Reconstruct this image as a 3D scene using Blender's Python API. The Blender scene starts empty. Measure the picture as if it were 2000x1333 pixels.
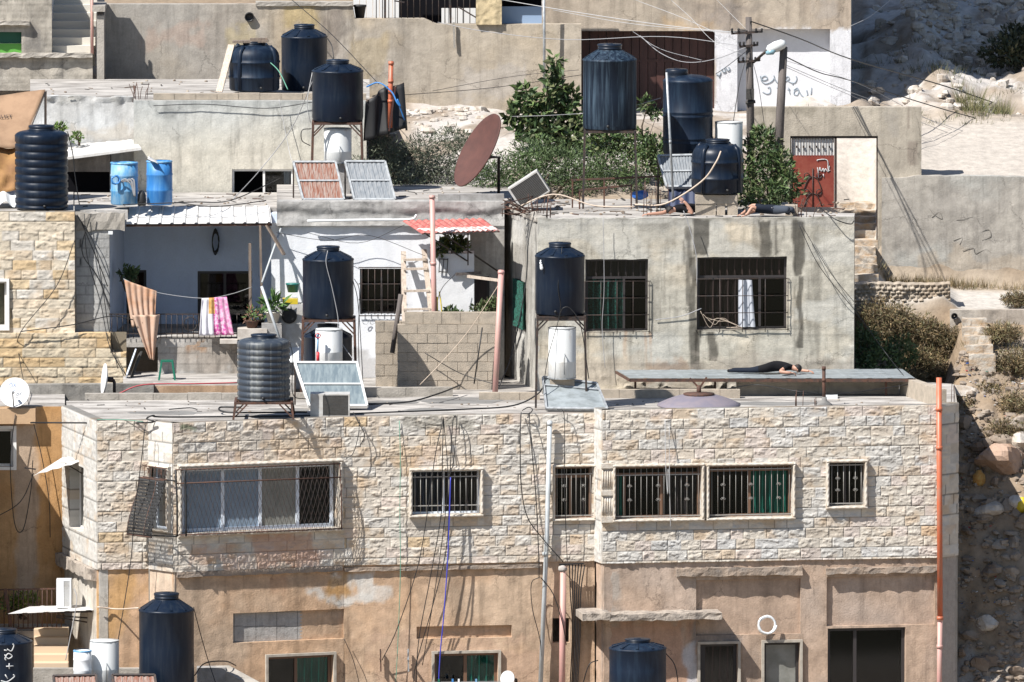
import bpy, math, random
import numpy as np
from mathutils import Vector, Matrix
random.seed(7)
SC = bpy.context.scene
COL = SC.collection
R = math.radians
# ------------------------------------------------------------------ camera
DIST, FPX, PITCH = 300.0, 27000.0, R(5.5)
CAM = np.array([0.0, -DIST * math.cos(PITCH), DIST * math.sin(PITCH)])
FW = np.array([0.0, math.cos(PITCH), -math.sin(PITCH)])
UP = np.array([0.0, math.sin(PITCH), math.cos(PITCH)])
RT = np.array([1.0, 0, 0])
cd = bpy.data.cameras.new('camera'); cam = bpy.data.objects.new('camera', cd); COL.objects.link(cam)
cam.location = CAM; cam.rotation_euler = (math.pi / 2 - PITCH, 0, 0)
cd.sensor_width = 36.0; cd.lens = FPX / 2000 * 36; cd.clip_start = 5; cd.clip_end = 2000
SC.camera = cam
def ray(px, py):
    return FW + RT * ((px - 1000) / FPX) + UP * ((666.5 - py) / FPX)
def at(px, py, Y):                      # the point seen at a pixel of the photograph, Y metres behind the street front
    r = ray(px, py); t = (Y - CAM[1]) / r[1]
    return Vector(CAM + r * t)
def on(px, py, Z):
    r = ray(px, py); t = (Z - CAM[2]) / r[2]
    return Vector(CAM + r * t)
def project(P):
    d = np.asarray(P, float) - CAM
    w = d @ FW
    return 1000 + (d @ RT) / w * FPX, 666.5 - (d @ UP) / w * FPX
def Xat(px, Y): return (px - 1000) / FPX * (DIST * 1.0 + Y * math.cos(PITCH))
# ------------------------------------------------------------------ light
SUN = Vector((0.49, 0.41, -0.77)).normalized()
w = bpy.data.worlds.new('World'); SC.world = w; w.use_nodes = True
nt = w.node_tree; bg = nt.nodes['Background']
sky = nt.nodes.new('ShaderNodeTexSky'); sky.sky_type = 'NISHITA'; sky.sun_disc = False
sky.sun_elevation = math.asin(-SUN.z); sky.sun_rotation = math.atan2(-SUN.x, -SUN.y)
sky.air_density = 1.0; sky.dust_density = 0.6; sky.ozone_density = 2.2
nt.links.new(sky.outputs[0], bg.inputs[0]); bg.inputs[1].default_value = 0.068
sl = bpy.data.lights.new('sun', 'SUN'); so = bpy.data.objects.new('sun', sl); COL.objects.link(so)
sl.energy = 5.0; sl.angle = R(0.5); sl.color = (1.0, 0.965, 0.915)
so.rotation_euler = SUN.to_track_quat('-Z', 'Y').to_euler(); so.location = (-40, -60, 80)
SC.view_settings.view_transform = 'Standard'; SC.view_settings.look = 'None'
SC.view_settings.gamma = 1.0; SC.view_settings.exposure = 0.74
# ------------------------------------------------------------------ noise
def _h(ix, iy, seed):
    n = (ix.astype(np.int64) * 374761393 + iy.astype(np.int64) * 668265263 + seed * 1442695041) & 0x7fffffff
    n = ((n ^ (n >> 13)) * 1274126177) & 0x7fffffff
    n = ((n ^ (n >> 16)) * 668265263) & 0x7fffffff
    return ((n ^ (n >> 15)) & 0xffff) / 65535.0
def vn(x, y, seed=0):
    x = np.asarray(x, float); y = np.asarray(y, float)
    ix = np.floor(x); iy = np.floor(y); fx = x - ix; fy = y - iy
    fx = fx * fx * (3 - 2 * fx); fy = fy * fy * (3 - 2 * fy)
    a = _h(ix, iy, seed); b = _h(ix + 1, iy, seed); c = _h(ix, iy + 1, seed); d = _h(ix + 1, iy + 1, seed)
    return (a + (b - a) * fx) * (1 - fy) + (c + (d - c) * fx) * fy
def fbm(x, y, o=4, seed=0):
    s = 0; a = 0.5; t = 0
    for i in range(o):
        s = s + a * vn(np.asarray(x) * 2 ** i + i * 17.3, np.asarray(y) * 2 ** i + i * 9.1, seed + i * 31); t += a; a *= 0.5
    return s / t
def sst(a, b, x): t = np.clip((x - a) / (b - a), 0, 1); return t * t * (3 - 2 * t)
def srgb(r, g, b, k=1.0):
    f = lambda c: ((c / 255 + 0.055) / 1.055) ** 2.4 if c > 10 else c / 255 / 12.92
    return (f(r) * k, f(g) * k, f(b) * k)
def mixc(c, col, m):
    m = np.asarray(m)[..., None]; return c * (1 - m) + np.array(col) * m
# ------------------------------------------------------------------ mesh builder
class MB:
    def __init__(s): s.v = []; s.f = []; s.m = []; s.sm = []; s.c = None
    def add(s, V, F, mi=0, sm=False):
        n = len(s.v); s.v += [tuple(p) for p in V]
        for f in F: s.f.append(tuple(i + n for i in f)); s.m.append(mi); s.sm.append(sm)
        return s
    def box(s, x0, x1, y0, y1, z0, z1, xf=None, mi=0):
        V = [(x, y, z) for z in (z0, z1) for y in (y0, y1) for x in (x0, x1)]
        if xf: V = [xf(*p) for p in V]
        return s.add(V, [(0, 2, 3, 1), (4, 5, 7, 6), (0, 1, 5, 4), (2, 6, 7, 3), (0, 4, 6, 2), (1, 3, 7, 5)], mi)
    def bar(s, p, q, w, h=None, mi=0, up=(0, 0, 1)):
        p = Vector(p); q = Vector(q); d = (q - p)
        if d.length < 1e-6: return s
        d.normalize(); u = Vector(up)
        if abs(d.dot(u)) > 0.95: u = Vector((1, 0, 0))
        a = d.cross(u).normalized(); b = a.cross(d); h = h or w
        V = [c + a * (i * w / 2) + b * (j * h / 2) for c in (p, q) for (i, j) in ((-1, -1), (1, -1), (1, 1), (-1, 1))]
        return s.add(V, [(3, 2, 1, 0), (4, 5, 6, 7), (0, 1, 5, 4), (1, 2, 6, 5), (2, 3, 7, 6), (3, 0, 4, 7)], mi)
    def tube(s, pts, r, n=6, mi=0, sm=True, closed=False):
        P = [Vector(p) for p in pts]
        N = len(P); V = []; F = []; a = None
        for i in range(N):
            d = (P[(i + 1) % N] - P[i - 1]) if closed else (P[min(i + 1, N - 1)] - P[max(i - 1, 0)])
            if d.length < 1e-9: d = Vector((0, 0, 1))
            d.normalize()
            if a is None: a = d.orthogonal().normalized()
            a = a - d * a.dot(d)
            a = a.normalized() if a.length > 1e-6 else d.orthogonal().normalized()
            b = d.cross(a); rr = r[i] if isinstance(r, (list, tuple)) else r
            V += [P[i] + (a * math.cos(2 * math.pi * k / n) + b * math.sin(2 * math.pi * k / n)) * rr for k in range(n)]
        for i in range(N if closed else N - 1):
            j = (i + 1) % N
            for k in range(n): F.append((i * n + k, i * n + (k + 1) % n, j * n + (k + 1) % n, j * n + k))
        if not closed: F += [tuple(range(n))[::-1], tuple(range((N - 1) * n, N * n))]
        return s.add(V, F, mi, sm)
    def lathe(s, c, prof, n=32, mi=0, sm=True, M=None, cap=True, fn=None):
        V = []; F = []; c = Vector(c)
        for i, (r, z) in enumerate(prof):
            for k in range(n):
                t = 2 * math.pi * k / n
                rr = r * (fn(t, i) if fn else 1)
                p = Vector((rr * math.cos(t), rr * math.sin(t), z))
                V.append(c + (M @ p if M else p))
        for i in range(len(prof) - 1):
            for k in range(n): F.append((i * n + k, i * n + (k + 1) % n, (i + 1) * n + (k + 1) % n, (i + 1) * n + k))
        if cap: F += [tuple(range(n))[::-1], tuple(range((len(prof) - 1) * n, len(prof) * n))]
        return s.add(V, F, mi, sm)
    def slab(s, poly, z0, z1, mi=0):
        n = len(poly); z0f = z0 if callable(z0) else (lambda x, y: z0); z1f = z1 if callable(z1) else (lambda x, y: z1)
        V = [(x, y, z0f(x, y)) for x, y in poly] + [(x, y, z1f(x, y)) for x, y in poly]
        F = [tuple(range(n))[::-1], tuple(range(n, 2 * n))] + [(i, (i + 1) % n, (i + 1) % n + n, i + n) for i in range(n)]
        return s.add(V, F, mi)
    def grid(s, fn, nu, nv, mi=0, sm=True):
        V = [fn(i / nu, j / nv) for j in range(nv + 1) for i in range(nu + 1)]
        F = [(j * (nu + 1) + i, j * (nu + 1) + i + 1, (j + 1) * (nu + 1) + i + 1, (j + 1) * (nu + 1) + i) for j in range(nv) for i in range(nu)]
        return s.add(V, F, mi, sm)
    def rock(s, c, r, seed=0, n=9, rough=.35, mi=0, sm=False):
        rs = random.Random(seed); V = []; F = []; c = Vector(c); r = r if isinstance(r, (tuple, list)) else (r, r, r * .7)
        planes = [Vector((rs.gauss(0, 1), rs.gauss(0, 1), rs.gauss(0, 1))).normalized() for _ in range(11)]
        offs = [rs.uniform(1 - rough * 1.3, 1) for _ in planes]
        m = n * 2
        for i in range(n + 1):
            for k in range(m):
                th = math.pi * i / n; ph = 2 * math.pi * k / m
                d = Vector((math.sin(th) * math.cos(ph), math.sin(th) * math.sin(ph), math.cos(th)))
                t = min([1.0] + [o / max(d.dot(p), 1e-3) for p, o in zip(planes, offs) if d.dot(p) > 0.05])
                t *= 1 + rs.uniform(-.03, .03)
                V.append(c + Vector((d.x * r[0], d.y * r[1], d.z * r[2])) * t)
        for i in range(n):
            for k in range(m): F.append((i * m + k, (i + 1) * m + k, (i + 1) * m + (k + 1) % m, i * m + (k + 1) % m))
        return s.add(V, F, mi, sm)
# ------------------------------------------------------------------ objects
def base_of(o):
    v = Vector((0, 0, 0))
    while o is not None: v += o.location; o = o.parent
    return v
def obj(name, mb, mats, parent=None, origin=None):
    if not isinstance(mats, (list, tuple)): mats = [mats]
    V = np.array(mb.v, float).reshape(-1, 3)
    if parent is not None: b = np.array(base_of(parent)); loc = (0, 0, 0)
    else:
        b = np.array(origin) if origin is not None else np.array([(V[:, 0].min() + V[:, 0].max()) / 2, (V[:, 1].min() + V[:, 1].max()) / 2, V[:, 2].min()])
        loc = tuple(b)
    me = bpy.data.meshes.new(name)
    me.from_pydata((V - b).tolist(), [], mb.f)
    for m in mats: me.materials.append(m)
    if any(mb.m): me.polygons.foreach_set('material_index', mb.m)
    me.polygons.foreach_set('use_smooth', mb.sm)
    if mb.c is not None:
        ca = me.color_attributes.new('Col', 'FLOAT_COLOR', 'POINT')
        c4 = np.ones((len(V), 4)); c4[:, :3] = mb.c
        ca.data.foreach_set('color', c4.ravel())
    me.update()
    o = bpy.data.objects.new(name, me); COL.objects.link(o); o.location = loc
    if parent is not None: o.parent = parent
    return o
def tag(o, label, cat=None, group=None, kind=None):
    o['label'] = label
    if cat: o['category'] = cat
    if group: o['group'] = group
    if kind: o['kind'] = kind
    return o
def thing(name, label, cat, loc, group=None):
    o = bpy.data.objects.new(name, None); COL.objects.link(o); o.location = loc; o.empty_display_size = .2
    return tag(o, label, cat, group)
def struct(name, mb, m, label, cat=None):
    o = obj(name, mb, m); o['kind'] = 'structure'; o['label'] = label
    if cat: o['category'] = cat
    return o
# ------------------------------------------------------------------ materials
def _mat(name):
    m = bpy.data.materials.new(name); m.use_nodes = True; t = m.node_tree
    return m, t, t.nodes['Principled BSDF'], lambda k, **kw: _nd(t, k, **kw)
def _nd(t, k, **kw):
    n = t.nodes.new(k)
    for a, b in kw.items():
        if hasattr(n, a): setattr(n, a, b)
        else: n.inputs[a].default_value = b
    return n
def mat(name, col, rough=.7, metal=0, col2=None, sc=6, stretch=(1, 1, 1), lo=.4, hi=.65, bump=0, bsc=60, spec=.5, var=0.0, alpha=1, trans=0, coat=0, detail=6):
    m, t, p, N = _mat(name)
    p.inputs['Roughness'].default_value = rough; p.inputs['Metallic'].default_value = metal
    p.inputs['Specular IOR Level'].default_value = spec
    p.inputs['Base Color'].default_value = (*col, 1)
    if trans: p.inputs['Transmission Weight'].default_value = trans
    if coat: p.inputs['Coat Weight'].default_value = coat
    if alpha < 1: p.inputs['Alpha'].default_value = alpha
    L = t.links.new
    tc = N('ShaderNodeTexCoord')
    if col2 is not None:
        mp = N('ShaderNodeMapping'); mp.inputs['Scale'].default_value = stretch
        oi = N('ShaderNodeObjectInfo'); ad = N('ShaderNodeVectorMath', operation='ADD')
        mu = N('ShaderNodeMath', operation='MULTIPLY'); mu.inputs[1].default_value = 37.0
        L(oi.outputs['Random'], mu.inputs[0]); L(tc.outputs['Object'], mp.inputs['Vector'])
        L(mp.outputs[0], ad.inputs[0]); L(mu.outputs[0], ad.inputs[1])
        nz = N('ShaderNodeTexNoise'); nz.inputs['Scale'].default_value = sc; nz.inputs['Detail'].default_value = detail; nz.inputs['Roughness'].default_value = .62
        L(ad.outputs[0], nz.inputs['Vector'])
        cr = N('ShaderNodeMapRange'); cr.inputs['From Min'].default_value = lo; cr.inputs['From Max'].default_value = hi
        L(nz.outputs[0], cr.inputs[0])
        mx = N('ShaderNodeMix', data_type='RGBA'); mx.inputs[6].default_value = (*col, 1); mx.inputs[7].default_value = (*col2, 1)
        L(cr.outputs[0], mx.inputs[0]); L(mx.outputs[2], p.inputs['Base Color'])
    if bump:
        nb = N('ShaderNodeTexNoise'); nb.inputs['Scale'].default_value = bsc; nb.inputs['Detail'].default_value = 5
        L(tc.outputs['Object'], nb.inputs['Vector'])
        bp = N('ShaderNodeBump'); bp.inputs['Strength'].default_value = bump; bp.inputs['Distance'].default_value = .02
        L(nb.outputs[0], bp.inputs['Height']); L(bp.outputs[0], p.inputs['Normal'])
    return m
def attrmat(name, rough=.9, bump=.5, bsc=40, fine=.35, spec=.2, fsc=30, trans=0, grime=0):
    m, t, p, N = _mat(name); L = t.links.new
    p.inputs['Roughness'].default_value = rough; p.inputs['Specular IOR Level'].default_value = spec
    at_ = N('ShaderNodeAttribute', attribute_name='Col'); tc = N('ShaderNodeTexCoord')
    nz = N('ShaderNodeTexNoise'); nz.inputs['Scale'].default_value = fsc; nz.inputs['Detail'].default_value = 6; nz.inputs['Roughness'].default_value = .7
    L(tc.outputs['Object'], nz.inputs['Vector'])
    mr = N('ShaderNodeMapRange'); mr.inputs['From Min'].default_value = .25; mr.inputs['From Max'].default_value = .75
    mr.inputs['To Min'].default_value = 1 - fine; mr.inputs['To Max'].default_value = 1 + fine * .8
    L(nz.outputs[0], mr.inputs[0])
    vm = N('ShaderNodeVectorMath', operation='SCALE'); L(at_.outputs['Color'], vm.inputs[0]); L(mr.outputs[0], vm.inputs['Scale'])
    out = vm.outputs[0]
    if grime:                                       # weathering: crusty patches, drips and hairline cracks in the render coat
        def mul(src, fac):
            v = N('ShaderNodeVectorMath', operation='SCALE'); L(src, v.inputs[0]); L(fac, v.inputs['Scale']); return v.outputs[0]
        def rng(src, a, b, c, d):
            r = N('ShaderNodeMapRange'); r.inputs[1].default_value = a; r.inputs[2].default_value = b; r.inputs[3].default_value = c; r.inputs[4].default_value = d; L(src, r.inputs[0]); return r.outputs[0]
        n1 = N('ShaderNodeTexNoise'); n1.inputs['Scale'].default_value = 3.2; n1.inputs['Detail'].default_value = 12; n1.inputs['Roughness'].default_value = .78; L(tc.outputs['Object'], n1.inputs['Vector'])
        out = mul(out, rng(n1.outputs[0], .36, .62, .82, 1.08))
        mp = N('ShaderNodeMapping'); mp.inputs['Scale'].default_value = (5, 5, .5); L(tc.outputs['Object'], mp.inputs['Vector'])
        n2 = N('ShaderNodeTexNoise'); n2.inputs['Scale'].default_value = 1.6; n2.inputs['Detail'].default_value = 9; n2.inputs['Roughness'].default_value = .7; L(mp.outputs[0], n2.inputs['Vector'])
        out = mul(out, rng(n2.outputs[0], .52, .72, 1.0, .70))
        dv = N('ShaderNodeVectorMath', operation='MULTIPLY_ADD'); dv.inputs[1].default_value = (.5, .5, .5); L(n1.outputs['Color'], dv.inputs[0]); L(tc.outputs['Object'], dv.inputs[2])
        vo = N('ShaderNodeTexVoronoi', feature='DISTANCE_TO_EDGE'); vo.inputs['Scale'].default_value = .9; L(dv.outputs[0], vo.inputs['Vector'])
        ck = rng(vo.outputs['Distance'], .0, .012, .45, 1.0); n3 = N('ShaderNodeTexNoise'); n3.inputs['Scale'].default_value = .8; L(tc.outputs['Object'], n3.inputs['Vector'])
        mk = rng(n3.outputs[0], .50, .56, 0, 1); mm = N('ShaderNodeMix'); mm.inputs[2].default_value = 1.0; L(mk, mm.inputs[0]); L(ck, mm.inputs[3]); out = mul(out, mm.outputs[0])
    L(out, p.inputs['Base Color'])
    if bump:
        nb = N('ShaderNodeTexNoise'); nb.inputs['Scale'].default_value = bsc; nb.inputs['Detail'].default_value = 6; nb.inputs['Roughness'].default_value = .65
        L(tc.outputs['Object'], nb.inputs['Vector'])
        bp = N('ShaderNodeBump'); bp.inputs['Strength'].default_value = bump; bp.inputs['Distance'].default_value = .02
        L(nb.outputs[0], bp.inputs['Height']); L(bp.outputs[0], p.inputs['Normal'])
    return m
M = {}
M['wall'] = attrmat('plaster', bump=.5, bsc=28, fine=.13, fsc=26, grime=1)
M['wall_clean'] = attrmat('painted_plaster', bump=.35, bsc=28, fine=.06, fsc=20)
M['stone'] = attrmat('stone', bump=.45, bsc=45, fine=.10, fsc=40)
M['earth'] = attrmat('earth', bump=.9, bsc=9, fine=.3, fsc=5)
M['leaf'] = attrmat('leaf', bump=0, fine=.15, rough=.55, spec=.35, fsc=8)
navy = (.005, .011, .024); dust = (.075, .10, .14)
M['tank'] = mat('tank_plastic', navy, .38, spec=.25, col2=(.022, .030, .042), sc=2.4, stretch=(4, 4, .4), lo=.46, hi=.85, bump=.06, bsc=12)
M['tank_old'] = mat('tank_plastic_dusty', (.006, .013, .026), .55, spec=.25, col2=(.07, .11, .15), sc=2.0, stretch=(7, 7, .35), lo=.45, hi=.78, bump=.06, bsc=12)
M['tank_grey'] = mat('tank_plastic_faded', (.032, .042, .058), .5, col2=(.17, .18, .175), sc=1.3, stretch=(5, 5, .12), lo=.5, hi=.72)
M['tank_blue'] = mat('tank_plastic_bluish', (.005, .012, .027), .5, spec=.25, col2=(.018, .034, .058), sc=2, stretch=(4, 4, .5), lo=.45, hi=.75)
M['lid'] = mat('lid_plastic', (.008, .014, .026), .4, spec=.35)
M['barrel'] = mat('barrel_blue', (.03, .17, .45), .4, col2=(.09, .27, .52), sc=2.5, stretch=(4, 4, .6), lo=.45, hi=.7)
M['barrel_pale'] = mat('barrel_pale_blue', (.07, .26, .50), .45, col2=(.25, .40, .52), sc=3, stretch=(3, 3, 1), lo=.4, hi=.65)
M['boiler'] = mat('boiler_white', (.66, .67, .66), .45, col2=(.45, .40, .34), sc=3, stretch=(3, 3, .6), lo=.56, hi=.85)
M['rust'] = mat('rusty_iron', (.10, .045, .028), .8, col2=(.045, .03, .025), sc=12, bump=.3)
M['iron'] = mat('dark_iron', (.022, .02, .02), .6, col2=(.06, .035, .025), sc=14)
M['steel'] = mat('galvanised', (.42, .44, .45), .45, .4, col2=(.26, .27, .28), sc=9)
M['wpaint'] = mat('white_paint', (.72, .71, .69), .5, col2=(.5, .45, .38), sc=8, lo=.58, hi=.85)
M['wmetal'] = mat('white_sheet', (.60, .59, .57), .5, col2=(.42, .39, .35), sc=5, lo=.48, hi=.75)
M['bars'] = mat('pale_bars', (.30, .29, .27), .5, col2=(.25, .14, .09), sc=20, lo=.55, hi=.75)
M['alu'] = mat('aluminium_frame', (.68, .74, .82), .4)
M['brownframe'] = mat('brown_frame', (.16, .09, .055), .5)
M['darkframe'] = mat('dark_frame', (.035, .03, .03), .5)
M['glass'] = mat('window_glass', (.012, .015, .022), .06, spec=.6)
M['paneblue'] = mat('frosted_pane', (.22, .29, .37), .3, col2=(.17, .22, .29), sc=2, spec=.5)
M['panegrey'] = mat('dusty_pane', (.24, .24, .22), .35, col2=(.17, .17, .15), sc=3)
M['dark'] = mat('painted_room_shade', (.006, .006, .008), .95, spec=.1)  # near-black colour standing in for the shade inside rooms and openings
M['curt_green'] = mat('green_curtain', (.018, .24, .165), .85, col2=(.008, .12, .08), sc=6, stretch=(6, 6, .3))
M['curt_dark'] = mat('dark_curtain', (.035, .028, .03), .9, col2=(.07, .05, .045), sc=6, stretch=(6, 6, .3))
M['curt_white'] = mat('white_curtain', (.42, .44, .48), .85)
M['curt_navy'] = mat('navy_curtain', (.03, .035, .06), .8, col2=(.06, .06, .09), sc=6, stretch=(6, 6, .3))
M['curt_brown'] = mat('brown_curtain', (.075, .042, .036), .9, col2=(.04, .025, .022), sc=4, stretch=(6, 6, .3))
M['net_green'] = mat('green_netting', (.02, .12, .09), .8, col2=(.01, .04, .03), sc=30, lo=.45, hi=.55)
M['cable'] = mat('black_cable', (.012, .012, .013), .5)
M['cable_grey'] = mat('grey_cable', (.30, .30, .31), .5)
M['cable_white'] = mat('white_cable', (.42, .42, .42), .5)
M['cable_blue'] = mat('blue_hose', (.04, .05, .42), .5)
M['cable_green'] = mat('green_cord', (.10, .28, .2), .6)
M['cable_red'] = mat('red_hose', (.35, .04, .05), .5)
M['cable_tan'] = mat('tan_hose', (.52, .42, .33), .6)
M['orange'] = mat('orange_pipe', (.48, .115, .05), .45, col2=(.40, .15, .09), sc=4)
M['pink'] = mat('pink_pipe', (.52, .29, .26), .5, col2=(.45, .29, .24), sc=3)
M['pipe_grey'] = mat('pale_grey_pipe', (.46, .49, .51), .45, col2=(.36, .38, .38), sc=3)
M['redsheet'] = mat('red_sheet', (.38, .085, .075), .5, col2=(.46, .20, .17), sc=7)
M['graysheet'] = mat('grey_sheet', (.27, .30, .315), .5, .1, col2=(.17, .19, .195), sc=3, stretch=(1, 3, 1), bump=.2, bsc=10)
M['dishrust'] = mat('dish_rusty', (.095, .038, .03), .8, col2=(.06, .025, .021), sc=3, bump=.15, bsc=20, lo=.35, hi=.75)
M['dishgrey'] = mat('dish_grey', (.17, .155, .19), .55, col2=(.21, .18, .2), sc=4)
M['dishwhite'] = mat('dish_white', (.66, .66, .65), .5, col2=(.52, .48, .42), sc=4, lo=.55, hi=.8)
M['wood'] = mat('weathered_wood', (.22, .17, .13), .85, col2=(.12, .095, .08), sc=5, stretch=(6, 6, .5), bump=.3, bsc=30)
M['polewood'] = mat('grey_pole_wood', (.14, .12, .11), .9, col2=(.075, .065, .06), sc=4, stretch=(8, 8, .4), bump=.4, bsc=30)
M['palewood'] = mat('pale_wood', (.5, .43, .36), .8, col2=(.36, .29, .23), sc=6, stretch=(5, 5, 1))
M['block'] = mat('concrete_block', (.40, .34, .27), .95, col2=(.30, .26, .21), sc=5, bump=.6, bsc=50)
M['blockgrey'] = mat('concrete_block_grey', (.32, .31, .30), .95, col2=(.22, .21, .20), sc=5, bump=.6, bsc=50)
M['concrete'] = mat('concrete', (.36, .33, .29), .95, col2=(.24, .22, .19), sc=2.5, bump=.6, bsc=24)
M['cement'] = mat('cement_screed', (.43, .405, .375), .95, col2=(.16, .145, .13), sc=1.5, stretch=(.6, 1.5, 1), bump=.8, bsc=12, lo=.40, hi=.66, detail=10)
M['cementdark'] = mat('dark_screed', (.20, .195, .185), .95, col2=(.12, .115, .11), sc=1.5, stretch=(.6, 2, 1), bump=.35, bsc=14)
M['redwood'] = mat('red_brown_paint', (.055, .022, .018), .55, col2=(.085, .035, .028), sc=2, stretch=(3, 3, .6))
M['redgate'] = mat('red_gate_paint', (.20, .035, .022), .55, col2=(.26, .07, .045), sc=3)
M['tarp'] = mat('brown_tarp', (.30, .19, .115), .85, col2=(.22, .135, .08), sc=2, bump=.3, bsc=8)
M['tarpo'] = mat('ochre_tarp', (.30, .16, .055), .8, col2=(.2, .10, .04), sc=2, bump=.3, bsc=8)
M['skin'] = mat('skin', (.42, .23, .16), .55)
M['cloth_black'] = mat('black_cloth', (.008, .008, .010), .95, spec=.2)
M['cloth_navy'] = mat('navy_cloth', (.012, .016, .026), .95, spec=.2)
M['cloth_jeans'] = mat('grey_jeans', (.055, .065, .085), .95, spec=.2)
M['hair'] = mat('dark_hair', (.012, .009, .008), .7)
M['shoe'] = mat('pale_shoe', (.45, .45, .46), .7)
M['blanket'] = mat('beige_blanket', (.46, .32, .24), .95, col2=(.40, .22, .13), sc=1.4, stretch=(1, 1, 1.2), lo=.45, hi=.62)
M['plastic_green'] = mat('green_plastic', (.01, .13, .08), .4)
M['plastic_yellow'] = mat('yellow_plastic', (.55, .42, .03), .4)
M['plastic_blue'] = mat('blue_plastic', (.02, .10, .36), .5)
M['plastic_white'] = mat('white_plastic', (.68, .70, .71), .4)
M['potwhite'] = mat('white_pot', (.55, .52, .46), .7)
M['acgrey'] = mat('unit_grey', (.5, .5, .49), .5, col2=(.36, .34, .31), sc=4)
M['acdark'] = mat('unit_fins', (.055, .05, .045), .8, col2=(.03, .03, .028), sc=30)
M['black'] = mat('black_plastic', (.012, .012, .013), .6)
M['panel'] = mat('collector_glass', (.13, .165, .185), .22, col2=(.23, .27, .28), sc=3, stretch=(4, .5, 1), spec=.6)
M['absorber'] = mat('collector_grey', (.15, .17, .19), .6, col2=(.26, .27, .28), sc=6, stretch=(6, 1, 1))
M['absorber_red'] = mat('collector_rusty', (.20, .075, .045), .75, col2=(.28, .22, .19), sc=5, stretch=(7, .8, .8), lo=.42, hi=.6)
M['graf'] = mat('spray_paint', (.06, .055, .06), .85)
M['grafblue'] = mat('spray_blue', (.26, .30, .34), .85)
M['grafwhite'] = mat('chalk_paint', (.5, .5, .5), .85)
M['lamp'] = mat('lamp_housing', (.62, .64, .63), .4)
M['lampglass'] = mat('lamp_lens', (.22, .36, .42), .2)
M['rockm'] = mat('limestone', (.52, .48, .43), .95, col2=(.34, .28, .22), sc=3, bump=.8, bsc=14, lo=.4, hi=.65)
M['rockbrown'] = mat('brown_boulder', (.40, .28, .21), .95, col2=(.28, .18, .12), sc=3, bump=.8, bsc=14)
M['bark'] = mat('bark', (.10, .075, .05), .9, col2=(.06, .045, .03), sc=10)
# ------------------------------------------------------------------ glass that shows what stands behind it
def _glass():
    m, t, p, N = _mat('window_pane'); L = t.links.new
    out = t.nodes['Material Output']; tr = N('ShaderNodeBsdfTransparent'); gl = N('ShaderNodeBsdfGlossy'); gl.inputs['Roughness'].default_value = .04
    tr.inputs['Color'].default_value = (.78, .81, .82, 1)
    fr = N('ShaderNodeFresnel'); fr.inputs[0].default_value = 1.5
    mr = N('ShaderNodeMapRange'); mr.inputs['To Min'].default_value = .0; mr.inputs['To Max'].default_value = .8; L(fr.outputs[0], mr.inputs[0])
    mx = N('ShaderNodeMixShader'); L(mr.outputs[0], mx.inputs[0]); L(tr.outputs[0], mx.inputs[1]); L(gl.outputs[0], mx.inputs[2]); L(mx.outputs[0], out.inputs[0])
    return m
M['pane'] = _glass()
# ------------------------------------------------------------------ wall segments
class Seg:
    def __init__(s, P0, P1):
        s.P0 = np.array([P0[0], P0[1], 0.0]); d = np.array([P1[0] - P0[0], P1[1] - P0[1], 0.0]); s.L = float(np.linalg.norm(d))
        s.a = d / s.L; s.n = np.array([s.a[1], -s.a[0], 0.0])
    def sz(s, px, py, off=0.0):
        r = ray(px, py); P = s.P0 + s.n * off
        t = ((P - CAM) @ s.n) / (r @ s.n); q = CAM + r * t
        return float((q - s.P0) @ s.a), float(q[2])
    def pt(s, u, off, z): q = s.P0 + s.a * u + s.n * off; return Vector((q[0], q[1], z))
    def xf(s, u, off, z): return s.pt(u, off, z)
    def rect(s, x0, y0, x1, y1, off=0.0):
        ym = (y0 + y1) / 2; xm = (x0 + x1) / 2
        return (s.sz(x0, ym, off)[0], s.sz(x1, ym, off)[0], s.sz(xm, y1, off)[1], s.sz(xm, y0, off)[1])
    def px(s, x, y, off): u, z = s.sz(x, y, off); return s.pt(u, off, z)
def segpx(px0, Y0, px1, Y1): return Seg((Xat(px0, Y0), Y0), (Xat(px1, Y1), Y1))
def lines(a, b, cuts, res):
    bp = sorted({round(a, 5), round(b, 5)} | {round(c, 5) for c in cuts if a < c < b}); out = []
    for p, q in zip(bp, bp[1:]):
        k = max(1, int(math.ceil((q - p) / res))); out += list(np.linspace(p, q, k, endpoint=False))
    return np.array(out + [bp[-1]])
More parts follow.
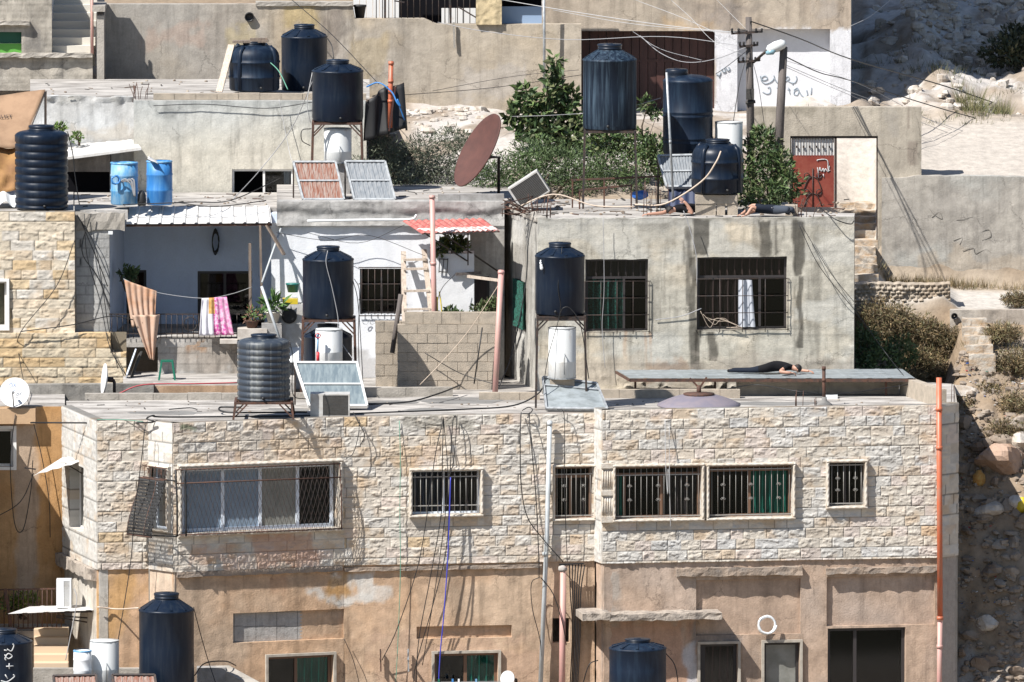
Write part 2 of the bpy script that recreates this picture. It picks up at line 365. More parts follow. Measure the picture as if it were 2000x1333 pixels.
def wallgrid(name, parent, seg, s0, s1, z0, z1, colfn, holes=(), res=.05, disp=None, m='wall', thick=.2, off0=0.0, top=None, back=False):
    xs = lines(s0, s1, [h for r in holes for h in r[:2]], res); zs = lines(z0, z1, [h for r in holes for h in r[2:]], res)
    Xg, Zg = np.meshgrid(xs, zs); Zw = Zg
    if top is not None: Zw = z0 + (Zg - z0) * (top(Xg) - z0) / (z1 - z0)
    off = off0 + (disp(Xg, Zg) if disp else 0 * Xg)
    P = seg.P0 + seg.a * Xg[..., None] + seg.n * off[..., None]; P[..., 2] = Zw
    pxy = project(P.reshape(-1, 3)); px = pxy[0].reshape(Xg.shape); py = pxy[1].reshape(Xg.shape)
    C = np.broadcast_to(np.asarray(colfn(Xg, Zw, px, py), float), Xg.shape + (3,))
    xc = (xs[:-1] + xs[1:]) / 2; zc = (zs[:-1] + zs[1:]) / 2; Xc, Zc = np.meshgrid(xc, zc)
    keep = np.ones(Xc.shape, bool)
    for h in holes: keep &= ~((Xc > h[0]) & (Xc < h[1]) & (Zc > h[2]) & (Zc < h[3]))
    ny, nx = Xg.shape; idx = np.arange(ny * nx).reshape(ny, nx)
    F = np.stack([idx[:-1, :-1], idx[:-1, 1:], idx[1:, 1:], idx[1:, :-1]], -1)[keep]
    mb = MB(); V = P.reshape(-1, 3); Cv = C.reshape(-1, 3); mb.v = V.tolist(); mb.f = [tuple(f) for f in F.tolist()]; mb.sm = [True] * len(mb.f)
    kp = np.pad(keep, 1); ev = []
    for dj, di, A, B in ((-1, 0, (0, 0), (0, 1)), (1, 0, (1, 1), (1, 0)), (0, -1, (1, 0), (0, 0)), (0, 1, (0, 1), (1, 1))):
        e = keep & ~kp[1 + dj:1 + dj + keep.shape[0], 1 + di:1 + di + keep.shape[1]]; jj, ii = np.nonzero(e)
        if len(jj): ev.append(np.stack([idx[jj + A[0], ii + A[1]], idx[jj + B[0], ii + B[1]]], -1))
    ev = np.concatenate(ev); cols = [Cv]; n0 = len(mb.v)
    pa = V[ev[:, 0]]; pb = V[ev[:, 1]]
    def inner(p):
        o = (p - seg.P0) @ seg.n; return p - seg.n * (o - off0 + thick)[:, None]
    Q = np.stack([pb, pa, inner(pa), inner(pb)], 1).reshape(-1, 3)
    mb.v += Q.tolist(); k = len(ev)
    mb.f += [(n0 + 4 * i, n0 + 4 * i + 1, n0 + 4 * i + 2, n0 + 4 * i + 3) for i in range(k)]; mb.sm += [False] * k
    ca, cb = Cv[ev[:, 0]], Cv[ev[:, 1]]; cols.append(np.stack([cb, ca, ca, cb], 1).reshape(-1, 3))
    if back:
        n1 = len(mb.v); q = [seg.pt(s0, off0 - thick, z0), seg.pt(s0, off0 - thick, z1), seg.pt(s1, off0 - thick, z1), seg.pt(s1, off0 - thick, z0)]
        mb.v += [tuple(p) for p in q]; mb.f.append((n1, n1 + 1, n1 + 2, n1 + 3)); mb.sm.append(False); cols.append(np.repeat(Cv[:1], 4, 0))
    mb.m = [0] * len(mb.f); mb.c = np.concatenate(cols)
    return obj(name, mb, M[m], parent)
# ---- colour recipes: weathering that belongs to the wall itself
def plaster(c1, c2, seed=0, streak=.3, blotch=.8, speck=.12, sc=.7):
    def f(s, z, px, py):
        a = fbm(s * sc + seed * 3.1, z * sc, 5, seed)
        C = np.ones(s.shape + (3,)) * np.array(c1); C = mixc(C, c2, sst(.38, .66, a) * blotch)
        st = fbm(s * 5 + 7.7 * seed, z * .35, 4, seed + 5); C = C * (1 - streak * sst(.5, .75, st))[..., None]
        g = fbm(s * 9, z * 9, 3, seed + 9); C = C * (1 - speck + 2 * speck * g)[..., None]
        return C
    return f
def stain(C, px, py, x0, y0, x1, y1, col, k=1.0, edge=4, seed=0, fall=0.0):
    nx = (fbm(px * .06, py * .022, 6, seed) - .5) * edge * 7; ny = (fbm(px * .045, py * .045, 6, seed + 3) - .5) * edge * 8
    mk = sst(x0 - edge, x0 + edge, px + nx) * (1 - sst(x1 - edge, x1 + edge, px + nx)) * sst(y0 - edge, y0 + edge, py + ny) * (1 - sst(y1 - edge, y1 + edge, py + ny))
    if fall: mk = mk * (1 - fall * np.clip((py - y0) / (y1 - y0), 0, 1))
    return mixc(C, col, mk * k)
def stone_fns(ztop, seed, pal, course=.222, rough=.024, lmin=.26, lmax=.6, joint=.0055):
    rs = np.random.RandomState(seed); rows = {}
    for i in range(-4, 80):
        rows[i] = np.concatenate([[-30.0 - rs.rand()], -30 + np.cumsum(rs.uniform(lmin, lmax, 160))])
    def ids(s, z):
        r = np.floor((ztop - z) / course).astype(int); fz = (ztop - z) / course - r
        cid = np.zeros(s.shape); d0 = np.zeros(s.shape); d1 = np.zeros(s.shape)
        for i in np.unique(r):
            mk = r == i; b = rows[int(np.clip(i, -4, 79))]; q = np.clip(np.searchsorted(b, s[mk]) - 1, 0, len(b) - 2)
            cid[mk] = q + i * 211; d0[mk] = s[mk] - b[q]; d1[mk] = b[q + 1] - s[mk]
        e = np.minimum(np.minimum(d0, d1), np.minimum(fz, 1 - fz) * course)
        return cid, e, fz
    def disp(s, z):
        cid, e, fz = ids(s, z); o = cid * 1.37
        a = fbm(s * 10 + z * 5 + o, z * 17 - s * 3 + o * .7, 4, seed); b = fbm(s * 6 - z * 4 + o * .3, z * 12 + s * 3 - o, 4, seed + 4)
        rid = 1 - np.abs(2 * a - 1); t = b * 9 + 1.5 * a; q = (np.floor(t) + sst(.6, 1.0, t - np.floor(t))) / 9
        h = 1.5 * (q - .56) + .55 * (rid - .62) + .25 * (np.sin(o * 5.1) * .5 - .5) * (fz - .5)
        return -.010 * (1 - sst(joint * .3, joint * 1.3, e)) + sst(joint * .8, .022, e) * rough * np.clip(h * 1.5, -.18, 1.3)
    def col(s, z, px, py):
        cid, e, fz = ids(s, z)
        t = (np.sin(cid * 12.9898 + seed) * 43758.5453) % 1.0; t2 = (np.sin(cid * 78.233 + seed) * 12543.123) % 1.0
        C = np.array([p[1] for p in pal]); wts = np.cumsum([p[0] for p in pal]); k = np.searchsorted(wts / wts[-1], t)
        c = C[np.clip(k, 0, len(pal) - 1)] * (.92 + .16 * t2)[..., None]
        g = fbm(s * 8 + cid, z * 11, 4, seed + 2); c = c * (.84 + .34 * g)[..., None]
        c = mixc(c, (.44, .29, .15), sst(.56, .76, fbm(s * 2.2 + cid * .2, z * 2.2, 4, seed + 8)) * .42)
        c = c * (1 - .62 * (1 - sst(joint * .5, joint * 1.3, e)))[..., None]
        big = fbm(s * .8, z * .5, 4, seed + 6); return c * (.9 + .2 * big)[..., None]
    return disp, col
def rough_disp(amp=.02, sc=5, seed=0): return lambda s, z: amp * (fbm(s * sc, z * sc, 5, seed) - .5)
# ------------------------------------------------------------------ windows
def rope(p, q, r, n=8, twist=26):
    mb = MB(); p = Vector(p); q = Vector(q); L = (q - p).length; d = (q - p).normalized(); a = d.orthogonal().normalized(); b = d.cross(a); N = max(4, int(L / .02))
    V = []
    for i in range(N + 1):
        t = L * i / N
        for k in range(n):
            th = 2 * math.pi * k / n; rr = r * (1 + .22 * math.cos(2 * th - twist * t * 1.6))
            V.append(p + d * t + (a * math.cos(th) + b * math.sin(th)) * rr)
    F = [(i * n + k, i * n + (k + 1) % n, (i + 1) * n + (k + 1) % n, (i + 1) * n + k) for i in range(N) for k in range(n)]
    return mb.add(V, F + [tuple(range(n))[::-1], tuple(range(N * n, N * n + n))], 0, True)
def surround(parent, seg, H, wd=.1, out=.09, m=None, ropes=True, name='surround', o0=0.02):
    s0, s1, z0, z1 = H; mb = MB()
    for (a, b, c, d) in ((s0 - wd, s1 + wd, z1, z1 + wd), (s0 - wd, s1 + wd, z0 - wd, z0), (s0 - wd, s0, z0, z1), (s1, s1 + wd, z0, z1)):
        mb.box(a, b, o0 - .04, out, c, d, seg.xf)
    if ropes:
        h = wd / 2; o = out
        for p, q in (((s0 - wd, z1 + h), (s1 + wd, z1 + h)), ((s0 - wd, z0 - h), (s1 + wd, z0 - h)), ((s0 - h, z0), (s0 - h, z1)), ((s1 + h, z0), (s1 + h, z1))):
            r = rope(seg.pt(p[0], o, p[1]), seg.pt(q[0], o, q[1]), h * .85); mb.add(r.v, r.f, 0, True)
    return obj(name, mb, m or M['trim'], parent)
M['trim'] = mat('carved_stone_trim', (.56, .52, .46), .85, col2=(.44, .37, .29), sc=6, bump=.4, bsc=50)
def window(parent, seg, H, splits=(.5,), fm='alu', panes=('pane',), depth=.14, fw=.05, transom=None, name='window', dark=.6):
    """a frame with mullions; each pane (and a curtain behind it) is a child"""
    s0, s1, z0, z1 = H; o = -depth; mb = MB()
    for (a, b, c, d) in ((s0, s1, z1 - fw, z1), (s0, s1, z0, z0 + fw), (s0, s0 + fw, z0 + fw, z1 - fw), (s1 - fw, s1, z0 + fw, z1 - fw)):
        mb.box(a, b, o - .05, o, c, d, seg.xf)
    zt = z1
    if transom is not None:
        zt = z0 + (z1 - z0) * transom; mb.box(s0 + fw, s1 - fw, o - .05, o, zt - fw / 2, zt + fw / 2, seg.xf)
    xs = [s0] + [s0 + (s1 - s0) * k for k in splits] + [s1]
    for x in xs[1:-1]: mb.box(x - fw / 2, x + fw / 2, o - .045, o + .005, z0 + fw, (zt - fw / 2 if transom is not None else z1 - fw), seg.xf)
    w = obj(name, mb, M[fm], parent)
    if dark:
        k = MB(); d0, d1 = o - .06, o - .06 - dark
        k.add([seg.pt(a, b, c) for b in (d0, d1) for a, c in ((s0, z0), (s1, z0), (s1, z1), (s0, z1))], [(4, 5, 6, 7), (0, 1, 5, 4), (1, 2, 6, 5), (2, 3, 7, 6), (3, 0, 4, 7)]); obj('room_shade_box', k, M['dark'], w)  # near-black box added behind each window to paint in the room's darkness
    tiers = [(z0 + fw, (zt - fw / 2) if transom is not None else z1 - fw)]
    if transom is not None: tiers.append((zt + fw / 2, z1 - fw))
    i = 0
    for (za, zb) in tiers:
        spans = list(zip(xs, xs[1:])) if za < zt - .01 and (za == z0 + fw) else [(s0, s1)]
        for (a, b) in spans:
            k = panes[i % len(panes)]; i += 1
            if k is None: continue
            p = MB(); p.box(a + fw / 2, b - fw / 2, o - .032, o - .024, za, zb, seg.xf)
            obj('pane', p, M['pane' if k.startswith('c_') else k], w)
            if k.startswith('c_'): curtain(w, seg, a + .02, b - .02, za, zb, k[2:], o - .06, name='curtain')
    return w
def curtain(parent, seg, a, b, z0, z1, m, off=-.3, name='curtain', taper=0.0):
    mb = MB(); ph = random.random() * 6
    def f(u, v):
        k = 1 - taper * (1 - v); s = a + (b - a) * (u * k)
        return seg.pt(s, off + .035 * math.sin(u * (b - a) * 38 + ph + .6 * math.sin(v * 3)), z0 + (z1 - z0) * v)
    mb.grid(f, max(8, int((b - a) * 40)), 5)
    return obj(name, mb, M[m], parent)
def grille(parent, seg, H, n, off=.03, rails=(.12, .88), m='bars', r=.008, balls=False, scroll=0, name='grille', ext=0):
    s0, s1, z0, z1 = H; mb = MB()
    for i in range(n):
        s = s0 + (s1 - s0) * (i + .5) / n
        mb.tube([seg.pt(s, off, z0 + .03 - ext), seg.pt(s, off, z1 - .03 + ext)], r, 5)
        if balls: mb.lathe(seg.pt(s, off, z1 - .1), [(0.004, -.03), (.02, 0), (.004, .03)], 6)
    for k in rails:
        z = z0 + (z1 - z0) * k; mb.bar(seg.pt(s0, off, z), seg.pt(s1, off, z), .014, .022)
    for j in range(scroll):
        for zf in (.35, .62):
            s = s0 + (s1 - s0) * (j + .5) / scroll; z = z0 + (z1 - z0) * zf
            for sg in (-1, 1):
                P = [seg.pt(s + sg * (.02 + .05 * t) * math.cos(5 * t), off + .01, z + .09 * (t - .3) + .045 * math.sin(5.5 * t)) for t in [q / 12 for q in range(13)]]
                mb.tube(P, .004, 4)
    return obj(name, mb, M[m], parent)
# ------------------------------------------------------------------ water tanks
def scl(Y): return FPX / (DIST + Y * math.cos(PITCH))
def tank(px0, px1, ptop, pbot, Y, kind, m, label, group='black plastic water tanks on the roofs', seed=0, lid=True):
    r = (px1 - px0) / 2 / scl(Y); mid = (px0 + px1) / 2; cx = Xat(mid, Y)
    zb = at(mid, pbot, Y - r * .9).z; H = at(mid, ptop, Y).z - zb
    t = thing('water_tank', label, 'water tank', (cx, Y, zb), group); c = (cx, Y, zb); b = MB(); rs = random.Random(seed + int(px0))
    a0 = rs.random()
    if kind == 'cone':
        hs, hn, rn = H * .815, H * .925, r * .43
        pr = [(r * .96, 0), (r * .985, .02), (r * .985, hs * .05), (r, hs * .06), (r * .992, hs * .5), (r * .995, hs - .03), (r * 1.012, hs - .02), (r * 1.012, hs + .008), (r * .985, hs + .02), (rn + .05, hn - .005), (rn + .02, hn + .005), (rn, hn + .012), (rn, hn + .03)]
        b.lathe(c, pr, 40)
        for k in range(10):
            th = 2 * math.pi * (k + a0) / 10; d = Vector((math.cos(th), math.sin(th), 0)); C = Vector(c)
            b.bar(C + d * (rn + .03) + Vector((0, 0, hn - .005)), C + d * (r * .95) + Vector((0, 0, hs + .035)), .055, .03)
        lz = hn + .02; lr = rn
    elif kind == 'ribbed':
        hs = H * .86; n = 9; pr = [(r * .95, 0), (r, .03)]
        for k in range(n):
            z = hs * (k + .55) / (n + .3); g = .035
            pr += [(r, z - g), (r * .965, z - g * .4), (r * .965, z + g * .4), (r, z + g)]
        for q in range(1, 7):
            an = math.pi / 2 * q / 6; pr.append((r * (.62 + .38 * math.cos(an)), hs + (H * .075) * math.sin(an)))
        pr += [(r * .5, H * .94), (r * .47, H * .945)]
        b.lathe(c, pr, 40, fn=lambda th, i: 1 + (.018 * math.cos(8 * th) if i > n * 4 + 1 and i < n * 4 + 7 else 0))
        for k in range(8):
            th = 2 * math.pi * (k + a0) / 8; d = Vector((math.cos(th), math.sin(th), 0)); C = Vector(c)
            b.bar(C + d * r * .5 + Vector((0, 0, H * .935)), C + d * r * .97 + Vector((0, 0, hs + .01)), .07, .035)
        lz = H * .935; lr = r * .46
    elif kind == 'squat':
        hs = H * .66; pr = [(r * .93, 0), (r * .99, .04)]
        for z in (hs * .42, hs * .88): pr += [(r * .99, z - .03), (r * 1.02, z - .015), (r * 1.02, z + .015), (r * .99, z + .03)]
        for q in range(0, 8):
            an = math.pi / 2 * q / 7; pr.append((r * (.5 + .49 * math.cos(an)), hs + H * .25 * math.sin(an)))
        pr += [(r * .44, H * .92), (r * .44, H * .94)]
        b.lathe(c, pr, 40)
        for k in range(4):
            th = 2 * math.pi * (k + .62) / 4; d = Vector((math.cos(th), math.sin(th), 0)); C = Vector(c)
            b.tube([C + d * r * .96 + Vector((0, 0, .02)), C + d * r * .99 + Vector((0, 0, hs)), C + d * r * .93 + Vector((0, 0, hs + H * .14)), C + d * r * .75 + Vector((0, 0, hs + H * .24))], .055, 8)
        lz = H * .93; lr = r * .44
    else:                                                        # tall, banded
        hs = H * .86; pr = [(r * .96, 0), (r * .99, .03)]
        for z in (hs * .16, hs * .22, hs * .52, hs * .58): pr += [(r * .99, z - .03), (r * 1.012, z - .012), (r * 1.012, z + .012), (r * .99, z + .03)]
        pr += [(r * .99, hs - .02), (r * 1.01, hs)]
        for q in range(1, 7):
            an = math.pi / 2 * q / 6; pr.append((r * (.05 + .94 * math.cos(an)), hs + H * .075 * math.sin(an)))
        b.lathe(c, pr, 40); lz = H * .90; lr = r * .42
    obj('body', b, M[m], t)
    if lid:
        lh = max(.05, H - lz); L = MB(); lc = Vector(c) + (Vector((-r * .45, 0, lz - .06)) if kind == 'tall' else Vector((0, 0, lz)))
        lh += .06 if kind == 'tall' else 0
        L.lathe(lc, [(lr * .98, 0), (lr * 1.03, .008), (lr * 1.03, lh * .35), (lr * .99, lh * .4), (lr * 1.05, lh * .6), (lr * 1.05, lh * .92), (lr * .98, lh), (lr * .3, lh), (lr * .28, lh + .012), (.01, lh + .012)], 28, fn=lambda th, i: 1 + (.012 * math.cos(26 * th) if 3 < i < 6 else 0))
        obj('lid', L, M['lid'], t)
    o = MB(); th = -1.2 - rs.random() * .8; d = Vector((math.cos(th), math.sin(th), 0))
    q = Vector(c) + d * r * .97 + Vector((0, 0, .09)); o.tube([q, q + d * .09], .022, 8); o.tube([q + d * .05, q + d * .051 + Vector((0, 0, .0))], .035, 8)
    obj('outlet', o, M['black'], t)
    return t
def stand(px0, px1, ptop, pfoot, Y, label, m='rust', brace=True, depth=None, group='iron tank stands', plate=False):
    w = (px1 - px0) / scl(Y); x0 = Xat(px0, Y); x1 = Xat(px1, Y); d = depth or w * .9; y0, y1 = Y - d / 2, Y + d / 2
    zt = at((px0 + px1) / 2, ptop, y0).z; zf = at((px0 + px1) / 2, pfoot, y0).z
    t = thing('tank_stand', label, 'tank stand', ((x0 + x1) / 2, Y, zf), group)
    f = MB(); h = .05
    for p, q in (((x0, y0), (x1, y0)), ((x0, y1), (x1, y1)), ((x0, y0), (x0, y1)), ((x1, y0), (x1, y1)), ((x0, Y), (x1, Y))):
        f.bar((*p, zt - h / 2), (*q, zt - h / 2), .05, h)
    if plate: f.box(x0 - .03, x1 + .03, y0 - .02, y1 + .02, zt - .1, zt - .03)
    obj('top_frame', f, M[m], t)
    k = .04
    for x, y, sx, sy in ((x0, y0, -1, -1), (x1, y0, 1, -1), (x0, y1, -1, 1), (x1, y1, 1, 1)):
        l = MB(); l.bar((x, y, zt - h), (x + sx * k, y + sy * k, zf), .045, .045); obj('leg', l, M[m], t)
    if brace:
        for y in (y0, y1):
            for x, sg in ((x0, 1), (x1, -1)):
                b = MB(); b.bar((x, y, zt - .32), (x + sg * .26, y, zt - h), .03, .03); obj('brace', b, M[m], t)
    return t
def boiler(px0, px1, ptop, pbot, Y, label, extra=True, group='white solar water cylinders'):
    r = (px1 - px0) / 2 / scl(Y); mid = (px0 + px1) / 2; cx = Xat(mid, Y); zb = at(mid, pbot, Y - r).z; H = at(mid, ptop, Y - r).z - zb
    t = thing('water_cylinder', label, 'water cylinder', (cx, Y, zb), group); b = MB()
    b.lathe((cx, Y, zb), [(r * .94, 0), (r, .015), (r, H * .33), (r * 1.006, H * .335), (r, H * .34), (r, H - .02), (r * .97, H), (r * .2, H + .008), (.01, H + .01)], 32)
    obj('body', b, M['boiler'], t)
    s = MB(); s.lathe((cx, Y, zb + H - .03), [(r * 1.012, 0), (r * 1.012, .03)], 32, cap=False); obj('rim', s, M['steel'], t); s = MB(); s.lathe((cx, Y, zb), [(r * 1.012, 0), (r * 1.012, .03)], 32, cap=False); obj('rim', s, M['steel'], t)
    if extra:
        v = MB(); q = Vector((cx + r * .15, Y - r, zb + H * .5)); v.tube([q + Vector((0, .02, 0)), q + Vector((0, -.04, 0)), q + Vector((.0, -.05, -.1)), q + Vector((.0, -.03, -.45))], .012, 6); obj('outlet', v, M['steel'], t)
    return t
# ------------------------------------------------------------------ satellite dish, collector panel
def dish(c, axis, R0, depth, m, label, pole_to=None, arm=True, name='satellite_dish', group=None, pm='iron', backm=None):
    c = Vector(c); ax = Vector(axis).normalized(); M3 = ax.to_track_quat('Z', 'Y').to_matrix()
    t = thing(name, label, 'satellite dish', tuple(c), group)
    b = MB(); n = 8; pr = [(R0 * i / n if i else .005, depth * (i / n) ** 2) for i in range(n + 1)]
    pr += [(R0 * 1.015, depth), (R0 * 1.015, depth - .03)] + [(R0 * i / n if i else .005, depth * (i / n) ** 2 - .03) for i in range(n - 1, -1, -1)]
    b.lathe(c, pr, 48, M=M3, cap=False); obj('reflector', b, M[m], t)
    if arm:
        side = M3 @ Vector((0, -1, 0)); a = MB(); f = c + ax * (R0 * .95) + side * R0 * .12
        a.tube([c + side * R0 * .97 + ax * depth, f], .014, 6); am = obj('feed_arm', a, M[pm], t)
        h = MB(); h.tube([f, f - ax * .12], .032, 8); obj('receiver', h, M['plastic_white'], am)
    if pole_to is not None:
        p = MB(); q = c - ax * .16; pt = Vector(pole_to); p.tube([c - ax * .02, q], .06, 8); p.tube([q, (pt.x, pt.y, q.z - .05), pt], .035, 8); obj('mount_pole', p, M[pm], t)
    return t
def collector(label, TL, TR, BL, BR, m, fm='steel', bars=(.5,), legs=None, thick=.09, slats=0, group='roof solar collector panels', fw=.045, cols=2):
    TL, TR, BL, BR = map(Vector, (TL, TR, BL, BR)); ctr = (BL + BR) / 2; zb = min(p.z for p in (TL, TR, BL, BR))
    nrm = (TR - TL).cross(BL - TL).normalized()
    if nrm.y > 0: nrm = -nrm
    t = thing('solar_collector', label, 'solar collector', (ctr.x, ctr.y, zb), group)
    f = MB(); q = lambda u, v, o=0: TL * (1 - u) * (1 - v) + TR * u * (1 - v) + BL * (1 - u) * v + BR * u * v + nrm * o
    for a, b in (((0, 0), (1, 0)), ((0, 1), (1, 1)), ((0, 0), (0, 1)), ((1, 0), (1, 1))): f.bar(q(*a), q(*b), fw, thick, up=nrm)
    for v in bars: f.bar(q(0, v, .0), q(1, v, .0), fw * .8, thick * .9, up=nrm)
    obj('frame', f, M[fm], t)
    g = MB(); g.add([q(0, 0, 0), q(1, 0, 0), q(1, 1, 0), q(0, 1, 0), q(0, 0, -.05), q(1, 0, -.05), q(1, 1, -.05), q(0, 1, -.05)], [(0, 1, 2, 3), (7, 6, 5, 4), (0, 4, 5, 1), (1, 5, 6, 2), (2, 6, 7, 3), (3, 7, 4, 0)])
    for i in range(slats):
        u = (i + .5) / slats; f2 = .5 / slats
        g.bar(q(u, .02, .004), q(u, .98, .004), (TR - TL).length * f2 * 1.1, .02, up=nrm)
    obj('absorber', g, M[m], t)
    if legs is not None:
        for a in (TL, TR):
            l = MB(); l.bar(a - nrm * .05, (a.x, a.y + .05, legs), .035, .035); obj('leg', l, M['iron'], t)
    return t
# ------------------------------------------------------------------ cables
def smooth(P, k=6):
    P = [Vector(p) for p in P]
    if len(P) < 3: return P
    Q = [P[0] * 2 - P[1]] + P + [P[-1] * 2 - P[-2]]; out = []
    for i in range(1, len(Q) - 2):
        a, b, c, d = Q[i - 1:i + 3]
        for j in range(k):
            t = j / k; out.append(.5 * ((2 * b) + (c - a) * t + (2 * a - 5 * b + 4 * c - d) * t * t + (3 * b - a - 3 * c + d) * t ** 3))
    return out + [P[-1]]
def cable(label, pts, r=.012, m='cable', name='cable', group=None, seg=None, off=.2, k=6, cat='cable'):
    P = [seg.px(p[0], p[1], p[2] if len(p) > 2 else off) if seg else (at(*p) if not isinstance(p, Vector) else p) for p in pts]
    mb = MB(); mb.tube(smooth(P, k), r, 6)
    return tag(obj(name, mb, M[m]), label, cat, group)
def coil(mb, c, R0, r, turns=3, ax=(0, 0, 1), jit=.02, seed=0):
    rs = random.Random(seed); M3 = Vector(ax).to_track_quat('Z', 'Y').to_matrix(); P = []
    for i in range(turns * 16 + 1):
        t = 2 * math.pi * i / 16; rr = R0 * (1 + .06 * math.sin(t * 1.3 + seed)) + rs.uniform(-jit, jit) * .3
        P.append(Vector(c) + M3 @ Vector((rr * math.cos(t), rr * math.sin(t), jit * math.sin(t * .7) + r * 2 * i / 16 * .6)))
    mb.tube(P, r, 6); return mb
# ------------------------------------------------------------------ plants
def leaves(clumps, n, size, cols, seed, aspect=.45, shell=.55, droop=0.0, up=.3, mb=None, stemz=None):
    rs = np.random.RandomState(seed); cl = [(np.array(c, float), np.array(r, float)) for c, r in clumps]
    wv = np.array([np.prod(r) ** (2 / 3) for c, r in cl]); k = rs.choice(len(cl), n, p=wv / wv.sum())
    C = np.array([c for c, r in cl])[k]; Rr = np.array([r for c, r in cl])[k]
    d = rs.normal(size=(n, 3)); d /= np.linalg.norm(d, axis=1)[:, None]
    rad = shell + (1.08 - shell) * rs.rand(n) ** .7; lump = .75 + .5 * fbm(d[:, 0] * 2.5 + k, d[:, 2] * 2.5 + d[:, 1], 3, seed)
    P = C + d * Rr * (rad * lump)[:, None]
    ax = rs.normal(size=(n, 3)) + d * .9 + np.array([0, 0, up - droop]); ax /= np.linalg.norm(ax, axis=1)[:, None]
    sd = np.cross(ax, rs.normal(size=(n, 3))); sd /= np.linalg.norm(sd, axis=1)[:, None] + 1e-9; nn = np.cross(ax, sd)
    L = size * rs.uniform(.6, 1.35, n)[:, None]; W = L * aspect
    V = np.stack([P, P + ax * L * .5 + sd * W * .5 + nn * L * .08, P + ax * L, P + ax * L * .5 - sd * W * .5 + nn * L * .08], 1).reshape(-1, 3)
    cc = np.array(cols)[rs.randint(0, len(cols), n)] * rs.uniform(.7, 1.3, n)[:, None]
    cc = cc * (.75 + .5 * vn(P[:, 0] * 2.2 + seed, P[:, 2] * 2.2 + P[:, 1], seed))[:, None]
    mb = mb or MB(); n0 = len(mb.v); mb.v += V.tolist(); mb.f += [(n0 + 4 * i, n0 + 4 * i + 1, n0 + 4 * i + 2, n0 + 4 * i + 3) for i in range(n)]
    mb.m += [0] * n; mb.sm += [False] * n
    c4 = np.repeat(cc, 4, 0); mb.c = c4 if mb.c is None else np.concatenate([mb.c, c4]); return mb
def shrub(label, base, clumps, n, size, cols, seed, name='shrub', cat='shrub', group=None, aspect=.45, stems=5, **kw):
    base = Vector(base); t = thing(name, label, cat, base, group)
    obj('foliage', leaves(clumps, n, size, cols, seed, aspect, **kw), M['leaf'], t)
    rs = random.Random(seed); b = MB()
    for i in range(stems):
        c, r = clumps[i % len(clumps)]; q = Vector(c) + Vector((rs.uniform(-.5, .5) * r[0], rs.uniform(-.5, .5) * r[1], rs.uniform(-.3, .5) * r[2]))
        p = base + Vector((rs.uniform(-.1, .1), rs.uniform(-.1, .1), -.1)); mid = (p + q) / 2 + Vector((rs.uniform(-.15, .15), 0, .1))
        b.tube([p, mid, q], [.03, .02, .008], 5)
    obj('stem', b, M['bark'], t); return t
def grass_tuft(mb, c, h, n, spread, cols, rs, w=.012):
    V = []; F = []; cc = []; n0 = len(mb.v)
    for i in range(n):
        a = rs.uniform(0, 6.28); q = rs.random() ** .5 * spread; b = Vector(c) + Vector((math.cos(a) * q, math.sin(a) * q, 0)); l = h * rs.uniform(.5, 1.2)
        t = b + Vector((math.cos(a) * l * rs.uniform(.1, .7), math.sin(a) * l * rs.uniform(.1, .7), l)); s = Vector((-math.sin(a + 1), math.cos(a + 1), 0)) * w
        col = np.array(cols[rs.randrange(len(cols))]) * rs.uniform(.7, 1.3); k = len(V) + n0
        V += [b - s, b + s, t]; F.append((k, k + 1, k + 2)); cc += [col] * 3
    mb.v += [tuple(v) for v in V]; mb.f += F; mb.m += [0] * len(F); mb.sm += [False] * len(F)
    mb.c = np.array(cc) if mb.c is None else np.concatenate([mb.c, np.array(cc)])
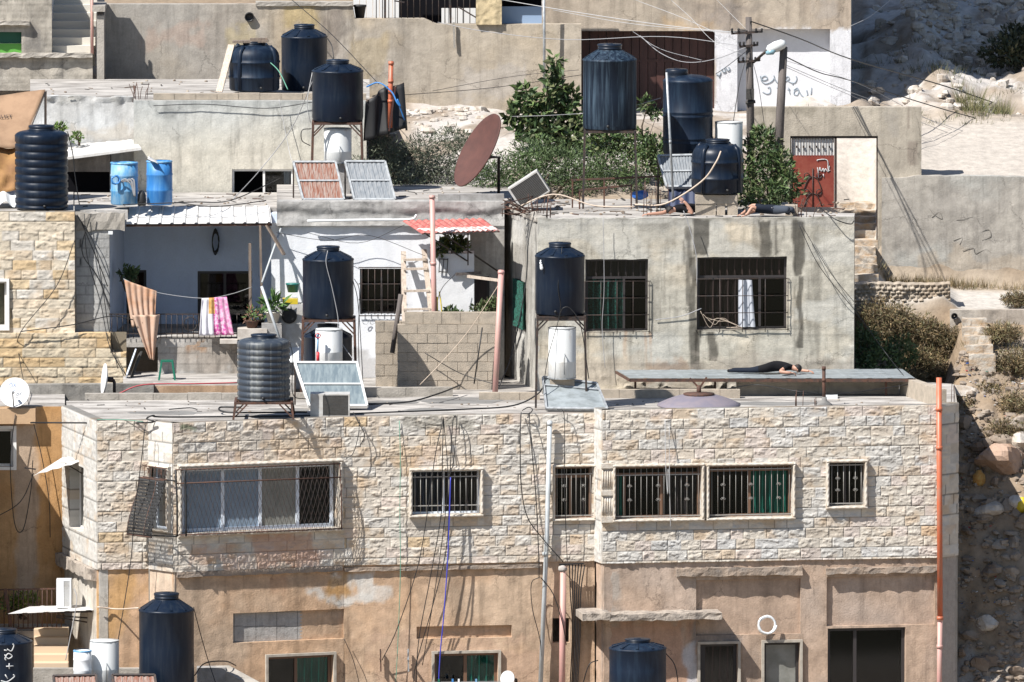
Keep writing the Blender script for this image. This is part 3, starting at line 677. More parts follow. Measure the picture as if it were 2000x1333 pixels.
# ------------------------------------------------------------------ people: one skinned surface, clothes by zone
def person(label, joints, edges, head, hands, hairdir, root='pelvis', loc=None, facing=None):
    names = list(joints); ix = {k: i for i, k in enumerate(names)}
    me = bpy.data.meshes.new('person'); me.from_pydata([joints[k][0] for k in names], [(ix[a], ix[b]) for a, b in edges], [])
    ob = bpy.data.objects.new('person_rig', me); COL.objects.link(ob)
    md = ob.modifiers.new('skin', 'SKIN'); ob.modifiers.new('sub', 'SUBSURF').levels = 2; ob.modifiers['sub'].render_levels = 2
    sv = me.skin_vertices[0].data if len(me.skin_vertices) else None
    if sv is None:
        bpy.context.view_layer.objects.active = ob; ob.select_set(True); bpy.ops.mesh.customdata_skin_add(); sv = me.skin_vertices[0].data
    for k in names: sv[ix[k]].radius = (joints[k][1], joints[k][1]); sv[ix[k]].use_root = (k == root)
    dg = bpy.context.evaluated_depsgraph_get(); ev = ob.evaluated_get(dg); m2 = ev.to_mesh()
    V = [v.co.copy() for v in m2.vertices]; F = [tuple(p.vertices) for p in m2.polygons]; ev.to_mesh_clear()
    bpy.data.objects.remove(ob); mb = MB(); zones = []
    E = [(Vector(joints[a][0]), Vector(joints[b][0]), joints[a][2], joints[b][2]) for a, b in edges]
    for f in F:
        c = sum((V[i] for i in f), Vector()) / len(f); best = None
        for p, q, za, zb in E:
            d = q - p; t = max(0, min(1, (c - p).dot(d) / max(d.length_squared, 1e-9))); dist = (c - (p + d * t)).length
            if best is None or dist < best[0]: best = (dist, za if t < .5 else zb)
        zones.append(best[1])
    mats = ['skin', 'cloth_black', 'cloth_jeans', 'shoe', 'cloth_navy']
    for i, f in enumerate(F): pass
    mb.v = [tuple(v) for v in V]; mb.f = F; mb.m = [mats.index(z) for z in zones]; mb.sm = [True] * len(F)
    hp, hr, look = Vector(head[0]), head[1], Vector(head[2]).normalized()
    crown = Vector(head[3]).normalized(); side = look.cross(crown).normalized()
    mb.lathe(hp + look * hr * .92 - crown * hr * .15, [(.004, hr * .3), (hr * .1, hr * .05), (hr * .17, -hr * .12), (.01, -hr * .18)], 8, M=crown.to_track_quat('Z', 'Y').to_matrix())   # nose
    for sg in (-1, 1): mb.rock(hp + side * sg * hr * .86, (hr * .2, hr * .14, hr * .28), 3, 5, .1, sm=True)                                      # ears
    mb.bar(hp + look * hr * .84 - crown * hr * .48 - side * hr * .25, hp + look * hr * .84 - crown * hr * .48 + side * hr * .25, .012, .012)
    for palm, fdir, pn in hands:                                   # a palm and five bent fingers
        palm = Vector(palm); fd = Vector(fdir).normalized(); pn = Vector(pn).normalized(); sd = fd.cross(pn).normalized()
        for i, (o, l) in enumerate(((-.032, .068), (-.011, .078), (.011, .074), (.031, .058))):
            p = palm + sd * o + fd * .03; a = p + fd * l * .5 - pn * .006; b = a + fd * l * .36 - pn * .022; c = b + fd * l * .2 - pn * .028
            mb.tube([p - fd * .03, p, a, b, c], [.010, .0095, .009, .008, .006], 6)
        p = palm - sd * .03 - fd * .015; mb.tube([p, p - sd * .03 + fd * .02, p - sd * .04 + fd * .055 - pn * .01], [.011, .010, .007], 6)
    o = obj('person', mb, [M[k] for k in mats]); tag(o, label, 'person')
    h = MB(); hd = Vector(hairdir).normalized(); M3 = hd.to_track_quat('Z', 'Y').to_matrix(); pr = [(hr * 1.06 * math.cos(a), hr * 1.12 * math.sin(a)) for a in [math.pi / 2 * k / 7 - .25 for k in range(8)]]
    h.lathe(hp + hd * hr * .06, pr, 18, M=M3, fn=lambda th, i: 1 + .05 * math.sin(th * 7 + i)); ho = obj('hair', h, M['hair'], o)
    ey = MB()
    for sg in (-1, 1): ey.rock(hp + look * hr * .86 + crown * hr * .05 + side * sg * hr * .36, hr * .13, 5, 5, .05, sm=True)
    obj('eyes', ey, M['hair'], o)
    return o
# =================================================================== HOUSE A: the stone-faced house along the bottom
TH = R(9.0)
A0 = at(190, 822, 0.0); ZT = A0.z; ZCB = at(190, 1113, 0).z; ZBOT = ZT - 7.6
amain = Seg((A0.x, 0), (A0.x + 25 * math.cos(TH), 25 * math.sin(TH)))
def apt(px, off=0.0): s, _ = amain.sz(px, 900, off); p = amain.pt(s, off, 0); return (p.x, p.y)
PA = (A0.x, 0.0); PB0 = apt(290); PB1 = apt(338, .75); PB2 = apt(672); PC0 = apt(1162); PC1 = apt(1177, .55); PC2 = apt(1838, .55); PC3 = apt(1871, .15)
PL = (Xat(122, 3.3), 3.3)
houseA = thing('stone_house', 'stone-faced house with grilled windows above orange plaster, filling the lower half', 'house', (A0.x + 9, 4, ZBOT))
pal = [(5, (.55, .497, .428)), (2.4, (.54, .51, .465)), (2, (.55, .475, .39)), (.3, (.53, .41, .27)), (1.5, (.55, .475, .415)), (1.3, (.565, .53, .475))]
pal2 = [(5, (.53, .485, .42)), (3, (.505, .485, .45)), (1.0, (.52, .46, .385)), (.06, (.5, .37, .25)), (1.2, (.53, .465, .415)), (.8, (.49, .48, .46))]
sides = [(PL, PA), (PA, PB0), (PB0, PB1), (PB1, PB2), (PB2, PC0), (PC0, PC1), (PC1, PC2), (PC2, PC3)]
S = [Seg(a, b) for a, b in sides]
hol = {i: [] for i in range(8)}; low = {i: [] for i in range(8)}
HW = {}
def hole(k, i, r, lowr=False): H = S[i].rect(*r); HW[k] = H; (low if lowr else hol)[i].append(H); return H
hole('side', 0, (138, 908, 165, 1036)); hole('cham', 2, (298, 914, 333, 1034)); hole('bay', 3, (352, 908, 659, 1036))
hole('w2', 4, (804, 919, 937, 1004)); hole('w3', 4, (1083, 912, 1157, 1013))
hole('w4', 6, (1201, 911, 1369, 1013)); hole('w5', 6, (1384, 909, 1547, 1010)); hole('w6', 6, (1618, 903, 1687, 988))
hole('rec1', 3, (456, 1193, 737, 1251), 1); hole('w7', 3, (523, 1281, 651, 1400), 1)
hole('rec2', 4, (814, 1223, 1000, 1247), 1); hole('w8', 4, (848, 1276, 973, 1400), 1); hole('gap', 4, (1080, 1208, 1113, 1256), 1)
hole('rec3', 6, (1360, 1132, 1564, 1240), 1); hole('w9', 6, (1367, 1258, 1441, 1400), 1); hole('w10', 6, (1492, 1255, 1562, 1400), 1)
hole('rec4', 6, (1615, 1126, 1826, 1222), 1); hole('w11', 6, (1617, 1227, 1769, 1400), 1); 
for i, s in enumerate(S):
    zt = ZT + (.115 if i >= 5 else 0.0); p = pal2 if i >= 5 else pal
    if i in (0, 2, 5): p = [(1, (.52, .495, .455)), (1, (.49, .475, .445))]
    d, c = stone_fns(zt, 11 + i, p, rough=(.016 if i in (0, 2, 5, 7) else .024))
    if i in (3, 4):
        c0 = c
        def c(sv, z, px, py, c0=c0):
            C = c0(sv, z, px, py)
            for x, y, w_, h_, k in ((560, 1075, 60, 40, .5), (600, 870, 60, 26, .35), (430, 1090, 50, 24, .3), (690, 1000, 24, 60, .25), (800, 880, 70, 18, .3)):
                C = stain(C, px, py, x - w_, y - h_, x + w_, y + h_, (.45, .22, .13) if y > 1000 else (.52, .33, .15), k, 12, x)
            C = stain(C, px, py, 782, 812, 926, 836, (.27, .255, .22), .75, 4, 41)
            return stain(C, px, py, 352, 832, 386, 842, (.12, .16, .10), .7, 3, 4)
    wallgrid('stone_wall', houseA, s, 0, s.L, ZCB, zt, c, hol[i], res=.0145 if s.L > 1 and i else .03, disp=d, m='stone', thick=.22, off0=.02)
    base = plaster((.56, .375, .24), (.54, .405, .29), 20 + i, .28, .9, .16)
    if i >= 5: base = plaster((.45, .33, .245), (.44, .35, .285), 30 + i, .26, .9, .16)
    if i == 0: base = plaster((.58, .55, .50), (.50, .45, .38), 40, .25, .9)
    def lc(sv, z, px, py, b=base, i=i):
        C = b(sv, z, px, py)
        if i == 1: C = mixc(C, (.54, .32, .13), .75 * sst(.3, .6, fbm(sv * 2, z * 1.2, 4, 3)))
        if i == 2: C = mixc(C, (.50, .42, .34), .7)
        if i in (3, 4):
            C = stain(C, px, py, 300, 1125, 900, 1150, (.36, .25, .17), .5, 7, 2)
            for x, y, w_, h_, r_ in ((628, 1162, 26, 6, .5), (655, 1174, 30, 6, .3), (705, 1168, 45, 9, -.1), (735, 1155, 34, 14, 0), (690, 1132, 40, 12, 0)):
                C = stain(C, px, py, x - w_, y - h_ + (px - x) * r_, x + w_, y + h_ + (px - x) * r_, (.60, .575, .53), .8, 4, int(x))
            C = stain(C, px, py, 640, 1122, 690, 1172, (.43, .24, .08), .7, 9, 12)
            C = stain(C, px, py, 535, 1125, 560, 1175, (.40, .2, .11), .4, 6, 13, .8)
            C = stain(C, px, py, 740, 1150, 790, 1260, (.48, .34, .24), .4, 9, 14)
            C = stain(C, px, py, 735, 1255, 1060, 1400, (.50, .345, .245), .7, 14, 15)
        if i == 6:
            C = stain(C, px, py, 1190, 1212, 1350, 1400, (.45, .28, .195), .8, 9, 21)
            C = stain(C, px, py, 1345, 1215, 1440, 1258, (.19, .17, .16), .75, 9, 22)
            C = stain(C, px, py, 1335, 1255, 1366, 1400, (.52, .52, .54), .8, 6, 23)
            C = stain(C, px, py, 1177, 1112, 1215, 1195, (.40, .355, .31), .8, 9, 24)
        if i == 7: C = mixc(C, (.35, .33, .31), .8)
        return C
    wallgrid('plaster_wall', houseA, s, 0, s.L, ZBOT, ZCB, lc, low[i], res=.045, disp=rough_disp(.02, 6, 50 + i), m='wall', thick=.2, off0=-.03)
# roof, rear walls
rp = [PA, PB0, PB1, PB2, PC0, PC1, PC2, PC3, (Xat(1864, 8.2), 8.2), (Xat(1700, 9.6), 9.6), (Xat(700, 9.6), 9.6), (Xat(700, 5.0), 5.0), (Xat(125, 4.4), 4.4), (PL[0] + .05, PL[1])]
def inset(P, c, k): return [(x + (c[0] - x) * k, y + (c[1] - y) * k) for x, y in P]
mb = MB(); mb.slab(inset(rp, (1, 4), .004), ZT - .25, ZT - .012); roofA = obj('roof', mb, M['cement'], houseA)
mb = MB()                                                      # repairs and dark bitumen on the screed
rs = random.Random(4)
for (x, y, w_, h_) in ((760, 786, 70, 4), (900, 782, 90, 7), (840, 800, 60, 3), (560, 800, 50, 4), (1500, 788, 120, 4), (1620, 770, 120, 6), (330, 806, 80, 4)):
    poly = []
    for k in range(14):
        a = 2 * math.pi * k / 14; q = on(x + w_ * math.cos(a) * rs.uniform(.7, 1.1), y + h_ * math.sin(a) * rs.uniform(.7, 1.1), ZT); poly.append((q.x, q.y))
    mb = MB(); mb.slab(poly, ZT - .02, ZT - .006); obj('patch', mb, M['cementdark'], roofA)

mb = MB(); s = Seg(PC3, (Xat(1864, 8.2), 8.2)); mb.box(0, s.L, -.2, 0, ZBOT, ZT - .02, s.xf); mb.box(Xat(130, 5), Xat(1864, 9.6), 9.4, 9.6, ZBOT, ZT - .26); obj('rear_wall', mb, M['concrete'], houseA)
# low curbs on the roof
def course(parent, p0, p1, z0, h, th, n, m='block', name='block_curb', gap=.012, rows=1, jit=.006, seed=0):
    s = Seg(p0, p1); mb = MB(); rr = random.Random(seed); L = s.L / n; hh = h / rows
    for r in range(rows):
        o = (r % 2) * .5
        for i in range(-1, n + 1):
            a = max(0, (i + o) * L + gap / 2); b = min(s.L, (i + 1 + o) * L - gap / 2)
            if b - a < .04: continue
            j = rr.uniform(-jit, jit); mb.box(a, b, -th, j, z0 + r * hh + gap / 2, z0 + (r + 1) * hh - gap / 2 + (rr.uniform(-jit, jit) if r == rows - 1 else 0), s.xf)
    mb.box(.01, s.L - .01, -th + .01, -.012, z0, z0 + h - .01, s.xf)
    return obj(name, mb, M[m], parent)
course(houseA, (Xat(165, 4.5), 4.5), (Xat(700, 4.7), 4.7), ZT - .02, .16, .2, 8, 'concrete', 'roof_curb', seed=3)
course(houseA, (Xat(700, 5.2), 5.2), (Xat(885, 5.4), 5.4), ZT - .02, .22, .18, 2, 'concrete', 'roof_curb', seed=4)
course(houseA, (Xat(935, 4.6), 4.6), (Xat(1055, 4.6), 4.6), ZT - .02, .17, .2, 3, 'block', 'roof_curb', seed=5)
course(houseA, (Xat(1170, 5.0), 5.0), (Xat(1446, 5.0), 5.0), ZT - .02, .20, .2, 7, 'block', 'roof_curb', seed=6)
course(houseA, (Xat(1440, 5.6), 5.6), (Xat(1757, 5.9), 5.9), ZT - .02, .40, .2, 8, 'block', 'roof_wall', seed=7, rows=2)
mb = MB(); s = Seg((Xat(1757, 5.9), 5.9), (Xat(1832, 3.0), 3.0)); mb.box(0, s.L, -.2, 0, ZT - .02, ZT + .38, s.xf); obj('roof_wall', mb, M['block'], houseA)
# trims
M['slab_edge0'] = mat('window_trim', (.42, .38, .32), .9, col2=(.32, .28, .23), sc=6)
for k, i in (('w2', 4), ('w6', 6)): surround(houseA, S[i], HW[k], wd=.065, out=.13, m=M['trim'])
H3, H4, H5 = HW['w3'], HW['w4'], HW['w5']
surround(houseA, S[4], (H3[0], H3[1] + .02, H3[2], H3[3]), wd=.05, out=.1)
surround(houseA, S[6], H4, wd=.06, out=.12); surround(houseA, S[6], H5, wd=.06, out=.12, o0=.023)
Hb = HW['bay']; surround(houseA, S[3], Hb, wd=.08, out=.13); surround(houseA, S[2], HW['cham'], wd=.05, out=.10)
# windows with panes, curtains, grilles
w_ = window(houseA, S[3], (Hb[0] + .06, Hb[1] - .04, Hb[2], Hb[3] - .03), (.275, .52, .765), 'alu', ('paneblue', 'paneblue', 'panegrey', 'c_curt_dark'), .16, .075)
w_ = window(houseA, S[2], HW['cham'], (), 'alu', ('c_curt_white',), .1, .05)
w_ = window(houseA, S[0], HW['side'], (), 'wpaint', ('panegrey',), .2, .04)
w_ = window(houseA, S[4], HW['w2'], (.48,), 'alu', ('c_curt_navy', 'c_curt_dark'), .12, .04); grille(w_, S[4], HW['w2'], 12, .06, (.2, .86), 'bars', .0075, True)
w_ = window(houseA, S[4], HW['w3'], (.45,), 'brownframe', ('pane', 'c_curt_dark'), .14, .055, .8); grille(w_, S[4], HW['w3'], 8, .03, (.06, .86), 'bars', .0055, scroll=2)
w_ = window(houseA, S[6], HW['w4'], (.12, .55), 'brownframe', ('c_curt_green', 'pane', 'c_curt_dark', 'pane'), .14, .06, .84); grille(w_, S[6], HW['w4'], 15, .04, (.05, .84), 'bars', .0055, scroll=3)
w_ = window(houseA, S[6], HW['w5'], (.5,), 'brownframe', ('pane', 'c_curt_green', 'pane'), .14, .06, .9); grille(w_, S[6], HW['w5'], 14, .04, (.05, .93), 'bars', .0055, scroll=3)
w_ = window(houseA, S[6], HW['w6'], (.5,), 'darkframe', ('pane', 'pane'), .12, .04); grille(w_, S[6], HW['w6'], 6, .05, (.06, .94), 'bars', .0075, scroll=2)
for k, i, sp, fm, pn in (('w7', 3, (.46,), 'brownframe', ('pane', 'c_curt_green')), ('w8', 4, (.5,), 'brownframe', ('pane', 'c_curt_green')), ('w9', 6, (.12,), 'darkframe', ('pane', 'c_curt_brown')), ('w10', 6, (), 'darkframe', ('panegrey',)), ('w11', 6, (.36,), 'darkframe', ('pane', 'pane'))):
    H = HW[k]; window(houseA, S[i], H, sp, fm, pn, .14, .07)
    if k != 'w11': surround(houseA, S[i], (H[0], H[1], H[2] - 1, H[3]), wd=.055, out=.055, m=M['slab_edge0'] if k in ('w9', 'w10') else M['slab_edge0'], ropes=False)
# recessed panels in the orange plaster
def recess(i, k, d, colf, res=.05): s0, s1, z0, z1 = HW[k]; return wallgrid('recess_panel', houseA, S[i], s0 - .02, s1 + .02, z0 - .02, z1 + .02, colf, res=res, disp=rough_disp(.012, 7, 3), thick=.05, off0=-.03 - d)
def blocks_left(sv, z, px, py):
    C = plaster((.52, .365, .245), (.50, .39, .30), 61, .2)(sv, z, px, py); g = (px < 588 + 3 * np.sin(py))
    B = plaster((.40, .385, .365), (.35, .33, .31), 62, .1)(sv, z, px, py); jx = np.abs(((px - 458) / 41.0 + .5) % 1 - .5); jy = np.abs(((py - 1195) / 29.0 + .5) % 1 - .5)
    B = B * (1 - .5 * ((jx < .02) | (jy < .03)))[..., None]; return np.where(g[..., None], B, C)
recess(3, 'rec1', .1, blocks_left, .02); recess(4, 'rec2', .1, plaster((.50, .345, .23), (.47, .36, .26), 63, .2))
recess(6, 'rec3', .09, plaster((.44, .325, .245), (.43, .34, .28), 64, .2)); recess(6, 'rec4', .09, plaster((.435, .325, .25), (.42, .34, .285), 65, .2))
# rough bands and canopy
def roughbox(name, parent, seg, s0, s1, o0, o1, z0, z1, m, amp=.02, seed=0, n=14):
    """a slab with broken, uneven edges"""
    mb = MB(); nu = max(4, int((s1 - s0) / .1)); 
    ring = [(o0, z0), (o1, z0), (o1, (z0 + z1) / 2), (o1, z1), (o0, z1)]
    V = []; F = []; k = len(ring)
    for i in range(nu + 1):
        u = s0 + (s1 - s0) * i / nu
        for j, (o, z) in enumerate(ring):
            e = amp * (float(vn(u * 9 + j * 7, z * 3, seed)) - .5) * 2; e2 = amp * (float(vn(u * 7 + j * 3, 9, seed + 2)) - .5) * 2
            V.append(seg.pt(u, o + (e if 0 < j < 4 else 0), z + e2))
    for i in range(nu):
        for j in range(k): F.append((i * k + j, i * k + (j + 1) % k, (i + 1) * k + (j + 1) % k, (i + 1) * k + j))
    F += [tuple(range(k))[::-1], tuple(range(nu * k, nu * k + k))]
    mb.add(V, F); return obj(name, mb, M[m], parent)
def band(i, x0, x1, y0, y1, out, m, name, o0=-.05, amp=.02, seed=0):
    a, b, c, d = S[i].rect(x0, y0, x1, y1); return roughbox(name, houseA, S[i], a, b, o0, out, c, d, m, amp, seed)
M['band'] = mat('rough_band', (.31, .24, .185), .95, col2=(.21, .18, .155), sc=4, bump=.8, bsc=25)
M['canopy'] = mat('canopy_concrete', (.36, .31, .26), .95, col2=(.15, .13, .115), sc=5, bump=.9, bsc=25, lo=.45, hi=.7)
band(6, 1320, 1566, 1108, 1124, .09, 'band', 'plaster_band', seed=3); band(6, 1613, 1830, 1108, 1120, .06, 'band', 'plaster_band', seed=5)
band(3, 345, 668, 1112, 1122, .05, 'band', 'plaster_band', seed=6, amp=.012); band(4, 673, 1058, 1106, 1113, .04, 'band', 'plaster_band', seed=7, amp=.012)
band(6, 1183, 1402, 1193, 1206, .55, 'canopy', 'canopy', seed=8); a, b, c, d = S[6].rect(1130, 1193, 1184, 1206); roughbox('canopy', houseA, S[6], a, b, -.4, .55, c, d, 'canopy', .02, 9)
a, b, c, d = S[0].rect(118, 1095, 188, 1118); roughbox('ledge', houseA, S[0], a, b - .02, -.05, .12, c, d, 'canopy', .03, 10)
# fluted corner pilaster beside the pair of windows
H = S[6].rect(1174, 905, 1197, 1020); mb = MB()
for za, zb in ((0, .10), (.46, .54), (.92, 1)): mb.box(H[0] - .01, H[1] + .01, 0, .12, H[2] + (H[3] - H[2]) * za, H[2] + (H[3] - H[2]) * zb, S[6].xf)
mb.box(H[0], H[1], -.02, .075, H[2] + .02, H[3] - .02, S[6].xf)
for k in range(5):
    sx = H[0] + (H[1] - H[0]) * (k + .5) / 5
    for za, zb in ((.13, .43), (.57, .89)): mb.tube([S[6].pt(sx, .075, H[2] + (H[3] - H[2]) * za), S[6].pt(sx, .075, H[2] + (H[3] - H[2]) * zb)], .02, 8)
obj('pilaster', mb, M['trim'], houseA)
# belly grille of wire lattice on the bay
def lattice(name, parent, segA, s0, s1, z0, z1, offf, step=.075, r=.0042, m='iron', rails=(), rm='rust', post=()):
    mb = MB(); nu = int((s1 - s0) / step); nv = int((z1 - z0) / (step * 1.5))
    for sg in (0, 1):
        for i in range(-nv, nu + nv):
            P = []
            for j in range(nv + 1):
                u = i + (j if sg else -j) * .5 * 1
                if 0 <= u <= nu: z = z0 + (z1 - z0) * j / nv; P.append(segA.pt(s0 + (s1 - s0) * u / nu, offf(z), z))
            if len(P) > 1: mb.tube(P, r, 4)
    g = obj(name, mb, M[m], parent)
    b = MB()
    for z in rails: b.tube([segA.pt(s0, offf(z), z), segA.pt(s1, offf(z), z)], .016, 6)
    for s in post: b.tube([segA.pt(s, offf(z), z) for z in np.linspace(z0, z1, 8)], .014, 6)
    if rails or post: obj('grille_frame', b, M[rm], g)
    return g
hz = Hb[3] - Hb[2]
belly = lambda z: .22 + .10 * float(sst(.0, .55, (Hb[3] - z) / hz))
b2_ = lambda z: .26 + .34 * float(sst(.15, 1.0, (Hb[3] - z) / hz))
lattice('grille', houseA, S[3], -.02, Hb[1], Hb[2] - .02, Hb[3] - .01, belly, .10, .0055, 'iron', (Hb[2], Hb[2] + hz * .78, Hb[3] - .02), 'rust', (Hb[1] - .02,))
mb = MB()
for sx in (-.02, Hb[0] + .02): mb.tube([S[3].pt(sx, belly(z) + .01, z) for z in np.linspace(Hb[2] - .03, Hb[3] - .02, 8)], .022, 6)
mb.tube([S[2].pt(.0, b2_(Hb[2]), Hb[2] - .05), S[3].pt(-.02, belly(Hb[2]), Hb[2] - .03)], .018, 6); mb.tube([S[2].pt(.0, b2_(Hb[3] - .3), Hb[3] - .26), S[3].pt(-.02, belly(Hb[3]), Hb[3] - .26)], .018, 6)
obj('grille_post', mb, M['black'], houseA)
b2 = lambda z: .26 + .34 * float(sst(.15, 1.0, (Hb[3] - z) / hz))
lattice('grille', houseA, S[2], .0, S[2].L + .02, Hb[2] - .06, Hb[3] - .26, b2, .045, .013, 'black', (Hb[2] - .04, Hb[3] - .26), 'rust', (.02, S[2].L * .7))
grille(houseA, S[2], (.02, S[2].L, Hb[3] - .25, Hb[3]), 7, .17, (.02, .98), 'rust', .008, scroll=2)
# drain pipes of the house
def pipe(parent, pts, r, m, name='drainpipe', rings=(), label=None):
    mb = MB(); P = [Vector(p) for p in pts]; mb.tube(P, r, 12)
    for t in rings:
        q = P[0].lerp(P[-1], t); d = (P[-1] - P[0]).normalized(); mb.tube([q - d * .04, q + d * .04], r * 1.2, 12)
    o = obj(name, mb, M[m], parent)
    if label: o['label'] = label
    return o
pipe(houseA, [S[4].px(1074, 822, .16), S[4].px(1068, 1050, .16), S[4].px(1053, 1400, .16)], .052, 'pipe_grey', rings=(.01, .45), label='pale grey drainpipe down the stone facade')
pipe(houseA, [S[4].px(1100, 1110, .2), S[4].px(1097, 1400, .2)], .07, 'pink', rings=(.0,), label='pink drainpipe below the stone cladding')
pipe(houseA, [S[6].px(1834, 738, .12), S[6].px(1836, 1210, .12)], .062, 'orange', rings=(.13, .29, .995), label='tall orange vent pipe at the house corner')
pipe(houseA, [S[6].px(1836, 1210, .12), S[6].px(1834, 1400, .12)], .058, 'pink', rings=(.0, .28), label='pink lower length of the corner pipe')
mb = MB(); q = S[4].px(1099, 1108, .2); mb.lathe(q - Vector((0, 0, .05)), [(.01, -.06), (.08, -.04), (.1, 0), (.09, .06), (.05, .09), (.01, .1)], 12); obj('pipe_cap', mb, M['cement'], houseA)
mb = MB()
for k in range(6): mb.tube(smooth([S[4].px(1112 + 6 * k, 1100 + (k % 3) * 2, .2), S[4].px(1114 + 4 * k, 1160, .2), S[4].px(1118 + 3 * k, 1240, .12), S[4].px(1110 + 3 * k, 1400, .12)]), .014, 5)
mb.bar(S[4].px(1092, 1103, .22), S[4].px(1140, 1101, .22), .03, .03); tag(obj('cable_bundle', mb, M['cable']), 'thick bundle of dark cables beside the pink drainpipe', 'cable')
# =================================================================== HOUSE B: grey rendered house on the roof terrace
B0 = (Xat(1050, 6.6), 6.6); thB = R(3.5); sb = Seg(B0, (B0[0] + 9 * math.cos(thB), B0[1] + 9 * math.sin(thB))); LB = sb.sz(1668, 600)[0]
sb = Seg(B0, (B0[0] + LB * math.cos(thB), B0[1] + LB * math.sin(thB))); ZTB = at(1050, 428, 6.6).z; ZBB = ZT - .03
BL = (Xat(987, 10.4), 10.4); sbl = Seg(BL, B0)
houseB = thing('rendered_house', 'grey rendered house with two wide dark windows and black damp streaks', 'house', (B0[0] + 3.5, 9, ZBB))
Ha = sb.rect(1143, 507, 1266, 648); Hb2 = sb.rect(1362, 502, 1537, 644)
def colB(s, z, px, py):
    C = plaster((.48, .45, .38), (.54, .47, .365), 71, .4, .9, .22)(s, z, px, py)
    C = mixc(C, (.50, .485, .435), .8 * sst(.45, .62, fbm(s * 1.1, z * 1.6, 4, 75)))
    C = stain(C, px, py, 1040, 412, 1680, 442, (.40, .39, .36), .6, 6, 1)
    dk = (.025, .021, .016)
    for x0, y0, x1, y1, k in ((1338, 440, 1352, 600, .75), (1350, 430, 1385, 500, .9), (1346, 500, 1362, 735, .85), (1356, 645, 1372, 728, .9), (1381, 645, 1402, 705, .85), (1480, 432, 1505, 500, .9), (1512, 432, 1520, 498, .7), (1527, 432, 1534, 470, .6), (1546, 432, 1572, 540, .9), (1556, 540, 1570, 680, .85), (1548, 500, 1556, 590, .6), (1562, 680, 1566, 720, .5), (1330, 470, 1340, 520, .5)):
        C = stain(C, px, py, x0 + 2, y0, x1 - 2, y1, dk, k * .85, 2.2, int(x0 + y0))
    for x in (1258, 1268, 1220): C = stain(C, px, py, x, 648, x + 5, 720, (.36, .19, .09), .55, 2, x, .8)
    C = stain(C, px, py, 1040, 700, 1680, 760, (.41, .36, .30), .5, 8, 5); C = stain(C, px, py, 1260, 712, 1340, 740, (.30, .18, .11), .45, 7, 6)
    C = stain(C, px, py, 1240, 440, 1340, 470, (.25, .23, .19), .45, 9, 7); C = stain(C, px, py, 1050, 500, 1110, 660, (.3, .27, .22), .3, 9, 8)
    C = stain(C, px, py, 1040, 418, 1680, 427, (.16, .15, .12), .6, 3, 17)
    ln = np.abs(((z - ZBB) / .62 + .06 * fbm(s * .5, z * 0, 2, 3)) % 1 - .5); return C * (1 - .16 * (1 - sst(.0, .03, np.abs(ln - .48))))[..., None]
rdB = lambda s, z: .03 * (fbm(s * 2.2, z * 5, 5, 77) - .5) + .07 * sst(.55, .9, fbm(s * 9, z * 9, 3, 78)) * sst(ZBB + .5, ZBB + .1, z)
wallgrid('wall', houseB, sb, 0, LB, ZBB, ZTB, colB, [Ha, Hb2], res=.035, disp=rdB, thick=.2, top=lambda q: ZTB + .05 * (fbm(q * 2.5, q * 0, 5, 44) - .5))
Hs = sbl.rect(1009, 548, 1027, 640)
def colBs(s, z, px, py):
    C = plaster((.50, .485, .45), (.40, .38, .34), 81, .45, .8, .16)(s, z, px, py)
    return stain(C, px, py, 985, 470, 1050, 620, (.23, .21, .18), .5, 12, 4)
wallgrid('side_wall', houseB, sbl, 0, sbl.L, ZBB, ZTB + .03, colBs, [Hs], res=.05, disp=rough_disp(.035, 4, 82), thick=.2)
ZRB = ZTB - .04; BE = sb.pt(LB, 0, 0); mb = MB(); roofpoly = [(B0[0] + .02, B0[1] + .03), (BE.x - .01, BE.y + .03), (Xat(1669, 8.5), 8.5), (Xat(1548, 8.9), 8.9), (Xat(1535, 12.2), 12.2), (Xat(990, 12.2), 12.2), (BL[0] - .02, BL[1])]
mb.slab(roofpoly, ZRB - .2, ZRB); obj('roof', mb, M['cement'], houseB)
roughbox('roof_edge', houseB, sbl, 0, sbl.L - .03, -.2, .035, ZTB - .08, ZTB + .04, 'concrete', .02, 6)
mb = MB(); mb.box(Xat(990, 12), Xat(1535, 12.1), 12.0, 12.2, ZBB, ZRB - .21); s_ = Seg((BE.x, BE.y), (Xat(1669, 8.5), 8.5)); mb.box(.21, s_.L, 0, -.2, ZBB - 1.0, ZRB - .21, s_.xf); s_ = Seg((Xat(1669, 8.5), 8.5), (Xat(1548, 8.9), 8.9)); mb.box(0, s_.L, -.02, -.2, ZBB - 1.0, ZRB - .21, s_.xf); s_ = Seg((Xat(1548, 8.9), 8.9), (Xat(1535, 12.1), 12.1)); mb.box(0, s_.L, -.02, -.2, ZBB - 1.0, ZRB - .21, s_.xf); obj('rear_wall', mb, M['concrete'], houseB)
w_ = window(houseB, sb, Ha, (.03, .62), 'darkframe', ('c_net_green', 'c_net_green', 'pane', 'c_curt_dark'), .12, .05, .74)
w_ = window(houseB, sb, Hb2, (.47, .70), 'darkframe', ('c_curt_brown', 'pane', 'pane', 'c_curt_brown'), .12, .055, .72)
curtain(w_, sb, Hb2[0] + .92, Hb2[0] + 1.22, Hb2[2] + .05, Hb2[2] + 1.1, 'curt_white', -.06, taper=-.25)
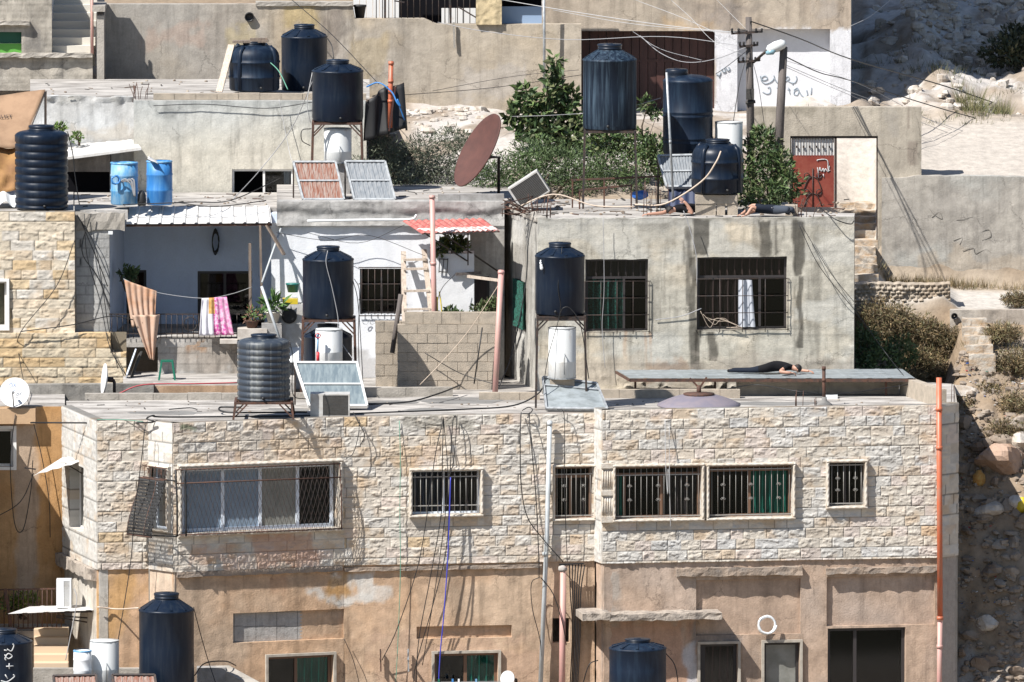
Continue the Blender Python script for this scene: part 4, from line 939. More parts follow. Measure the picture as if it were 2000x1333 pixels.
for H in (Ha, Hb2):
    g = MB(); zt_ = H[2] + (H[3] - H[2]) * .70
    for k in range(4): g.tube([sb.pt(H[0] - .01, .05, H[2] + (zt_ - H[2]) * k / 3), sb.pt(H[1] + .02, .05, H[2] + (zt_ - H[2]) * k / 3)], .009, 5)
    for k in range(5): u = H[0] - .01 + (H[1] - H[0] + .03) * k / 4; g.tube([sb.pt(u, .05, H[2] - .05), sb.pt(u, .05, zt_)], .009, 5)
    for k in (0, 1): u = H[k] + (.04 if k else -.04); g.tube([sb.pt(u, -.02, zt_), sb.pt(u, .05, zt_)], .009, 5); g.tube([sb.pt(u, -.02, H[2]), sb.pt(u, .05, H[2])], .009, 5)
    obj('grille', g, M['iron'], houseB)
curtain(houseB, sbl, Hs[0] - .02, Hs[1] + .1, Hs[2], Hs[3], 'net_green', .06, 'net_screen')
mb = MB()                                                      # fallen cable loops that stuck to the big window grille
for k in range(4): mb.tube(smooth([sb.px(1368 + 5 * k, 608 + 6 * k, .09), sb.px(1386 + 9 * k, 640 - 6 * k, .1), sb.px(1400 + 9 * k, 622 + 3 * k, .1), sb.px(1432 + 6 * k, 632 + 3 * k, .1), sb.px(1446 - 9 * k, 640, .09)]), .0045, 5)
tag(obj('cable', mb, M['cable_tan']), 'tangled pale wire caught on the grille of the wide window with the white curtain', 'cable')
# metal lean-to sheet over the block wall
def corr(parent, P, m, amp=.018, pitch=.16, name='sheet', nx=None, trap=True, th=.006):
    """corrugated sheet through four corners TL TR BR BL (ridges run from the T edge to the B edge)"""
    TL, TR, BR, BL_ = map(Vector, P); L = (TR - TL).length; n = max(2, int(round(L / pitch))); nrm = (TR - TL).cross(BL_ - TL).normalized()
    if nrm.z < 0: nrm = -nrm
    prof = [(0, 0), (.62, 0), (.70, 1), (.86, 1), (.94, 0)] if trap else [(k / 8, .5 - .5 * math.cos(2 * math.pi * k / 8)) for k in range(8)]
    us = [((i + a) / n, h) for i in range(n) for a, h in prof] + [(1.0, 0)]; V = []; F = []; nu = len(us); nv = 4
    for sgn in (0, 1):
        for j in range(nv + 1):
            v = j / nv
            for u, h in us: V.append((TL * (1 - u) + TR * u) * (1 - v) + (BL_ * (1 - u) + BR * u) * v + nrm * (h * amp - sgn * th))
    o = nu * (nv + 1)
    for j in range(nv):
        for i in range(nu - 1):
            a = j * nu + i; F.append((a, a + 1, a + nu + 1, a + nu)); F.append((a + o, a + nu + o, a + nu + 1 + o, a + 1 + o))
    for i in range(nu - 1):
        for a in (i, nv * nu + i): F.append((a, a + o, a + 1 + o, a + 1))
    mb = MB(); mb.add(V, F); return obj(name, mb, M[m], parent) if name else mb
zs0 = at(1232, 742, 5.3).z; zs1 = at(1205, 724, 6.5).z
lean = thing('metal_lean_to', 'long low lean-to roof of flat grey sheet against the rendered house', 'lean-to', (Xat(1490, 6), 6, ZT))
LT = [at(1203, 723, 6.5), at(1762, 721, 6.85), at(1787, 739, 5.2), at(1230, 739, 5.2)]
corr(lean, LT, 'graysheet', .006, .45, 'sheet')
mb = MB(); mb.bar(LT[3] + Vector((0, .03, -.05)), LT[2] + Vector((0, .03, -.05)), .05, .07)
for k in range(7): q = LT[3].lerp(LT[2], k / 6); q2 = LT[0].lerp(LT[1], k / 6); mb.bar(q + Vector((0, 0, -.05)), q2 + Vector((0, 0, -.05)), .04, .05)
obj('rafter', mb, M['rust'], lean)
for k in (.02, .3, .9):
    q = LT[3].lerp(LT[2], k) + Vector((0, .3, -.06)); mb = MB(); mb.bar(q, (q.x, q.y, ZT), .05, .05); obj('post', mb, M['rust'], lean)
# =================================================================== HOUSE C: white house with the shaded balcony
ZC0 = ZT - .6
houseC = thing('white_house', 'white plastered house with shaded balcony, grilled window and rough concrete roof edge', 'house', (Xat(600, 11), 11, ZC0))
YC = 9.6; sc_ = segpx(530, YC, 985, YC); zfc = at(700, 440, YC).z
Hc = sc_.rect(703, 525, 787, 614)
def colC(s, z, px, py):
    C = plaster((.72, .735, .76), (.66, .675, .70), 91, .10, .7, .05)(s, z, px, py)
    C = stain(C, px, py, 520, 430, 990, 450, (.5, .5, .5), .4, 8, 3); return stain(C, px, py, 680, 690, 760, 800, (.35, .33, .31), .6, 10, 4)
wallgrid('wall', houseC, sc_, 0, sc_.L, ZC0, zfc + .05, colC, [Hc], m='wall_clean', res=.06, disp=rough_disp(.012, 3, 92), thick=.2)
ZRC = at(700, 394, 9.45).z
def fasc(s, z, px, py):
    C = plaster((.36, .35, .335), (.43, .42, .40), 93, .2, .9, .2)(s, z, px, py); return stain(C, px, py, 530, 425, 990, 440, (.5, .49, .47), .7, 7, 5)
sf = segpx(541, 9.5, 985, 9.5); wallgrid('fascia', houseC, sf, 0, sf.L, zfc - .01, ZRC, fasc, res=.035, disp=lambda s, z: .07 * (fbm(s * 3, z * 6, 5, 94) - .5) + .05 * sst(.5, .9, (z - zfc) / .45), thick=.45, back=True)
mb = MB(); mb.slab([(Xat(541, 9.6), 9.65), (Xat(986, 9.6), 9.65), (Xat(1000, 10.7), 10.75), (Xat(1000, 14.2), 14.2), (Xat(541, 14.2), 14.2)], ZRC - .2, ZRC - .02); obj('roof', mb, M['cement'], houseC)
course(houseC, (Xat(855, 9.65), 9.65), (Xat(985, 9.65), 9.65), ZRC - .02, .17, .2, 3, 'blockgrey', 'roof_curb', seed=9)
pipe(houseC, smooth([at(600, 432, 9.38), at(720, 430, 9.38), at(800, 429, 9.38), at(814, 420, 9.38)]), .028, 'plastic_white', 'gutter_pipe')
w_ = window(houseC, sc_, Hc, (.5,), 'darkframe', ('pane', 'pane'), .12, .04); grille(w_, sc_, (Hc[0] - .03, Hc[1] + .03, Hc[2] - .03, Hc[3] + .03), 7, .06, (0, .33, .66, 1), 'iron', .009, scroll=0)
mb = MB()
for k in range(5): coil(mb, sc_.pt(Hc[0] + .12 + .16 * k, .08, Hc[2] - .16), .06, .007, 1, (0, -1, 0), seed=k)
obj('grille_scroll', mb, M['steel'], w_)
# balcony
YB = 12.6; zfl = at(400, 662, 9.1).z
sbk = segpx(243, YB, 532, YB); zcl = at(400, 438, YB).z
Hd1 = sbk.rect(386, 530, 492, 664); Hd2 = sbk.rect(247, 528, 286, 664)
wallgrid('balcony_wall', houseC, sbk, -.05, sbk.L, zfl - .1, zcl + .5, plaster((.60, .68, .82), (.54, .62, .76), 95, .08, .7, .05), [Hd1, Hd2], m='wall_clean', res=.1, thick=.15)  # white wall tinted blue, painting in its bluish shade
sil = Seg((Xat(213, 9.4), 9.4), (Xat(243, YB), YB)); wallgrid('balcony_wall', houseC, sil, 0, sil.L, zfl - .1, zcl + .5, plaster((.60, .68, .82), (.54, .62, .76), 96, .08, .7, .05), m='wall_clean', res=.2, thick=.15)  # same blue shade tint put into the side wall colour
sir = Seg((Xat(532, YB), YB), (Xat(530, 9.65), 9.65)); wallgrid('balcony_wall', houseC, sir, 0, sir.L, zfl - .1, zcl + .5, plaster((.60, .68, .82), (.56, .64, .78), 97, .08, .7, .05), m='wall_clean', res=.2, thick=.15)  # blue shade tint painted in here too
mb = MB(); mb.slab([(Xat(213, 9), 9.0), (Xat(545, 9), 9.0), (Xat(545, 13), 13.0), (Xat(213, 13), 13.0)], zfl - .18, zfl); obj('balcony_floor', mb, M['cement'], houseC)
for H, k in ((Hd1, 0), (Hd2, 1)):
    d = window(houseC, sbk, H, (.5,) if k == 0 else (), 'darkframe', ('pane', 'pane') if k == 0 else ('pane',), .06, .06, name='door')
mb = MB(); mb.box(Xat(243, 14), Xat(532, 14), 14.0, 14.1, zfl, zcl + .5); obj('inner_wall', mb, M['dark'], houseC)  # wall behind the doors coloured near-black for the dark inside
sp_ = segpx(308, 9.0, 468, 9.0)
def colP(s, z, px, py):
    C = plaster((.38, .36, .33), (.33, .29, .25), 98, .3, .9, .15)(s, z, px, py); jx = np.abs(((s + np.floor((z - ZC0) / .24) * .2) / .42) % 1 - .5); jz = np.abs(((z - ZC0) / .24) % 1 - .5)
    C = C * (1 - .25 * ((jx > .48) | (jz > .46)))[..., None]; C = stain(C, px, py, 370, 668, 400, 690, (.36, .2, .10), .6, 6, 3); return stain(C, px, py, 310, 725, 470, 800, (.42, .42, .41), .5, 9, 2)
wallgrid('balcony_parapet', houseC, sp_, 0, sp_.L, ZC0, zfl + .04, colP, res=.03, disp=rough_disp(.025, 6, 99), thick=.2, back=True)
M['slab_edge'] = mat('slab_edge', (.50, .46, .41), .9, col2=(.38, .34, .3), sc=5)
mb = MB(); mb.box(Xat(430, 9), Xat(470, 9), 8.55, 9.25, zfl - .06, zfl + .03); obj('ledge', mb, M['slab_edge'], houseC)
spl = segpx(147, 8.95, 214, 8.95); zpt = at(180, 417, 8.95).z
def colpl(s, z, px, py):
    C = plaster((.44, .445, .44), (.38, .375, .36), 101, .25, .8, .1)(s, z, px, py); jx = np.abs(((s + np.floor((z - ZC0) / .21) * .17) / .38) % 1 - .5); jz = np.abs(((z - ZC0) / .21) % 1 - .5)
    C = C * (1 - .3 * ((jx > .475) | (jz > .45)))[..., None]
    for x, y in ((156, 470), (156, 505)): C = stain(C, px, py, x, y, x + 3, y + 14, (.02, .02, .02), .9, 1, x)
    return stain(C, px, py, 170, 410, 250, 447, (.27, .25, .22), .8, 5, 4)
wallgrid('block_pillar', houseC, spl, 0, spl.L, ZC0, zpt, colpl, res=.03, disp=rough_disp(.015, 8, 102), thick=.3, back=True)
mb = MB(); mb.slab([(Xat(146, 9.3), 9.35), (Xat(250, 9.35), 9.35), (Xat(250, 10), 10.0), (Xat(541, 10), 10.0), (Xat(541, 14), 14.0), (Xat(146, 14), 14.0)], at(300, 406, 10.0).z - .22, at(300, 406, 10.0).z); obj('roof', mb, M['cement'], houseC); ZRC2 = at(300, 406, 10.0).z
roughbox('roof_edge', houseC, segpx(148, 8.92, 246, 8.92), 0, 1.1, -.25, .02, ZRC2 - .42, ZRC2 - .02, 'concrete', .03, 6)
AW = [at(253, 405, 9.98), at(527, 404, 9.98), at(531, 436, 9.15), at(246, 438, 9.15)]
aw = thing('white_awning', 'white ribbed metal awning over the balcony', 'awning', tuple(AW[3]))
corr(aw, AW, 'wmetal', .03, .26, 'sheet')
mb = MB()
for k in (.02, .5, .98): mb.bar(AW[0].lerp(AW[1], k) - Vector((0, 0, .05)), AW[3].lerp(AW[2], k) - Vector((0, 0, .04)), .035, .05)
mb.bar(AW[3] - Vector((0, -.05, .04)), AW[2] - Vector((0, -.05, .04)), .04, .05); obj('rafter', mb, M['rust'], aw)
for px in (508,): mb = MB(); mb.bar(at(px, 440, 9.2), at(px + 4, 640, 9.2), .05, .05); obj('post', mb, M['wood'], aw)
mb = MB(); mb.bar(at(488, 476, 9.2), at(489, 640, 9.2), .09, .06); tag(obj('wooden_post', mb, M['wood']), 'dark brown plank post standing in the balcony opening', 'post')
# balcony railing
t = thing('balcony_railing', 'low dark iron railing along the balcony parapet', 'railing', (Xat(390, 9), 9.0, zfl))
mb = MB(); za = at(390, 614, 8.95).z; zb_ = at(390, 652, 8.95).z; x0, x1 = Xat(213, 8.95), Xat(468, 8.95)
for z in (za, zb_): mb.bar((x0, 8.95, z), (x1, 8.95, z), .025, .025)
for k in range(24): x = x0 + (x1 - x0) * (k + .5) / 24; mb.tube([(x, 8.95, zb_ - .1), (x, 8.95, za)], .009, 5)
for k in (.62, .25): coil(mb, (x0 + (x1 - x0) * k, 8.94, (za + zb_) / 2), .15, .01, 1, (0, -1, 0))
obj('bars', mb, M['iron'], t)
# small white annexe under the red sheet
YA = 8.5; sa = segpx(850, YA, 926, YA); wallgrid('annexe_wall', houseC, sa, 0, sa.L, ZC0, at(880, 496, YA).z, plaster((.70, .71, .73), (.62, .62, .62), 105, .15, .7, .06), m='wall_clean', res=.06, disp=rough_disp(.02, 4, 106), thick=.7, back=True)
sar = segpx(918, 9.3, 985, 9.3); Hx = sar.rect(924, 540, 956, 640); wallgrid('annexe_wall', houseC, sar, 0, sar.L, ZC0, at(940, 450, 9.3).z, plaster((.42, .40, .37), (.35, .33, .31), 107, .3), [Hx], res=.06, thick=.15)
window(houseC, sar, Hx, (), 'darkframe', ('curt_dark',), .06, .05, name='door')
RS = [at(786, 432, 9.3), at(944, 428, 9.3), at(976, 452, 7.9), at(824, 457, 7.9)]
rsh = thing('red_awning', 'red corrugated metal awning with white lower edge over the annexe', 'awning', tuple(RS[3])); corr(rsh, RS, 'redsheet', .03, .15, 'sheet', trap=False)
M['redwhite'] = mat('faded_red_white', (.66, .60, .58), .5, col2=(.5, .25, .22), sc=6)
corr(rsh, [RS[3].lerp(RS[0], .3) + Vector((0, 0, .012)), RS[2].lerp(RS[1], .3) + Vector((0, 0, .012)), RS[2] + Vector((0, 0, .012)), RS[3].lerp(RS[2], .25) + Vector((0, 0, .012))], 'redwhite', .03, .15, 'bleached_edge', trap=False)
mb = MB()
for a, b in (((828, 455, 7.95), (912, 510, 8.5)), ((862, 455, 7.95), (975, 532, 9.2)), ((914, 455, 7.95), (914, 518, 8.4)), ((824, 457, 7.92), (976, 453, 7.92))): mb.bar(at(*a), at(*b), .03, .03)
obj('bracket', mb, M['iron'], rsh)
# raw block wall in front of the annexe
bw = thing('block_wall', 'unplastered concrete block wall below the white annexe', 'wall', (Xat(870, 7), 7.0, ZT))
course(bw, (Xat(776, 6.9), 6.9), (Xat(972, 6.9), 6.9), ZT - .02, at(870, 634, 6.9).z - ZT + .02, .2, 5, 'block', 'blocks', rows=7, seed=12)
course(bw, (Xat(790, 6.95), 6.95), (Xat(972, 6.95), 6.95), at(870, 634, 6.9).z, .27, .2, 5, 'block', 'blocks', rows=1, seed=13)
bw2 = thing('block_wall', 'lower end of raw block wall stepping down beside the wooden ladder', 'wall', (Xat(760, 7.6), 7.6, ZT)); course(bw2, (Xat(733, 7.6), 7.6), (Xat(836, 7.6), 7.6), ZT - .02, at(780, 626, 7.6).z - ZT, .2, 3, 'block', 'blocks', rows=6, seed=14)
# grey service wall and small orange house behind the street roof (far side of the curb)
lowh = thing('low_house', 'low orange-plastered house with a long narrow window behind the roof curb', 'house', (Xat(400, 6), 6.3, ZC0))
s = segpx(298, 6.3, 468, 6.3); Hn = s.rect(337, 769, 450, 800); wallgrid('wall', lowh, s, 0, s.L, ZC0, at(400, 754, 6.3).z, plaster((.45, .30, .19), (.42, .31, .22), 111, .2), [Hn], res=.06, disp=rough_disp(.02, 5, 112), thick=.2); window(lowh, s, Hn, (.5,), 'alu', ('pane', 'pane'), .03, .035)
mb = MB(); mb.slab([(Xat(240, 6.3), 6.35), (Xat(470, 6.3), 6.35), (Xat(470, 9.5), 9.5), (Xat(240, 9.5), 9.5)], at(400, 754, 6.3).z - .1, at(400, 753, 6.3).z); obj('roof', mb, M['cement'], lowh)
gw = thing('service_wall', 'rough grey concrete wall below the stone-clad corner house', 'wall', (Xat(120, 6), 6.0, ZC0)); s = segpx(40, 6.0, 300, 6.2); wallgrid('wall', gw, s, 0, s.L, ZC0, at(150, 752, 6).z, plaster((.34, .33, .31), (.25, .235, .21), 113, .4, .9, .2), res=.05, disp=rough_disp(.06, 4, 114), thick=.3, back=True)
# =================================================================== corner house with split-face stone
houseD0 = thing('stone_clad_house', 'ochre and cream split-stone house corner below the ribbed tank', 'house', (Xat(60, 8.6), 9, ZC0))
ZCL = at(70, 414, 8.6).z; ZCM = at(70, 650, 8.6).z
pal3 = [(4, (.54, .47, .37)), (2, (.52, .41, .27)), (3, (.54, .50, .44)), (2, (.54, .45, .34)), (.6, (.48, .36, .22))]
s1_ = segpx(-160, 8.6, 146, 8.6); s2_ = segpx(-160, 8.45, 246, 8.45); Hq = s1_.rect(-40, 550, 13, 640)
d, c = stone_fns(ZCL, 131, pal3, course=.217, lmin=.3, lmax=.62); wallgrid('stone_wall', houseD0, s1_, 0, s1_.L, ZCM, ZCL, c, [Hq], res=.022, disp=d, m='stone', thick=.25, back=True)
d, c = stone_fns(ZCL - .001, 132, [(3, (.54, .46, .34)), (2.5, (.52, .38, .22)), (2, (.53, .43, .30))], course=.217, lmin=.3, lmax=.62); z2 = at(100, 756, 8.45).z
rk = lambda S_: np.clip(s2_.L - (S_ - (s2_.L - .95)) * 0, 0, 99)
wallgrid('stone_wall', houseD0, s2_, 0, s2_.L, z2, ZCM - .002, c, [(s2_.L - .35, s2_.L + 1, ZCM - .44, ZCM + .1)], res=.022, disp=d, m='stone', thick=.35, back=True)
surround(houseD0, s1_, Hq, wd=.06, out=.07, m=M['wpaint'], ropes=False); window(houseD0, s1_, Hq, (.4,), 'wpaint', ('pane', 'pane'), .1, .05)
mb = MB(); mb.slab([(Xat(-160, 8.7), 8.65), (Xat(144, 8.7), 8.65), (Xat(144, 14), 14.0), (Xat(-160, 14), 14.0)], ZCL - .25, ZCL - .02); obj('roof', mb, M['cement'], houseD0)
mb = MB(); mb.box(Xat(-160, 7), Xat(144, 7), 8.9, 9.3, ZC0 - 1, ZCL - .26); mb.box(Xat(144, 8), Xat(244, 8), 8.82, 8.9, ZC0 - 1, ZCM - .45); obj('core_wall', mb, M['concrete'], houseD0)
# =================================================================== HOUSE D: upper rendered house with the sliding window
YD = 14.2; houseD = thing('upper_house', 'pale rendered house with a white sliding window and flat block-edged roof', 'house', (Xat(480, YD), 16, ZC0 + 2))
ZDB = ZC0 + 2.0; sd = segpx(262, YD, 716, YD); ZTD = at(450, 197, YD).z; Hd = sd.rect(453, 331, 573, 387)
def colD(s, z, px, py):
    C = plaster((.54, .51, .435), (.57, .53, .45), 141, .12, .8, .08)(s, z, px, py)
    up = sst(300, 195, py + 60 * (fbm(px * .012, py * .01, 4, 7) - .5)); C = mixc(C, (.47, .49, .485), .8 * up)
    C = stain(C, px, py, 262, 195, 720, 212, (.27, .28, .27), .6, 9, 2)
    st = fbm(px * .03, py * .004, 4, 9); return C * (1 - .22 * sst(.5, .75, st) * sst(340, 200, py))[..., None]
wallgrid('wall', houseD, sd, 0, sd.L, ZDB, ZTD, colD, [Hd], res=.05, disp=rough_disp(.04, 2.5, 142), thick=.2)
w_ = window(houseD, sd, Hd, (.52,), 'wpaint', (None, 'pane'), .06, .05); curtain(w_, sd, Hd[1] - .22, Hd[1] - .03, Hd[2], Hd[3], 'curt_white', -.22)
YDw = 15.0; sdw = segpx(60, YDw, 262, YDw)
def colDw(s, z, px, py):
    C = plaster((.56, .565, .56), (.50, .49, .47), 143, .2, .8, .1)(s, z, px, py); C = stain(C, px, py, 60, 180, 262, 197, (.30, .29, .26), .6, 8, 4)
    return stain(C, px, py, 130, 245, 262, 272, (.48, .43, .36), .6, 8, 5)
ZTW = at(150, 189, YDw).z
wallgrid('wall', houseD, sdw, 0, sdw.L, ZDB, ZTW, colDw, res=.05, disp=lambda s, z: .03 * (fbm(s * 3, z * 3, 4, 3) - .5) + .16 * (fbm(s * 6, z * 8, 4, 5) - .35) * sst(ZTW - .25, ZTW - .05, z), thick=.25, top=lambda s: ZTW + .1 * (fbm(s * 3, s * 0, 3, 8) - .5))
ZRD = ZTD + .03; mb = MB(); mb.slab([(Xat(262, YD), YD + .05), (Xat(722, YD), YD + .05), (Xat(722, 20.4), 20.4), (Xat(60, 20.4), 20.4), (Xat(60, YDw), YDw + .1), (Xat(262, YDw), YDw + .1)], ZRD - .22, ZRD - .02); obj('roof', mb, M['cement'], houseD)
mb = MB(); s_ = Seg((Xat(716, YD), YD), (Xat(722, 20), 20)); mb.box(.22, s_.L, -.2, 0, ZDB, ZRD - .23, s_.xf); mb.box(Xat(265, 17), Xat(716, 17), 17, 17.2, ZDB, ZRD - .23); obj('rear_wall', mb, M['concrete'], houseD)
course(houseD, (Xat(300, 14.3), 14.3), (Xat(716, 14.3), 14.3), ZRD - .02, .15, .2, 10, 'block', 'roof_curb', seed=15)
# shed under the white sheet
YS = 14.4; shed = thing('lean_to_shed', 'grey block lean-to with a dark opening under a white sheet roof', 'shed', (Xat(175, YS), YS, ZRC2)); ss = segpx(118, YS, 216, YS); Hh = ss.rect(122, 336, 214, 392)
wallgrid('wall', shed, ss, 0, ss.L, ZRC2 - .2, at(170, 292, YS).z, plaster((.22, .20, .185), (.17, .155, .14), 145, .3, .8, .2), [Hh], res=.05, disp=rough_disp(.03, 5, 4), thick=.1)
mb = MB(); mb.box(Xat(118, YS), Xat(216, YS), 14.9, 14.96, ZRC2 - .2, at(170, 300, YS).z); obj('inner_wall', mb, M['dark'], shed)  # shed back coloured near-black for the shade in its opening
WS = [at(100, 286, 14.9), at(262, 273, 14.9), at(276, 289, 13.7), at(100, 312, 13.7)]; corr(shed, WS, 'wmetal', .012, .5, 'roof')
mb = MB(); mb.bar(WS[3] - Vector((0, 0, .02)), WS[2] - Vector((0, 0, .02)), .03, .06); obj('roof_edge', mb, M['wmetal'], shed)
# =================================================================== terrace wall E and what stands above it
YE = 21.6; te = thing('terrace_wall', 'long ochre and grey rendered terrace wall above the tanks', 'wall', (Xat(700, YE), YE, at(700, 215, YE).z)); ZEB = at(700, 250, YE).z - 1.0
def colE(s, z, px, py):
    C = plaster((.38, .34, .29), (.42, .34, .24), 151, .3, .9, .2)(s, z, px, py)
    C = mixc(C, (.33, .31, .28), .8 * sst(500, 300, px + 120 * (fbm(px * .01, py * .02, 3, 3) - .5))); C = mixc(C, (.44, .375, .29), .6 * sst(700, 900, px))
    for x, y, a, b, cc, k in ((650, 60, 16, 60, (.15, .12, .10), .55), (590, 30, 30, 22, (.40, .30, .12), .5), (420, 60, 30, 30, (.22, .19, .16), .4), (470, 85, 26, 30, (.42, .34, .18), .5), (960, 160, 70, 30, (.40, .37, .34), .5), (350, 70, 60, 16, (.42, .31, .25), .5), (720, 110, 30, 40, (.40, .30, .14), .35)): C = stain(C, px, py, x - a, y - b, x + a, y + b, cc, k, 8, x)
    if True: C = stain(C, px, py, 700, 215, 1140, 260, (.47, .41, .35), .6, 8, 9)
    return C
ZE1 = at(600, -60, YE).z; tx = lambda px: Xat(px, YE) - Xat(207, YE)
def topE(s):
    p = 207 + s / (Xat(1135, YE) - Xat(207, YE)) * 928; y = np.where(p < 500, 9 + 0 * p, np.where(p < 692, 9, np.where(p < 828, 37, np.where(p < 850, 37 + (p - 828) * .45, 48))))
    z37 = at(700, 37, YE).z; return z37 - (y - 37) / scl(YE) / math.cos(PITCH)
se = segpx(207, YE, 1135, YE); ZE0 = at(700, 0, YE).z
wallgrid('wall', te, se, 0, se.L, ZEB, ZE0, colE, res=.06, disp=rough_disp(.05, 2.2, 152), thick=.35, top=topE)
mb = MB(); q = at(487, 33, YE - .03); mb.lathe(q, [(.01, 0), (.11, 0), (.11, .08), (.09, .08), (.09, .02), (.01, .02)], 16, M=Vector((0, -1, -.1)).to_track_quat('Z', 'Y').to_matrix(), cap=False); obj('weep_pipe', mb, M['black'], te)
roughbox('coping', te, segpx(500, YE, 694, YE), 0, 2.26, -.3, .05, at(600, 12, YE).z, at(600, 6, YE).z + .02, 'concrete', .01, 3)
mb = MB(); mb.bar(at(886, 44, YE - .08), at(888, 94, YE - .08), .05, .05); obj('spout', mb, M['concrete'], te)
# bright fin at the end of the terrace wall
fin = thing('fin_wall', 'narrow concrete fin wall casting a pointed shadow on the terrace wall', 'wall', (Xat(196, 21), 21, ZRD)); mb = MB(); x0, x1 = Xat(192, 21), Xat(206, 21); zt = at(200, 18, 20.4).z; zb = ZRD - .02
mb.add([(x0, 20.3, zb), (x1, 20.3, zb), (x1, 20.3, zt - .15), (x0, 20.3, zt - .15), (x0, YE, zb), (x1, YE, zb), (x1, YE, zt), (x0, YE, zt)], [(0, 1, 2, 3), (5, 4, 7, 6), (4, 0, 3, 7), (1, 5, 6, 2), (3, 2, 6, 7), (0, 4, 5, 1)]); obj('wall', mb, M['concrete'], fin)
mb = MB(); mb.box(x0 - .1, x1 + .03, 20.2, YE, zt - .05, zt + .08); obj('coping', mb, M['concrete'], fin)
# stair house at the top edge
YT = 20.6; th_ = thing('stair_house', 'old board-marked concrete stair house with a green shutter', 'house', (Xat(90, YT), 21, ZRD)); st_ = segpx(-140, YT, 182, YT); Hg = st_.rect(-60, 63, 42, 105); Hst = st_.rect(101, -40, 176, 106); ZT0 = at(90, -70, YT).z
def colT(s, z, px, py):
    C = plaster((.36, .335, .295), (.44, .40, .34), 161, .2, .9, .2)(s, z, px, py); C = C * (.93 + .1 * np.sin(z * 46))[..., None]
    C = stain(C, px, py, 55, 52, 82, 106, (.16, .15, .14), .6, 5, 3); return stain(C, px, py, 118, 110, 124, 156, (.12, .11, .10), .6, 2, 4)
wallgrid('wall', th_, st_, 0, st_.L, ZRD - .3, ZT0, colT, [Hg, Hst], res=.05, disp=rough_disp(.05, 4, 162), thick=.3)
roughbox('ledge', th_, st_, 0, st_.L, -.1, .14, at(90, 112, YT).z, at(90, 104, YT).z, 'concrete', .02, 7); roughbox('ledge', th_, st_, 0, st_.L * .62, -.1, .16, at(30, 49, YT).z, at(30, 41, YT).z, 'concrete', .02, 8)
mb = MB(); mb.box(Hg[0], Hg[1], -.2, -.16, Hg[2], Hg[2] + .22, st_.xf); o = obj('shutter', mb, mat('lime_paint', (.10, .33, .05), .6), th_); mb = MB(); mb.box(Hg[0], Hg[1], -.24, -.21, Hg[2] + .22, Hg[3], st_.xf); obj('shutter', mb, mat('dark_green_paint', (.01, .09, .055), .6), th_)
mb = MB()
for k in range(12): mb.box(Hst[0] - .1, Hst[1] + .1, -.3 - .28 * (k + 1), -.28 - .28 * k, Hst[2] + .17 * k - .3, Hst[2] + .17 * (k + 1), st_.xf)
obj('stair', mb, M['potwhite'], th_)
mb = MB(); mb.box(Xat(-140, 22), Xat(200, 22), 24.2, 24.3, ZRD, ZT0 + 1); mb.box(Hst[0] - .2, Hst[0] - .02, -3.4, -.3, ZRD, ZT0, st_.xf); obj('inner_wall', mb, M['wpaint'], th_)
mb = MB(); q = at(180, 6, 20.5); mb.tube([q + Vector((0, 0, .6)), at(180, 106, 20.5)], .035, 8); obj('pipe', mb, M['pink'], th_)
# yard house behind the terrace wall
YH = 23.2; yh = thing('yard_house', 'house with white board wall, dark porch and pale blue shutter above the terrace wall', 'house', (Xat(880, YH), YH, at(880, 48, YE).z)); ZH0 = at(880, 60, YH).z - .4; ZH1 = ZH0 + 3.2
def boards(px0, px1, m, name, y=YH, z1=ZH1, n=8):
    mb = MB(); s = segpx(px0, y, px1, y)
    for k in range(n): mb.box(s.L * k / n + .006, s.L * (k + 1) / n - .006, -.05, .01 * (k % 2), ZH0, z1, s.xf)
    return obj(name, mb, M[m], yh)
boards(690, 780, 'wpaint', 'board_wall', n=7)
mb = MB(); mb.box(Xat(775, 24), Xat(935, 24), 24.6, 24.7, ZH0, ZH1); obj('porch_wall', mb, M['dark'], yh)  # porch back coloured near-black in place of its shade
boards(862, 932, 'wpaint', 'board_wall', YH - .1, at(890, 16, YH).z, 5)
sp3 = segpx(930, YE - .1, 980, YE - .1); wallgrid('pillar', yh, sp3, 0, sp3.L, at(950, 48, YE).z, ZH1, plaster((.52, .42, .26), (.46, .37, .24), 171, .1, .9, .2), res=.03, disp=rough_disp(.06, 9, 172), thick=.4, back=True)
s = segpx(980, YE + .3, 1058, YE + .3); mb = MB(); mb.box(0, s.L, -.05, 0, ZH0, at(1000, 15, YE).z, s.xf); obj('shutter', mb, mat('shutter_blue', (.24, .33, .47), .6), yh)
mb = MB(); mb.box(0, s.L, -.6, -.5, ZH0, ZH1, s.xf); mb.box(-.1, s.L + .1, -.5, .3, at(1000, -15, YE).z, ZH1, s.xf); obj('porch_wall', mb, M['dark'], yh)  # this back and top also carry the near-black shade colour
t = thing('iron_railing', 'thin black iron railing on top of the terrace wall', 'railing', (Xat(800, YE), YE + .1, at(800, 48, YE).z)); mb = MB()
for k in range(17): x = 735 + 195 * k / 16; mb.tube([at(x, 46 if x > 840 else 36, YE + .12), at(x, -30, YE + .12)], .011, 5)
mb.bar(at(770, 2, YE + .12), at(790, 5, YE + .12), .03, .03); mb.bar(at(895, 14, YE + .12), at(932, 36, YE + .12), .03, .03); mb.bar(at(878, -20, YE + .12), at(880, 46, YE + .12), .05, .05); mb.bar(at(752, -20, YE + .12), at(752, 38, YE + .12), .05, .05); mb.bar(at(735, -28, YE + .12), at(930, -28, YE + .12), .03, .03)
obj('bars', mb, M['iron'], t)
